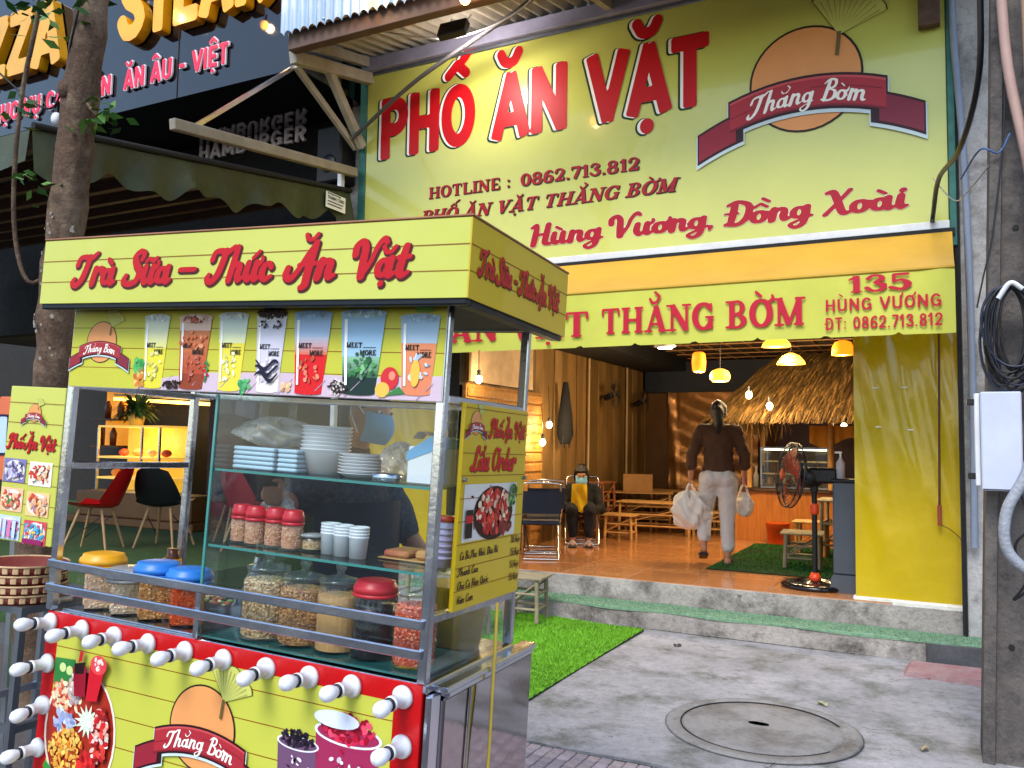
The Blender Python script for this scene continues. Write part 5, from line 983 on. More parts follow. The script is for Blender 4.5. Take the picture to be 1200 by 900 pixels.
# light bulbs on the front panel
PORC = mat('white_porcelain', 'd6d8dc', .3, var=.06, scale=20); BGL = mat('frosted_bulb', 'dfe3ec', .12, var=.03, coat=.5)
hb = MB(); Mh = Matrix.Rotation(R_(90), 4, 'X'); hb.lathe([(.0, 0), (.029, 0), (.029, .008), (.026, .013), (.018, .017), (.0165, .03), (.0165, .048), (.0185, .05), (.0185, .058), (.0, .058)], 20, Mh); hme = hb.mesh('bulb_holder'); hme.materials.append(PORC)
gb = MB(); gb.lathe([(.0125, .06), (.0135, .068), (.0185, .08), (.0205, .092), (.0185, .106), (.011, .115), (.0, .118)], 18, Mh); gme = gb.mesh('bulb'); gme.materials.append(BGL)
rb = MB(); rb.lathe([(.0165, .058), (.0175, .061), (.0165, .066), (.014, .066)], 16, Mh); rme = rb.mesh('seal_ring'); rme.materials.append(BLACKPL)
for k, (x, z) in enumerate([(-1.322, -.04), (-1.181, -.041), (-1.048, -.042), (-.91, -.042), (-.768, -.042), (-.627, -.042), (-.479, -.041), (-.337, -.041), (-.203, -.041), (-.052, -.041)] + [(-1.316, -.163), (-1.318, -.289), (-1.322, -.418), (-1.322, -.55), (-.045, -.16), (-.045, -.29), (-.045, -.42)]):
    h = obj('bulb_holder', hme, None, CART, (x, -.0065, z)); h.rotation_euler = (random.uniform(-.1, .1), 0, random.uniform(-.12, .12)); obj('bulb', gme, None, h); obj('seal_ring', rme, None, h)
# frame
PW = .013
def post(x, y, z0, z1, w=PW): b = MB(); b.box((x - w, y - w, z0), (x + w, y + w, z1), .003); return cpart('post', b, STEEL)
post(W0, .0, -.003, .95); post(-.003, .0, -.003, .95); post(W0, .515, -.003, .95); post(-.003, .515, -.003, .95); post(-.742, .0, -.003, .15, .009)
for z, dy in ((.141, -.012), (.068, -.012)): b = MB(); b.box((W0 - .012, dy - .012, z - .0125), (-.004, dy, z + .0125), .003); cpart('guard_rail', b, STEEL)
for (p, q) in (((W0, .014, .446), (W0, .502, .446)), ((W0, .014, .7), (W0, .502, .7)), ((-.003, .014, .705), (-.003, .502, .705)), ((-.003, .014, .152), (-.003, .502, .145)), ((W0 + .013, .515, .705), (-.016, .515, .705)), ((W0, .014, .02), (W0, .502, .02))):
    b = MB(); b.bar(p, q, .022, .022, bev=.003); cpart('frame_rail', b, STEEL)
for y in (0., .515): b = MB(); b.box((W0 - .012, y - .012, .952), (.012, y + .012, .976), .003); cpart('frame_rail', b, STEEL_D)
for x in (W0, -.003): b = MB(); b.box((x - .012, .014, .953), (x + .012, .5, .975), .003); cpart('frame_rail', b, STEEL_D)
# sign box
b = MB(); b.box((-1.393, -.099, .955), (.099, .57, 1.139), .002); SB = cpart('sign_box', b, mat('sign_core', '2c2a26', .6, var=.1))
b = MB(); b.box((-1.394, -.103, .943), (.1, -.0995, 1.141), .001); obj('front_face', b, YPANEL, SB)
b = MB(); b.box((.0995, -.103, .943), (.103, .571, 1.141), .001); obj('side_face', b, SIDEY, SB)
b = MB(); b.box((-1.396, -.106, 1.142), (.106, .573, 1.148), .002); obj('top_trim', b, mat('rusty_trim', '9a6a4c', .5, .3, var=.3), SB)
for x0, x1, y0, y1 in ((-1.39, .098, -.098, -.075), (.06, .096, -.07, .56)): b = MB(); b.box((x0, y0, .928), (x1, y1, .952), .003); obj('bottom_rail', b, mat('dark_rail', '20242a', .4, .6), SB)
P = Print(.0003, -.1032)
for z in (1.01, 1.075): P.rect(-1.394, z - .0013, .1, z + .0013, STRIPE)
kw = dict(cols=('4a0810', 'b4081a'), grow=(.085, .035), shift=((.004, -.0045), (0, 0)), slant=.22, res=44)
P.build('stripe_print', SB)
for tx, x, w in (('Trà', -1.245, .165), ('Sữa', -1.035, .175), ('-', -.838, .07), ('Thức', -.71, .215), ('Ăn', -.43, .14), ('Vặt', -.235, .165)):
    P = Print(.0004, -.104); P.text(tx, SCRIPT, x, 1.0, width=w, height=.094, **kw); P.build('lettering', SB)
P = Print(.0003, 0)
for z in (1.01, 1.075): P.rect(-.103, z - .0013, .571, z + .0013, '8a5210')
P.build('stripe_print', SB, loc=(.1034, 0, 0), rotz=R_(90))
P = Print(.0004, 0); P.text('Trà Sữa - Thức Ăn Vặt', SCRIPT, -.055, 1.012, width=.55, height=.066, cols=('4a0a10', 'b8101c'), grow=(.07, .03), shift=((.003, -.003), (0, 0)), slant=.22, res=30); P.build('lettering', SB, loc=(.1042, 0, 0), rotz=R_(90))
# drink banner
b = MB(); b.box((W0 - .004, -.018, .694), (.006, -.0145, .944), .001); DB = cpart('drink_banner', b, mat('banner_board', 'd8d8d4', .4))
P = Print(.0002, -.0183); P.rect(W0 - .002, .696, .004, .942, 'bcbc3e')
for z in (.757, .818, .88, .934): P.rect(W0 - .002, z - .0012, .004, z + .0012, STRIPE)
P.poly([(-1.05, .696), (.004, .696), (.004, .76), (-.2, .752), (-.5, .757), (-.8, .75), (-1.0, .722)], 'c8b4c4')
for i in range(9): x = -.95 + i * .11; P.poly([(x, .697), (x + .004, .697), (x + .05, .74), (x + .047, .74)], 'a894a8')
P.build('backdrop_print', DB)
P = Print(.0002, -.0195); emblem(P, -1.207, .833, .148, small=False, res=12); P.build('emblem', DB)
def cup(cx, w, zt, zb, bands, lid, textcol='1c1c1c', extra=None):
    P = Print(.00015, -.0195); h = zt - zb
    hw = lambda z: w * (.72 + .28 * (z - zb) / h)
    for z0, z1, c in bands:
        a, d = zb + h * z0, zb + h * z1; k = 6
        for i in range(k):
            f0, f1 = a + (d - a) * i / k, a + (d - a) * (i + 1) / k; cc = c if isinstance(c, str) else tuple(p + (q - p) * (i + .5) / k for p, q in zip(lin(c[0]), lin(c[1])))
            P.poly([(cx - hw(f0), f0), (cx + hw(f0), f0), (cx + hw(f1), f1), (cx - hw(f1), f1)], cc)
    P.disc(cx, zb + .002, hw(zb), .006, bands[0][2] if isinstance(bands[0][2], str) else bands[0][2][0], 18)
    P.disc(cx, zt - .004, w * 1.05, .011, lid, 22); P.disc(cx, zt - .003, w * .95, .008, bands[-1][2] if isinstance(bands[-1][2], str) else bands[-1][2][1], 20)
    P.poly([(cx - hw(zb + h * .1) * .85, zb + h * .1), (cx - hw(zb + h * .1) * .7, zb + h * .1), (cx - hw(zt - .02) * .72, zt - .02), (cx - hw(zt - .02) * .86, zt - .02)], 'f2f4f4')
    P.text('MEET', SLAB, cx - w * .68, zb + h * .56, width=w * .72, height=.0135, cols=(textcol,), grow=(.02,), res=10); P.rect(cx + w * .08, zb + h * .56, cx + w * .66, zb + h * .56 + .0015, textcol)
    P.text('MORE', SLAB, cx - w * .05, zb + h * .47, width=w * .74, height=.0135, cols=(textcol,), grow=(.02,), res=10)
    mid = [c for z0, z1, c in bands][len(bands) // 2]; base = lin(mid if isinstance(mid, str) else mid[0]); ice = [tuple(min(1, v * f + g) for v in base) for f, g in ((1.25, .05), (.8, 0), (1.1, .1))]
    blob_mass(P, cx, zb + h * .3, w * .55, h * .2, ice, 9, .006, .013); blob_mass(P, cx, zt - .006, w * .8, .007, [lin(lid), tuple(min(1, v * 1.2) for v in lin(lid)), tuple(v * .85 for v in lin(lid))], 16, .006, .012)
    if extra: extra(P)
    P.build('printed_cup', DB)
random.seed(5)
cup(-.979, .05, .916, .702, [(0, .55, 'd8cf3c'), (.55, 1, ('dcd880', 'cfe0dc'))], 'cfe0e4')
cup(-.827, .062, .915, .704, [(0, .2, '8a3c22'), (.2, .8, ('a8442a', 'c87a4c')), (.8, 1, 'd8b8a8')], 'd8c8c4', extra=lambda P: (blob_mass(P, -.827, .905, .045, .008, ('7a3020', 'b85a40', 'e0c0b0'), 22, .005, .01), blob_mass(P, -.827, .84, .05, .03, ('c86a44', 'd8906a'), 10, .008, .014)))
cup(-.685, .053, .92, .703, [(0, .62, 'e0d246'), (.62, 1, ('dce0a8', 'c4dce8'))], 'd4e4ec')
def boba(P):
    blob_mass(P, -.548, .922, .05, .014, ('241418', '3a2428', '150c10'), 60, .005, .008); blob_mass(P, -.548, .89, .046, .012, ('241418', '2e1a20'), 9, .003, .008)
    for i in range(3): P.poly([(-.59 + .08 * t, .75 + i * .016 + .012 * math.sin(t * 7 + i)) for t in [j / 10 for j in range(11)]] + [(-.59 + .08 * t, .744 + i * .016 + .012 * math.sin(t * 7 + i) - .006 * math.sin(t * 3.1)) for t in [j / 10 for j in range(10, -1, -1)]], '1a1430')
cup(-.548, .052, .915, .703, [(0, .25, 'e4dcd8'), (.25, 1, ('cfc8d8', 'c8ccdc'))], 'd8d8e4', extra=boba)
cup(-.407, .062, .923, .703, [(0, .48, 'd01820'), (.48, .7, ('d86a4a', 'b8c4d8')), (.7, 1, ('a8c0dc', '8cb0d8'))], '8cb4dc')
cup(-.244, .07, .925, .707, [(0, .2, '18302c'), (.2, .45, ('2c5a3c', '88b898')), (.45, 1, ('98bcd4', '8cb4d8'))], 'a4c8dc', extra=lambda P: blob_mass(P, -.235, .775, .04, .025, ('4a8a4c', '2c6a3c', '78b47c'), 12, .008, .014))
cup(-.071, .058, .913, .712, [(0, .65, ('d8805c', 'dc8a60')), (.65, 1, ('a8c0d4', '98bcd8'))], '9cbcd8', extra=lambda P: (P.disc(-.075, .765, .014, .035, 'e8b84c', 16), P.disc(-.06, .93, .03, .008, '78a848', 10)))
def heap(cx, cz, rx, rz, cols, n, a, b_):
    P = Print(.0001, -.0225); blob_mass(P, cx, cz, rx, rz, cols, n, a, b_); P.build('printed_fruit', DB)
heap(-.9, .712, .035, .012, ('241010', '3a1c18', '140a0a'), 40, .004, .007); heap(-.31, .722, .03, .02, ('241418', '3a2a2a', 'd8d0c8'), 34, .004, .008); heap(-1.03, .73, .02, .03, ('e0a040', 'd87830', 'f0c878'), 12, .008, .016); heap(-1.04, .77, .02, .025, ('2f9a4c', '58b868'), 10, .008, .014)
heap(-.625, .715, .025, .02, ('3a9a58', '68b878'), 14, .006, .014); heap(-.48, .72, .02, .012, ('d8a878', 'e8c8a0'), 8, .008, .014); heap(-.775, .755, .012, .03, ('b82028', '2a7a44', '3a9a58'), 12, .005, .01)
P = Print(.0001, -.0225); P.disc(-.15, .75, .027, .03, 'c82c34', 20); P.disc(-.143, .757, .01, .012, 'e88a70', 10); P.disc(-.17, .72, .022, .02, 'e0b450', 16); P.poly([(-.16, .705), (-.1, .712), (-.12, .73)], '3a7a40'); P.build('printed_fruit', DB)
# left menu board
b = MB(); b.box((-1.612, -.012, .187), (-1.352, .0, .688), .002); LB = cpart('menu_board', b, YPANEL); LB['label'] = 'narrow yellow menu board with six food photos hinged at the left end'
P = Print(.0002, -.0123)
for i in range(7): z = .245 + i * .065; P.rect(-1.612, z - .001, -1.352, z + .001, STRIPE)
P.build('stripe_print', LB)
P = Print(.00015, -.014); emblem(P, -1.484, .602, .068, small=False, res=8); P.build('emblem', LB)
P = Print(.0003, -.014); P.text('Phố Ăn Vặt', SCRIPT, -1.6, .487, width=.225, height=.045, cols=('6a0a14', 'b00a18'), grow=(.05, .01), shift=((.0015, -.0015), (0, 0)), slant=.2, res=22); P.build('lettering', LB)
def food_photo(parent, x0, z0, x1, z1, bgc, cols, n, y, seed, r0=.006, r1=.014, loc=None, rotz=0):
    random.seed(seed); P = Print(.0001, y); P.rect(x0, z0, x1, z1, bgc); cx, cz = (x0 + x1) / 2, (z0 + z1) / 2
    P.disc(cx, cz, (x1 - x0) * .46, (z1 - z0) * .44, 'ded8d0', 22)
    for i in range(n): P.disc(random.uniform(x0 + r1, x1 - r1), random.uniform(z0 + r1, z1 - r1), random.uniform(r0, r1), random.uniform(r0, r1) * .5, random.choice(cols), 8, rot=random.uniform(0, 3.1))
    return P.build('food_photo', parent, loc=loc, rotz=rotz)
pal = (('a8a4c8', 'c8c4dc', '7a74a8', 'e8e4ee', '5a5078'), ('e8d8c8', 'c83a34', 'f0e8d8', 'd8a878', '8a3a30'), ('d87a58', 'c8443a', 'e8b890', '4a8a4a', 'e8d0b8'), ('e0a060', 'c84a30', 'e8c088', 'a87a90', 'd8b0a0'), ('98b4dc', 'c878a8', 'b8cce8', '6a8cc0'), ('58b0d8', 'e0b860', 'c84a58', 'd8e4ec', '3890c0'))
for i, (x0, z1) in enumerate(((-1.605, .452), (-1.482, .448), (-1.605, .358), (-1.482, .352), (-1.605, .268), (-1.482, .262))): food_photo(LB, x0, z1 - .076, x0 + .105, z1, pal[i][2], pal[i], 60, -.014, 20 + i)
P = Print(.0002, -.0205)
for i in range(4): P.poly([(-1.595 + i * .023, .2), (-1.582 + i * .023, .2), (-1.58 + i * .023, .255), (-1.597 + i * .023, .255)], ('d0d8e8', 'b8c8e4', 'd870a0', 'c0cce4')[i])
P.poly([(-1.475, .19), (-1.385, .19), (-1.385, .205), (-1.475, .205)], '8a1c5a'); P.build('printed_cups', LB)
# right menu board, facing along the cart's end
b = MB(); b.box((.008, .086, .158), (.02, .512, .702), .002); RB_ = cpart('menu_board', b, SIDEY); RB_['label'] = 'tall yellow hotpot menu board with prices on the right end'
P = Print(.0002, 0)
for i in range(9): z = .21 + i * .06; P.rect(.086, z - .001, .512, z + .001, '8a5210')
P.build('stripe_print', RB_, loc=(.0204, 0, 0), rotz=R_(90))
def rtext(tx, x, z, w, h, cols=('5a0c10', 'c01420'), grow=(.05, .02), res=18):
    P = Print(.0003, 0); P.text(tx, SCRIPT, x, z, width=w, height=h, cols=cols, grow=grow, shift=((.0015, -.0015), (0, 0)), slant=.22, res=res); P.build('lettering', RB_, loc=(.0212, 0, 0), rotz=R_(90))
P = Print(.00015, 0); emblem(P, .155, .65, .075, small=False, res=8); P.build('emblem', RB_, loc=(.021, 0, 0), rotz=R_(90))
rtext('Phố Ăn Vặt', .24, .618, .25, .048); rtext('Lẩu Order', .14, .525, .29, .062)
for tx, x, z, w in (('Cá Bò Thu Nhồi, Đậu Hũ', .105, .292, .24), ('Thanh Cua', .1, .25, .12), ('Chả Cá Hàn Quốc', .1, .215, .19), ('Nấm Cam', .1, .178, .1)): rtext(tx.replace('b', 'b'), x, z, w, .021, ('3a0c0c',), (-.02,), 22)
for i, p_ in enumerate(('10k/hộp', '15k/hộp', '15k/hộp', '15k/hộp')): rtext(p_, .43, .31 - i * .037, .07, .021, ('3a0c0c',), (-.02,), 22)
b_ = food_photo(RB_, .11, .335, .455, .487, 'd8d4cc', ('c82828', 'd84a38', 'e8b090', '8c1a1a', 'e8d0b0', '5a2018'), 10, 0, 40, loc=(.0208, 0, 0), rotz=R_(90))
P = Print(.0001, 0); P.disc(.3, .405, .13, .075, '2a100c', 26); random.seed(4)
blob_mass(P, .3, .41, .11, .06, ('c82828', 'e0503c', 'e8b090', 'a81c1c', 'f0d8b8', 'd83a30'), 90, .012, .02); blob_mass(P, .42, .45, .03, .03, ('4a7a3c', '7aa860', '2f5a2c'), 14, .008, .016); P.rect(.12, .345, .16, .42, '1c1012'); P.rect(.12, .385, .16, .405, 'c01c24'); blob_mass(P, .36, .36, .07, .015, ('6a2020', '8c3028'), 14, .01, .02)
P.build('food_photo', RB_, loc=(.0225, 0, 0), rotz=R_(90))
# glass case and shelves
GL = glass_mat('case_pane', 'f4fafa', .01, .015); GE = mat('glass_edge', '4f9c96', .1, trans=.3, var=0)
b = MB(); b.add([(-.738, .004, .03), (-.018, .004, .03), (-.018, .004, .69), (-.738, .004, .69)], [(0, 1, 2, 3)]); cpart('glass_pane', b, GL)
b = MB(); b.box((-.742, .006, .0), (-.738, .36, .69)); cpart('glass_pane', b, GL)
b = MB(); b.box((-.004, .03, .0), (0, .5, .14)); cpart('glass_pane', b, GL)
b = MB(); b.box((-.004, .03, .16), (0, .09, .69)); cpart('glass_pane', b, GL)
for z in (.478, .262):
    b = MB(); b.box((-.736, .012, z - .006), (-.018, .34, z)); s_ = cpart('shelf', b, glass_mat('shelf_glass', 'e4f4f2', .01, .02)); b = MB(); b.box((-.736, .009, z - .0065), (-.018, .0118, z + .0005)); obj('edge_strip', b, GE, s_)
b = MB(); b.box((-.745, -.0, .0), (-.737, .005, .69)); cpart('edge_strip', b, GE)
b = MB(); b.box((-.73, .01, .001), (-.02, .3, .006)); cpart('base_glass', b, mat('teal_base', '38706e', .08, var=.1, trans=.2))
b = MB(); b.box((W0 + .02, .02, -.003), (-.76, .5, .001)); cpart('deck', b, STEEL)
for y in (.1, .5): b = MB(); b.cyl((.012, y, .5), (.03, y, .5), .006, n=6); cpart('hinge', b, STEEL_D)
b = MB(); b.tube(spline([(.055, .29, .16), (.06, .283, .05), (.057, .29, -.06), (.062, .28, -.26), (.06, .27, -.5), (.055, .3, -.78)], 6), .0045, 6); cpart('hose', b, mat('yellow_hose', 'b8a23c', .4, var=.1))
b = MB(); b.tube(spline([(.034, .2, -.05), (.036, .195, -.3), (.036, .19, -.7)], 5), .003, 6); cpart('hose', b, mat('grey_hose', '8c8478', .4))

# ------------------------------------------------------------------ things on the cart
CLEAR = glass_mat('jar_plastic', 'fcfefd', .03, .012)
def content_mesh(prof, h, cols, n, size, square, seed, stick=False):
    """a filling of many small crumbs just inside the jar wall over a solid core"""
    random.seed(seed); mb = MB(); cl = [lin(c) for c in cols]
    def rad(a, r):
        if not square: return r
        k = square; s = 2 * math.pi / k; t = (a % s) - s / 2; return r * math.cos(s / 2) / math.cos(t)
    mb.col = tuple(x * .85 for x in cl[0]); m = 24
    mb.add([(rad(2 * math.pi * j / m, prof * .9) * math.cos(2 * math.pi * j / m), rad(2 * math.pi * j / m, prof * .9) * math.sin(2 * math.pi * j / m), z) for z in (.006, h * .97) for j in range(m)], [(j, (j + 1) % m, m + (j + 1) % m, m + j) for j in range(m)] + [tuple(range(m, 2 * m))])
    for i in range(n):
        a = random.uniform(0, 6.283); top = random.random() < .25; z = h if top else random.uniform(.01, h); r = rad(a, prof * .92) * (math.sqrt(random.random()) if top else 1); c = Vector((r * math.cos(a), r * math.sin(a), z)); mb.col = random.choice(cl)
        q = Quaternion(Vector((random.gauss(0, 1), random.gauss(0, 1), random.gauss(0, 1))).normalized(), random.uniform(0, 3.1)).to_matrix()
        e = (size * (2.6 if stick else 1), size * .5, size * (.4 if stick else .7)); o_ = [c + q @ Vector(v) for v in ((e[0], 0, 0), (-e[0], 0, 0), (0, e[1], 0), (0, -e[1], 0), (0, 0, e[2]), (0, 0, -e[2]))]
        mb.add([tuple(v) for v in o_], [(0, 2, 4), (2, 1, 4), (1, 3, 4), (3, 0, 4), (2, 0, 5), (1, 2, 5), (3, 1, 5), (0, 3, 5)])
    return mb
CRUMB = print_mat('snack_pieces', .65, 0., .2)
def jar(label, x, y, z, r, h, cols, lid, square=0, fill=.86, n=900, size=.004, stick=False, knob=False, rz=0., group='snack jars', solid=None):
    t = thing('snack_jar', label, 'jar', M=cw(x, y, z, rz), group=group); k = square or 24
    ring = lambda rr, zz: [(rr * math.cos(2 * math.pi * (j + .5) / k), rr * math.sin(2 * math.pi * (j + .5) / k), zz) for j in range(k)]
    b = MB(); prof = [(r * .96, .0), (r, .006), (r, h * .84), (r * .86, h * .95), (r * .82, h)]
    V = []; [V.extend(ring(rr, zz)) for rr, zz in prof]; b.add(V, [(i * k + j, i * k + (j + 1) % k, (i + 1) * k + (j + 1) % k, (i + 1) * k + j) for i in range(len(prof) - 1) for j in range(k)] + [tuple(range(k))[::-1]], not square); obj('body', b, CLEAR, t)
    if solid: b = MB(); b.lathe([(r * .93, .006), (r * .93, h * fill), (0, h * fill)], 24); obj('filling', b, solid, t)
    else: obj('filling', content_mesh(r * .98, h * fill, cols, n, size, square, int(abs(x) * 1000)), CRUMB, t)
    b = MB()
    if knob:
        b.lathe([(r * .84, h), (r * .9, h + .006), (r * .88, h + .014), (r * .5, h + .022), (r * .16, h + .026), (r * .14, h + .034), (r * .24, h + .045), (r * .2, h + .055), (0, h + .058)], 20); obj('lid', b, glass_mat('lid_glass', 'eef4f4', .04, .1), t)
    else:
        b.lathe([(r * .9, h - .006), (r * 1.0, h - .006), (r * 1.02, h + .004), (r * .98, h + .012), (r * .9, h + .016), (r * .88, h + .024), (r * .7, h + .027), (0, h + .027)], 28); L_ = obj('lid', b, lid, t)
        if lid is None: pass
        b = MB(); b.lathe([(r * 1.015, h - .016), (r * 1.03, h - .012), (r * 1.03, h - .007)], 28); obj('lid_rim', b, lid, L_)
    return t
YL = mat('yellow_lid', 'd99a1c', .35, var=.05); BL_ = mat('blue_lid', '2470c4', .35, var=.05); RL = mat('red_lid', 'c41c2c', .35, var=.06); CL = mat('clear_lid', 'b8bcc0', .25, trans=.5)
jar('square jar of pale crackers with an amber lid at the left end of the cart', -1.235, .09, .002, .07, .145, ('e8c8a8', 'dcb48c', 'f4dcc0'), YL, 4, rz=.1, n=700, size=.006)
jar('square jar of pale snacks with a clear lid beside the amber lid jar', -1.115, .085, .002, .066, .115, ('e8d4b8', 'd0b494', 'f0e4d0'), CL, 4, rz=.05, n=700, size=.006)
jar('square jar of brown noodle sticks under the left of two blue lids', -1.0, .09, .002, .07, .145, ('cc9658', 'e0b478', 'a87444'), BL_, 4, rz=.08, stick=True, n=700, size=.006)
jar('square jar of red orange crisps under the right of two blue lids', -.872, .09, .002, .068, .14, ('dc5a2c', 'ec7c40', 'c04420'), BL_, 4, rz=.06, n=700, size=.005)
jar('tall glass jar of sunflower seeds with glass knob, leftmost in the case', -.585, .1, .008, .07, .185, ('dcb888', 'bc9468', 'f0d8b0', '94704c'), None, 0, knob=True, n=2200, size=.0055)
jar('tall glass jar of dark brown seeds next to the sunflower seeds', -.458, .1, .008, .067, .175, ('c08850', 'd8a468', '94623c'), None, 0, knob=True, n=2200, size=.005)
jar('tall glass jar of tan powder in the middle of the case', -.338, .1, .008, .064, .178, ('d8a468', 'dcac70'), None, 0, knob=True, n=500, size=.002)
jar('jar of black syrup with a red screw lid in the case', -.222, .1, .008, .06, .178, ('100c0e',), RL, 0, fill=.8, solid=mat('black_syrup', '120c10', .25, var=.1))
jar('tall glass jar of red dried shrimp at the right end of the case', -.092, .1, .008, .058, .178, ('e0603c', 'ee8462', 'c44830', 'f4a888'), None, 0, knob=True, n=1800, size=.005)
for k_, x in enumerate((-.7, -.637, -.575, -.505)): jar(('small red lidded spice jar, first from the left on the middle shelf', 'small red lidded spice jar, second from the left on the middle shelf', 'small red lidded spice jar, third from the left on the middle shelf', 'small red lidded spice jar next to the white cups on the middle shelf')[k_], x, .1 - .012 * (k_ % 2), .263, .031, .085, ('d09474', 'e0b090', 'b47858', 'ecc8a8'), RL, 0, n=700, size=.003, group='small spice jars')
WP = mat('white_ceramic', 'd4d8de', .3, var=.05)
b = MB(); b.lathe([(.023, .0), (.0265, .054), (.0283, .056), (.028, .06), (.026, .06), (.022, .004), (0, .004)], 18); cme = b.mesh('white_cup'); cme.materials.append(WP)
for k_, (x, y) in enumerate(((-.39, .11), (-.34, .1), (-.285, .095))):
    for i in range(4): o = tag(obj('white_cup', cme, None), 'white cup, %s of the %s stack on the middle shelf' % (level(i, 4), ('left', 'centre', 'right')[k_]), 'cup', 'stacked white cups'); o.matrix_world = cw(x, y, .263 + i * .0085)
t = thing('lidded_tub', 'shallow clear tub of chopped peanuts left of the white cups', 'tub', M=cw(-.455, .12, .263)); b = MB(); b.lathe([(.03, 0), (.037, .04)], 18); obj('tub', b, CLEAR, t); obj('filling', content_mesh(.033, .03, ('d8b890', 'b08a60'), 300, .003, 0, 3), CRUMB, t); b = MB(); b.lathe([(.039, .04), (.039, .047), (.0, .05)], 18); obj('lid', b, CL, t)
b = MB(); b.box((-.11, -.06, 0), (.11, .08, .004), .002); o = tag(obj('paper_sheet', b, mat('tan_paper', 'b08a58', .6, var=.2)), 'tan paper sheet under the snack packets on the middle shelf', 'paper'); o.matrix_world = cw(-.14, .2, .264)
b = MB(); b.box((-.1, -.05, 0), (-.02, .06, .018), .006); o = tag(obj('snack_packet', b, mat('packet_print', 'a83a40', .3, var=.5, scale=14, col2='c8a060')), 'flat red snack packet, left one on the tan paper', 'packet', 'snack packets'); o.matrix_world = cw(-.14, .2, .269)
b = MB(); b.box((.0, -.05, 0), (.09, .05, .026), .008); o = tag(obj('snack_packet', b, MATS['packet_print']), 'thicker red snack packet, right one on the tan paper', 'packet', 'snack packets'); o.matrix_world = cw(-.14, .2, .269)
t = thing('cup_column', 'lilac paper cup column at the right end of the middle shelf', 'cups', M=cw(-.045, .14, .263)); b = MB(); b.lathe([(.022, 0), (.026, .12), (.0, .12)], 16); obj('cups', b, mat('lilac_cup', 'a89cc8', .4, var=.1), t)
for i in range(6): b = MB(); b.lathe([(.026, .02 + i * .016), (.0285, .024 + i * .016), (.026, .028 + i * .016)], 16); obj('cup_rim', b, MATS['lilac_cup'], t)
b = MB(); b.lathe([(.027, .12), (.027, .135), (0, .135)], 16); obj('red_cap', b, RL, t)
# top shelf
FOAM = mat('blue_foam', '9fbdd0', .5, var=.08)
for i in range(5): b = MB(); b.box((-.075, -.09, 0), (.075, .09, .012), .004); o = tag(obj('foam_box', b, FOAM), 'pale blue foam box, %s of the wide stack on the top shelf' % level(i, 5), 'foam box', 'foam boxes on the top shelf'); o.matrix_world = cw(-.655, .16, .479 + i * .0135)
for i in range(5): b = MB(); b.box((.08, -.08, 0), (.15, .09, .012), .004); o = tag(obj('foam_box', b, FOAM), 'pale blue foam box, %s of the narrow stack beside the bowls' % level(i, 5), 'foam box', 'foam boxes on the top shelf'); o.matrix_world = cw(-.655, .16, .479 + i * .0135)
BAG = mat('thin_plastic', 'e4e8ee', .25, trans=.55, alpha=.55, var=.05, bump=.6, bscale=18)
def bag_mesh(rx, ry, rz, seed, n=72, m=44):
    rs = np.random.RandomState(seed); ph = rs.uniform(0, 6, 8); b = MB()
    def f(u, v):
        a = 2 * math.pi * u; th = math.pi * v; k = 1 + .12 * math.sin(3 * a + ph[0] + 4 * th) + .09 * math.sin(7 * a + ph[1] - 3 * th) + .06 * math.sin(11 * a + 9 * th + ph[2]) + .035 * abs(math.sin(17 * a - 11 * th + ph[4])) + .03 * abs(math.sin(9 * a + 19 * th + ph[5])); return (rx * k * math.sin(th) * math.cos(a), ry * k * math.sin(th) * math.sin(a), rz * (1 - math.cos(th)) / 2 * (1 + .1 * math.sin(5 * a + ph[3])))
    b.grid(f, n, m); return b
o = obj('plastic_bag', bag_mesh(.12, .085, .085, 3), BAG); tag(o, 'crumpled clear plastic bag lying on the pale blue foam boxes', 'plastic bag'); o.matrix_world = cw(-.635, .15, .545)
b = MB(); b.lathe([(.045, .0), (.062, .06), (.073, .07), (.0745, .073), (.07, .074), (.06, .062), (.042, .004), (0, .004)], 26); bme = b.mesh('bowl'); bme.materials.append(WP)
for i in range(7): o = tag(obj('bowl', bme, None), 'white foam bowl, %s of the tall stack on the top shelf' % level(i, 7), 'bowl', 'stacked white bowls'); o.matrix_world = cw(-.465, .16, .479 + i * .011)
b = MB(); b.lathe([(.045, 0), (.066, .011), (.068, .0125), (.064, .013), (.043, .003), (0, .003)], 26); pme = b.mesh('plate'); pme.materials.append(WP)
for i in range(7): o = tag(obj('plate', pme, None), 'white foam plate, %s of the short stack beside the bowls' % level(i, 7), 'plate', 'stacked white plates'); o.matrix_world = cw(-.33, .15, .479 + i * .009)
o = obj('plastic_bag', bag_mesh(.055, .05, .1, 9), BAG); tag(o, 'small knotted clear bag right of the white plates', 'plastic bag'); o.matrix_world = cw(-.215, .17, .479)
b = MB(); b.lathe([(.04, 0), (.042, .02), (.03, .024), (.0, .02)], 18); o = tag(obj('steel_dish', b, STEEL), 'small steel dish in front of the knotted clear bag', 'dish'); o.matrix_world = cw(-.2, .08, .479)
t = thing('napkin_box', 'pale blue and white napkin box at the right end of the top shelf', 'box', M=cw(-.085, .12, .479)); b = MB(); b.box((-.05, -.05, 0), (.05, .06, .1), .004); obj('box', b, WP, t); b = MB(); b.prism([(-.052, .06), (.052, .1), (.052, .125), (.02, .13), (-.052, .085)], -.0515, .0615); obj('blue_flap', b, mat('blue_card', '5a9cc8', .5, var=.1), t); b = MB(); b.grid(lambda u, v: (-.05 + .1 * u, -.03 + .06 * v, .12 + .045 * u + .012 * math.sin(u * 9)), 8, 4); obj('napkin', b, mat('peach_paper', 'd8b8a4', .7), t)
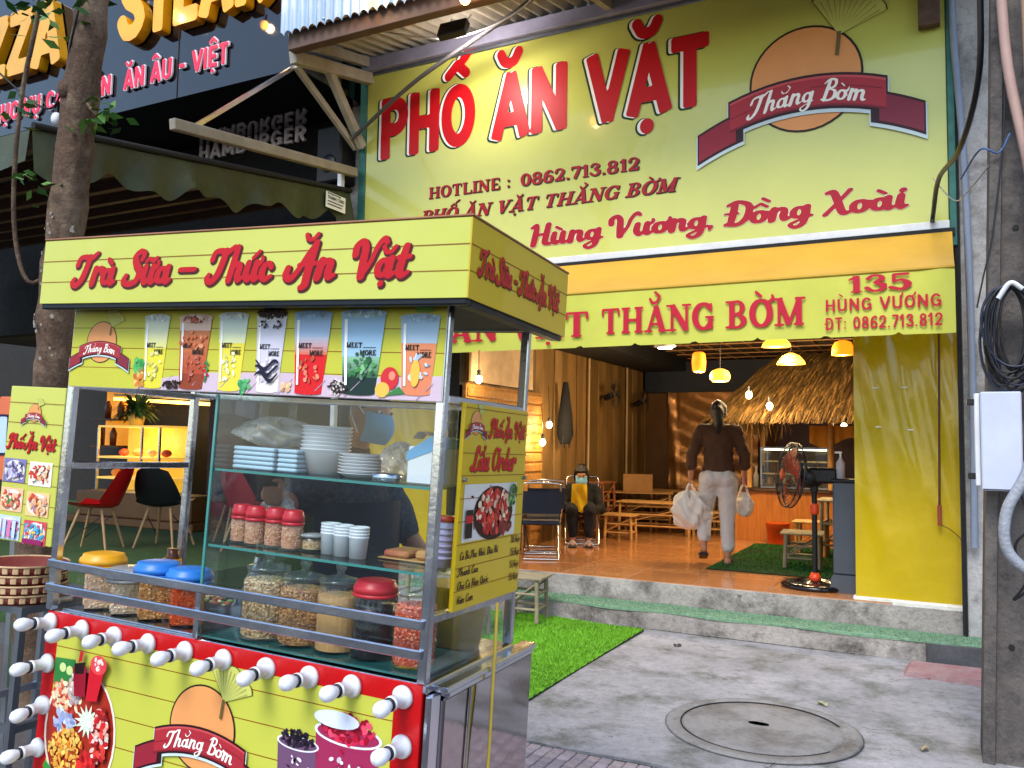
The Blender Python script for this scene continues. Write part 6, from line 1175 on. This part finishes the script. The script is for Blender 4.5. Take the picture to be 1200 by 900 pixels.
# loose items on the deck
t = thing('serving_tray', 'steel tray of chopped snacks behind the lidded jars on the cart', 'tray', M=cw(-1.05, .33, .002)); b = MB(); b.box((-.24, -.12, 0), (.24, .12, .006), .002); [b.bar(p, q, .006, .04) for p, q in (((-.24, -.12, .02), (.24, -.12, .02)), ((-.24, .12, .02), (.24, .12, .02)), ((-.24, -.12, .02), (-.24, .12, .02)), ((.24, -.12, .02), (.24, .12, .02)))]; obj('tray', b, STEEL, t)
b = MB(); random.seed(2)
for i in range(160):
    c = Vector((random.uniform(-.21, .21), random.uniform(-.1, .1), random.uniform(.008, .03))); b.col = lin(random.choice(('c8a070', '8c5a34', 'd8c8a0', '6a8a3c', 'b04a2c'))); b.ell(c, (.014, .008, .007), 6, 4, Matrix.Rotation(random.uniform(0, 3), 4, 'Z'))
obj('snack_bits', b, CRUMB, t, kind='stuff')
b = MB(); b.tube([(0, 0, .0), (.05, .02, .1), (.06, .03, .16)], [.012, .012, .018], 8); o = tag(obj('tongs', b, STEEL), 'steel tongs leaning out of the snack tray', 'tongs'); o.matrix_world = cw(-.84, .26, .03)
t = thing('sauce_jar', 'sauce jar with orange label at the left end of the cart', 'jar', M=cw(-1.28, .42, .002)); b = MB(); b.lathe([(.03, 0), (.032, .1), (.02, .13), (.02, .15)], 14); obj('bottle', b, mat('brown_sauce', '5a3018', .25), t); b = MB(); b.lathe([(.0325, .07), (.0325, .115)], 14); obj('paper_label', b, YL, t)
b = MB(); b.lathe([(.07, 0), (.1, .17), (.105, .175), (.09, .175)], 20); o = tag(obj('yellow_bucket', b, mat('yellow_plastic', 'c89a14', .35, var=.1)), 'yellow plastic bucket behind the right end of the cart', 'bucket'); o.matrix_world = cw(-.12, .4, .0)
# side rack with woven trays
RK = thing('side_rack', 'dark steel rack beside the left end of the cart', 'rack', M=cw(-1.7, .2, 0))
zg = -.97
for x in (-.18, .18):
    for y in (-.16, .2): b = MB(); b.bar((x, y, zg), (x, y, -.03), .022, .022); obj('leg', b, STEEL_D, RK)
for z in (-.04, -.42):
    for y in (-.16, .2): b = MB(); b.bar((-.19, y, z), (.19, y, z), .02, .024); obj('rail', b, STEEL_D, RK)
    for x in (-.18, .18): b = MB(); b.bar((x, -.15, z), (x, .19, z), .02, .024); obj('rail', b, STEEL_D, RK)
b = MB(); b.bar((-.2, -.18, -.35), (.18, -.18, -.85), .012, .02); obj('brace', b, STEEL_D, RK)
WT = mat('tray_bamboo', 'c0a078', .7, var=.25, scale=30); WR = mat('tray_red_weave', '6e2a22', .7, var=.25, scale=30)
for k_ in range(4):
    t = thing('woven_tray', ('woven bamboo tray with red checks, lowest of the stack by the cart', 'woven bamboo tray with red checks, second from the bottom of the stack', 'woven bamboo tray with red checks, third from the bottom of the stack', 'woven bamboo tray with plain rim, topmost of the stack by the cart')[k_], 'tray', M=cw(-1.64 + .006 * (k_ % 2), .12, -.026 + k_ * .032), group='stacked woven trays')
    b = MB(); b.lathe([(.0, .0), (.12, .0), (.128, .026), (.134, .026), (.126, -.002)], 30); obj('dish', b, WR, t)
    for i in range(26):
        a = i * 2 * math.pi / 26; b = MB(); b.box((-.009, -.003, .004), (.009, .003, .024), .002, Matrix.Rotation(a, 4, 'Z') @ Matrix.Translation((0, -.131, 0))); obj('weave_block', b, WT, t)
    b = MB(); b.tube([(.133 * math.cos(a), .133 * math.sin(a), .027) for a in [i * math.pi / 15 for i in range(31)]], .004, 6, False); obj('rim', b, WT, t)
# ------------------------------------------------------------------ concrete pole and its fittings
PO = thing('utility_pole', 'weathered grey concrete utility pole at the right edge', 'pole', (0, 0, 0))
def ptw(z, k): return (.153 + .0302 * z, 4.72, z) if k == 0 else (.153 + .0302 * z + .34, 4.72, z)
b = MB(); zt = 8.
V = []
for z in (-.3, zt):
    x0 = .153 + .0302 * z; V += [(x0, 4.72, z), (x0 + .05, 4.715, z), (x0 + .055, 4.75, z), (x0 + .24, 4.75, z), (x0 + .245, 4.715, z), (x0 + .3, 4.72, z), (x0 + .3, 5.0, z), (x0, 5.0, z)]
n = 8; b.add(V, [tuple(range(n))[::-1], tuple(range(n, 2 * n))] + [(j, (j + 1) % n, n + (j + 1) % n, n + j) for j in range(n)]); obj('shaft', b, POLEM, PO)
for z in (.55, 1.0, 2.6, 3.2): b = MB(); b.cyl((.27 + .03 * z, 4.752, z), (.27 + .03 * z, 4.744, z), .014, n=10); obj('bolt_hole', b, DARK, PO)
EB = thing('meter_box', 'white metal electric box strapped to the concrete pole', 'electric box', (.245, 4.64, 1.54)); b = MB(); b.box((-.075, -.075, -.235), (.095, .06, .235), .006); obj('housing', b, mat('box_enamel', 'b9bfd0', .45, var=.08, scale=6), EB)
b = MB(); b.box((-.098, -.03, -.215), (-.076, .05, .23), .003); obj('side_flange', b, WHITEPAINT, EB)
for z in (-.17, .19): b = MB(); b.box((-.13, .0, z - .015), (-.07, .055, z + .015), .004); obj('strap', b, BLACKPL, EB)
b = MB(); b.box((-.07, -.0762, -.23), (.09, -.0752, -.226)); obj('door_gap', b, DARK, EB)
CO = thing('cable_coil', 'bundle of black cable loops hanging on the pole above the white box', 'cable coil', (.305, 4.62, 2.28)); random.seed(6)
for i in range(15):
    w, h, ox = random.uniform(.07, .13), random.uniform(.38, .52), random.uniform(-.03, .03); ph = random.uniform(-.1, .1); pts = [(ox + w * math.sin(a) + ph * (1 - math.cos(a)) * .2, random.uniform(-.004, .004) - .012 * (i % 5) + .01 * math.sin(2 * a), -h / 2 * (1 - math.cos(a))) for a in [j * math.pi / 14 for j in range(29)]]
    b = MB(); b.tube(pts, random.choice((.005, .006, .007)), 6, False); obj('loop', b, mat(('cable_black', 'cable_blue')[i % 4 == 0], ('131419', '1c2438')[i % 4 == 0], .4), CO)
b = MB(); b.tube(spline([(-.05, -.06, -.06), (.0, -.07, .01), (.05, -.06, -.02)], 6), .012, 8); obj('tie', b, WHITEPAINT, CO)
def cable(label, pts, r, m, cat='cable', name='cable'): b = MB(); b.tube(spline(pts, 8), r, 8); return tag(obj(name, b, m), label, cat)
cable('grey corrugated conduit curving below the white electric box', [(.42, 4.55, 1.75), (.36, 4.56, 1.42), (.27, 4.55, 1.22), (.262, 4.55, 1.05), (.34, 4.56, .95), (.46, 4.6, .9)], .025, mat('grey_conduit', '8e939c', .5, var=.15, bump=.4, bscale=60), 'conduit', 'conduit')
cable('pinkish conduit running down the right edge of the pole', [(.3, 4.66, 3.9), (.325, 4.66, 3.4), (.39, 4.66, 2.95), (.47, 4.66, 2.4)], .024, mat('pink_conduit', 'a98a80', .55, var=.15), 'conduit', 'conduit')
cable('second tan conduit at the far right edge of the pole', [(.4, 4.62, 3.9), (.41, 4.62, 3.2), (.4, 4.63, 2.7), (.43, 4.63, 2.2)], .02, mat('tan_conduit', '9a7c66', .55, var=.15), 'conduit', 'conduit')
cable('thick black cable looping from the pole down to the banner corner', [(.225, 4.85, 3.95), (.215, 5.0, 3.5), (.13, 5.4, 3.25), (.02, 6.3, 3.35), (-.02, 6.82, 3.25), (-.03, 6.86, 3.18)], .016, BLACKPL)
cable('grey pipe running up the stained pillar beside the banner', [(.128, 6.86, 5.4), (.13, 6.86, 4.7), (.19, 6.86, 3.5), (.21, 6.87, 2.0), (.2, 6.87, .8)], .024, mat('bluegrey_pipe', '7c8698', .5, var=.1), 'pipe', 'pipe')
cable('thin black wire hanging along the pole', [(.3, 4.69, 3.9), (.31, 4.69, 3.2), (.25, 4.69, 2.6), (.2, 4.69, 2.35), (.17, 4.69, 2.2)], .004, BLACKPL)
cable('thin blue wire twisted round the pole beside the banner', [(.12, 5.0, 2.95), (.2, 4.7, 3.0), (.28, 4.69, 2.97), (.33, 4.69, 3.06)], .005, mat('blue_wire', '3a5a8c', .4))
cable('thin grey wire sagging from the banner corner to the pole', [(-.02, 6.8, 3.5), (.1, 5.8, 3.05), (.17, 5.0, 2.9), (.3, 4.7, 3.0)], .004, mat('pale_wire', '9a9c9c', .4))
cable('tangle of thin black wire below the conduit', [(.33, 4.6, 1.3), (.36, 4.58, 1.15), (.3, 4.58, 1.05), (.34, 4.58, .9), (.29, 4.6, .8), (.36, 4.6, .86)], .006, BLACKPL)
b = MB(); b.box((-.1, 6.8, 4.68), (.05, 6.88, 5.0), .006); tag(obj('rusty_box', b, mat('rusty_steel', '5a4438', .7, .3, var=.4, scale=10)), 'small rusty box at the top right corner of the banner', 'box')
# trees across the street, seen as reflections in the dark glass and the steel
lb = MB(); random.seed(21); 
for i in range(1500):
    r = random.random() ** .4; a = random.uniform(0, 6.28); el = random.uniform(-1, 1); c = Vector((math.cos(a) * math.cos(el) * 2.6, math.sin(a) * math.cos(el) * 2.2, math.sin(el) * 2.4)) * r; c *= 1 + .25 * math.sin(5 * a + 3 * el)
    d = Vector((random.gauss(0, 1), random.gauss(0, 1), random.gauss(0, .7))).normalized() * .34; n_ = d.cross(Vector((random.gauss(0, 1), random.gauss(0, 1), 1))).normalized() * .13; lb.col = random.choice(lc); lb.add([c, c + d * .5 + n_, c + d, c + d * .5 - n_], [(0, 1, 2, 3)])
crown_me = lb.mesh('crown'); crown_me.materials.append(LF)
tb_ = MB(); tb_.tube(spline([(0, 0, 0), (.1, 0, 2), (0, .1, 4.2), (.1, 0, 5.6)], 5), [.2 - .005 * i for i in range(16)], 10); trunk_me = tb_.mesh('trunk'); trunk_me.materials.append(bark)
for k_, (x, y, s_) in enumerate(((-13, -10, .75), (-5.5, -12, .85), (2.5, -12, .7), (10, -11, .8))):
    t = thing('roadside_tree', ('leafy tree across the street, far left', 'tall leafy tree across the street, left of the middle', 'small leafy tree across the street, right of the middle', 'leafy tree across the street, far right')[k_], 'tree', (x, y, -.01), k_ * 1.7, 'trees across the street'); t.scale = (s_, s_, s_); obj('trunk', trunk_me, None, t); obj('crown', crown_me, None, t, (0, 0, 6.))

# ------------------------------------------------------------------ people
def figure_mesh(name, mb, m, parent, voxel=.008, smooth=6, fold=0.):
    o = obj(name, mb, m, parent); r = o.modifiers.new('remesh', 'REMESH'); r.mode = 'VOXEL'; r.voxel_size = voxel; r.use_smooth_shade = True
    s = o.modifiers.new('smooth', 'SMOOTH'); s.factor = .5; s.iterations = smooth
    if fold:
        tx = bpy.data.textures.get('cloth_folds') or bpy.data.textures.new('cloth_folds', 'CLOUDS'); tx.noise_scale = .09; tx.noise_depth = 3
        d = o.modifiers.new('folds', 'DISPLACE'); d.texture = tx; d.strength = fold; d.mid_level = .5; d.texture_coords = 'LOCAL'
    return o
def limb(mb, pts, rs):
    mb.tube(pts, rs, 12)
    for p, r in zip(pts, rs): mb.ell(p, r * 1.0, 12, 8)
def hand(mb, wrist, d, side, curl=.5, s=1.):
    """d = direction of the hand, side = direction of the thumb"""
    w, d, sd = Vector(wrist), Vector(d).normalized(), Vector(side).normalized(); sd = (sd - d * sd.dot(d)).normalized(); nn = d.cross(sd)
    c = w + d * .045 * s; M_ = Matrix(((sd.x, d.x, nn.x, 0), (sd.y, d.y, nn.y, 0), (sd.z, d.z, nn.z, 0), (0, 0, 0, 1))); mb.ell(c, (.038 * s, .05 * s, .016 * s), 12, 8, M_)
    for i, (o_, ln) in enumerate(((.027, .07), (.009, .08), (-.009, .075), (-.026, .058))):
        p0 = w + d * .08 * s + sd * o_ * s; dd = d; pts = [p0]
        for k in range(3): dd = (dd + nn * curl * .7).normalized(); pts.append(pts[-1] + dd * ln * s / 3)
        mb.tube(pts, [.0095 * s, .009 * s, .0085 * s, .0075 * s], 8)
    p0 = w + d * .03 * s + sd * .03 * s; mb.tube([p0, p0 + (sd + d * .6).normalized() * .035 * s, p0 + (sd * .4 + d + nn * .4).normalized() * .062 * s], [.012 * s, .0105 * s, .0085 * s], 8)
SKIN = mat('skin', 'b07c5e', .55, var=.08, scale=14); SKIN.node_tree.nodes['Principled BSDF'].inputs['Subsurface Weight'].default_value = .08
HAIR = mat('dark_hair', '14100e', .45, var=.3, scale=40, stretch=(6, 6, 1), bump=.4, bscale=60)
def head(mb, c, fwd, s=1., up=(0, 0, 1)):
    f = Vector(fwd).normalized(); u = Vector(up); r = f.cross(u).normalized(); u = r.cross(f); M_ = Matrix(((r.x, f.x, u.x, 0), (r.y, f.y, u.y, 0), (r.z, f.z, u.z, 0), (0, 0, 0, 1))); c = Vector(c)
    P_ = lambda a, b_, z: c + r * a * s + f * b_ * s + u * z * s
    mb.ell(c, (.073 * s, .09 * s, .105 * s), 16, 12, M_); mb.ell(P_(0, .03, -.06), (.052 * s, .055 * s, .055 * s), 12, 8, M_); mb.ell(P_(0, .095, -.02), (.012 * s, .016 * s, .024 * s), 8, 6, M_); mb.ell(P_(0, .085, -.06), (.024 * s, .01 * s, .01 * s), 8, 6, M_)
    for sx in (-1, 1): mb.ell(P_(sx * .075, -.005, -.015), (.01 * s, .02 * s, .032 * s), 8, 6, M_)
    return M_, P_
def face_bits(parent, M_, P_, s=1., mask=None, glasses=False):
    for sx in (-1, 1):
        b = MB(); b.ell(P_(sx * .031, .079, .006), (.014 * s, .008 * s, .008 * s), 10, 6, M_); obj('eye', b, mat('eye_white', 'd8d4d0', .3), parent); b = MB(); b.ell(P_(sx * .031, .0855, .006), (.006 * s, .004 * s, .006 * s), 8, 6, M_); obj('pupil', b, mat('pupil', '120c0a', .2), parent)
        b = MB(); b.tube([P_(sx * .015, .088, .028), P_(sx * .032, .087, .034), P_(sx * .05, .074, .028)], .004 * s, 6); obj('eyebrow', b, HAIR, parent)
    if mask:
        b = MB()
        def f(u, v):
            a = (u - .5) * 2.3; z = .002 - .115 * v; bul = .026 * math.sin(v * 3.14); return tuple(P_((.074 + bul * .1) * math.sin(a), (.072 + bul + .025 * (1 - abs(u - .5) * 2)) * math.cos(a) * 1.0 + .012, z))
        b.grid(f, 16, 10); obj('face_mask', b, mask, parent)
        for sx in (-1, 1): b = MB(); b.tube(spline([P_(sx * .07, .04, -.01), P_(sx * .083, .0, .02), P_(sx * .083, -.018, -.01), P_(sx * .074, .03, -.085)], 5), .0022, 5); obj('ear_loop', b, WP0, parent)
    if glasses:
        for sx in (-1, 1): b = MB(); b.tube([P_(sx * .033 + .024 * math.cos(a), .1, .004 + .017 * math.sin(a)) for a in [i * math.pi / 8 for i in range(17)]], .002, 5, False); obj('lens_rim', b, BLACKPL, parent)
WP0 = mat('mask_loop', 'e4e8ec', .6); MASKB = mat('blue_mask', '6fa4c4', .75, var=.06, bump=.3, bscale=30)
# woman walking into the shop
W = thing('person', 'woman in brown top and white trousers walking into the shop carrying plastic bags', 'person', (-1.96, 8.28, FZ), R_(13))
bd = MB(); head(bd, (0, .02, 1.485), (0, 1, -.1)); limb(bd, [(0, 0, 1.28), (0, .01, 1.42)], [.05, .046]); limb(bd, [(0, 0, .86), (0, .01, 1.05), (0, .01, 1.25)], [.1, .08, .08])
RA = [(.17, 0, 1.3), (.255, .02, 1.06), (.245, .1, .86)]; LA = [(-.17, 0, 1.3), (-.255, -.01, 1.06), (-.27, .04, .84)]
RLg = [(.085, 0, .82), (.09, .02, .46), (.085, -.03, .09)]; LLg = [(-.085, 0, .82), (-.13, .12, .5), (-.14, -.08, .19)]
for A in (RA, LA): limb(bd, A, [.05, .04, .027])
hand(bd, RA[2], (0, .1, -1), (0, 1, 0), .6); hand(bd, LA[2], (0, .1, -1), (0, 1, 0), .7)
for Lg in (RLg, LLg): limb(bd, Lg, [.075, .05, .036])
limb(bd, [(.085, -.05, .035), (.09, .06, .03), (.095, .13, .022)], [.034, .034, .022]); limb(bd, [(-.135, -.1, .155), (-.14, .0, .095), (-.145, .06, .075)], [.034, .034, .022])
figure_mesh('body', bd, SKIN, W)
b = MB(); b.ell((0, .0, 1.22), (.165, .11, .16), 18, 12); b.ell((0, 0, 1.06), (.148, .11, .18), 18, 12); b.ell((0, 0, .93), (.16, .122, .11), 18, 12); limb(b, [(-.13, 0, 1.31), (.13, 0, 1.31)], [.068, .068]); limb(b, [(0, 0, 1.32), (0, .01, 1.39)], [.07, .058])
for A in (RA, LA): p = Vector(A[1]).lerp(Vector(A[2]), .45); limb(b, [A[0], A[1], tuple(p)], [.066, .06, .056])
figure_mesh('brown_top', b, mat('brown_jersey', '4a3020', .85, var=.15, scale=20, bump=.3, bscale=6), W, .01, 8, .035)
b = MB(); b.ell((0, 0, .86), (.165, .128, .12), 18, 12)
for Lg in (RLg, LLg): q = Vector(Lg[1]).lerp(Vector(Lg[2]), .78); limb(b, [Lg[0], Lg[1], tuple(q)], [.105, .078, .062])
b.ell((.075, -.045, .84), (.085, .09, .1)); b.ell((-.075, -.045, .84), (.085, .09, .1)); figure_mesh('white_trousers', b, mat('white_cotton', 'c9c6c4', .85, var=.05, scale=9, bump=.5, bscale=7), W, .009, 8, .028)
b = MB(); b.ell((0, -.005, 1.505), (.085, .1, .11), 16, 12); b.ell((0, -.09, 1.47), (.06, .05, .09)); limb(b, [(0, -.1, 1.5), (.0, -.11, 1.38), (.0, -.08, 1.28)], [.05, .045, .025]); figure_mesh('hair', b, HAIR, W, .007, 3, .02)
SLP = mat('navy_slipper', '14182c', .5)
for o_, (p0, p1) in enumerate((((.085, -.075, .012), (.097, .16, .012)), ((-.135, -.14, .12), (-.147, .08, .045)))):
    b = MB(); b.bar(p0, p1, .085, .02, bev=.008); sl = obj('slipper', b, SLP, W); m_ = Vector(p0).lerp(Vector(p1), .68); b = MB(); b.tube([m_ + Vector((-.045, 0, .01)), m_ + Vector((0, .01, .06)), m_ + Vector((.045, 0, .01))], .014, 8); obj('strap', b, SLP, sl)
PB = mat('white_bag_plastic', 'e6e0d8', .35, alpha=.9, var=.06, bump=.5, bscale=14)
def carrier(label, loc, rx, ry, h, seed):
    t = thing('carrier_bag', label, 'plastic bag', loc, group='carrier bags'); b = bag_mesh(rx, ry, h, seed); obj('bag', b, PB, t); b = MB(); [b.tube(spline([(sx * .05, 0, h * .85), (sx * .025, .0, h + .06), (0, 0, h + .1)], 4), [.012] * 9, 6) for sx in (-1, 1)]; obj('handle', b, PB, t); return t
_wm = Matrix.Translation((-1.96, 8.28, FZ)) @ Matrix.Rotation(R_(13), 4, 'Z')
hl = _wm @ Vector((-.27, .05, .74)); carrier('large round white bag in the left hand of the walking woman', (hl.x - .0, hl.y - .02, hl.z - .42), .17, .13, .36, 5)
hr = _wm @ Vector((.245, .11, .76)); carrier('small white bag in the right hand of the walking woman', (hr.x, hr.y, hr.z - .3), .085, .06, .22, 8)
# seated woman
S = thing('person', 'seated woman in black jacket and blue mask holding a yellow bag', 'person', (-3.76, 9.12, FZ), R_(22 + 180))
bd = MB(); hc = (0, .1, .80); M_, P_ = head(bd, hc, (0, 1, -.45), .95, (0, .3, 1)); limb(bd, [(0, .02, .62), (0, .07, .73)], [.05, .045]); limb(bd, [(0, -.02, .4), (0, 0, .55), (0, .02, .62)], [.1, .08, .07])
RA = [(.16, .0, .6), (.22, .08, .42), (.06, .22, .44)]; LA = [(-.16, .0, .6), (-.22, .08, .4), (-.1, .24, .4)]
for A in (RA, LA): limb(bd, A, [.045, .038, .026])
hand(bd, RA[2], (-.8, .4, .4), (0, .3, 1), .6, .9); hand(bd, LA[2], (.7, .5, -.1), (0, .3, 1), .6, .9)
LG = [[(sx * .085, .02, .4), (sx * .1, .34, .41), (sx * .09, .33, .09)] for sx in (-1, 1)]
for Lg in LG: limb(bd, Lg, [.08, .055, .036]); a = Lg[2]; limb(bd, [(a[0], a[1] - .02, .04), (a[0], a[1] + .13, .025)], [.032, .024])
figure_mesh('body', bd, SKIN, S)
face_bits(S, M_, P_, .95, MASKB, True)
b = MB(); b.ell((0, .0, .52), (.175, .13, .16), 18, 12); b.ell((0, 0, .42), (.17, .14, .1)); limb(b, [(-.14, 0, .61), (.14, 0, .61)], [.075, .075])
for A in (RA, LA): limb(b, [A[0], A[1], tuple(Vector(A[1]).lerp(Vector(A[2]), .8))], [.075, .068, .052])
figure_mesh('black_jacket', b, mat('black_fleece', '101014', .9, var=.2, bump=.3, bscale=12), S, .01, 8, .03)
b = MB()
for Lg in LG: limb(b, [Lg[0], Lg[1], tuple(Vector(Lg[1]).lerp(Vector(Lg[2]), .85))], [.1, .078, .055])
figure_mesh('dark_trousers', b, mat('dark_trouser', '0f1016', .85, var=.15), S, .01, 6, .025)
b = MB(); b.ell(P_(0, -.015, .03), (.08, .09, .095), 16, 12, M_); b.ell(P_(0, -.05, -.03), (.078, .06, .09), 12, 8, M_); b.ell(P_(0, .045, .075), (.065, .04, .03), 12, 8, M_); [limb(b, [tuple(P_(sx * .066, .015, .05)), tuple(P_(sx * .078, .02, -.03)), tuple(P_(sx * .07, .0, -.12))], [.022, .02, .012]) for sx in (-1, 1)]; figure_mesh('hair', b, HAIR, S, .007, 3, .015)
for Lg in LG: b = MB(); a = Lg[2]; b.box((a[0] - .045, a[1] - .06, .0), (a[0] + .045, a[1] + .17, .02), .008); sd = obj('sandal', b, BLACKPL, S); b = MB(); b.tube([(a[0] - .045, a[1] + .08, .02), (a[0], a[1] + .085, .065), (a[0] + .045, a[1] + .08, .02)], .018, 8); obj('strap', b, mat('striped_strap', '9a98a0', .5), sd)
b = MB(); b.grid(lambda u, v: ((-.085 + .17 * u) * (1 + .12 * (1 - v)), .0 + .012 * math.sin(u * 8 + v * 5) - .03 * math.sin(u * 3.14), .0 + .3 * v + .01 * math.sin(u * 7)), 14, 14); b.grid(lambda u, v: ((.085 - .17 * u) * (1 + .12 * (1 - v)), .03 + .03 * math.sin(u * 3.14), .3 * v), 10, 10)
o = tag(obj('yellow_bag', b, mat('yellow_cloth_bag', 'd0a80c', .5, var=.1, bump=.4, bscale=14)), 'yellow cloth bag held on the lap of the seated woman', 'bag'); _sm = Matrix.Translation((-3.76, 9.12, FZ)) @ Matrix.Rotation(R_(202), 4, 'Z'); o.matrix_world = _sm @ Matrix.Translation((.02, .33, .4)) @ Matrix.Rotation(R_(180), 4, 'Z') @ Matrix.Rotation(R_(12), 4, 'X')
# vendor behind the cart
VM = Matrix.Translation((-2.02, 2.58, 0)) @ Matrix.Rotation(R_(-92), 4, 'Z'); V_ = thing('person', 'vendor in grey knit top, dark apron and blue mask behind the glass case', 'person', M=VM)
bd = MB(); hc = (0, .08, 1.615); M_, P_ = head(bd, hc, (0, 1, -.25)); limb(bd, [(0, -.01, 1.36), (0, .03, 1.5)], [.055, .05]); limb(bd, [(0, 0, .9), (0, .0, 1.1), (0, 0, 1.32)], [.1, .08, .08])
vi = VM.inverted(); toL = lambda x, y, z: tuple(vi @ (CM @ Vector((x, y, z))))
RA = [(.17, .0, 1.34), (.25, .1, 1.12), (.12, .3, 1.1)]; el_, wr_ = toL(-.97, .68, .33), toL(-.88, .5, .36)
shl = min(((.17, -.02, 1.34), (-.17, -.02, 1.34)), key=lambda p: (Vector(p) - Vector(el_)).length); osh = -shl[0]
LAa = [shl, el_, wr_]; RA = [(osh, 0, 1.34), (osh * 1.4, .12, 1.1), (osh * .6, .3, 1.05)]
for A in (RA, LAa): limb(bd, A, [.052, .043, .03])
hand(bd, LAa[2], Vector(wr_) - Vector(el_), (0, 0, 1), .5); hand(bd, RA[2], (-osh, .6, 0), (0, 0, 1), .5)
for sx in (-1, 1): limb(bd, [(sx * .09, 0, .88), (sx * .095, .03, .48), (sx * .09, 0, .09)], [.09, .06, .04]); limb(bd, [(sx * .09, -.03, .04), (sx * .1, .14, .03)], [.038, .028])
figure_mesh('body', bd, SKIN, V_); face_bits(V_, M_, P_, 1., MASKB)
KNIT = mat('grey_knit', '3c3e44', .9, var=.5, scale=60, bump=.5, bscale=80)
b = MB(); b.ell((0, 0, 1.27), (.185, .125, .15), 18, 12); b.ell((0, 0, 1.1), (.17, .125, .16), 18, 12); b.ell((0, 0, .95), (.18, .135, .1), 18, 12); limb(b, [(-.16, 0, 1.35), (.16, 0, 1.35)], [.075, .075]); limb(b, [(0, 0, 1.36), (0, .02, 1.44)], [.075, .062])
for A in (RA, LAa): limb(b, [A[0], tuple(Vector(A[0]).lerp(Vector(A[1]), .8))], [.078, .064])
figure_mesh('knit_top', b, KNIT, V_, .01, 8, .02)
b = MB(); b.grid(lambda u, v: (.2 * math.sin((u - .5) * 3.6), .155 * math.cos((u - .5) * 3.4) + .02, .55 + .72 * v), 18, 14); figure_a = obj('apron', b, mat('navy_apron', '131a28', .8, var=.15), V_)
b = MB()
for sx in (-1, 1): limb(b, [(sx * .09, 0, .9), (sx * .095, .03, .48), (sx * .09, 0, .14)], [.115, .085, .065])
figure_mesh('trousers', b, MATS['dark_trouser'], V_, .014, 6)
b = MB(); b.ell(P_(0, -.015, .035), (.082, .095, .1), 16, 12, M_); b.ell(P_(0, -.07, -.03), (.07, .05, .09), 12, 8, M_); figure_mesh('hair', b, HAIR, V_, .008, 3)
for sx in (-1, 1): b = MB(); b.box((sx * .095 - .045, -.08, 0), (sx * .095 + .045, .18, .022), .008); obj('sandal', b, BLACKPL, V_)
o = obj('plastic_bag', bag_mesh(.07, .06, .14, 12), BAG); tag(o, 'clear plastic bag held in the bare hand of the vendor', 'plastic bag'); o.matrix_world = cw(-.86, .46, .22)
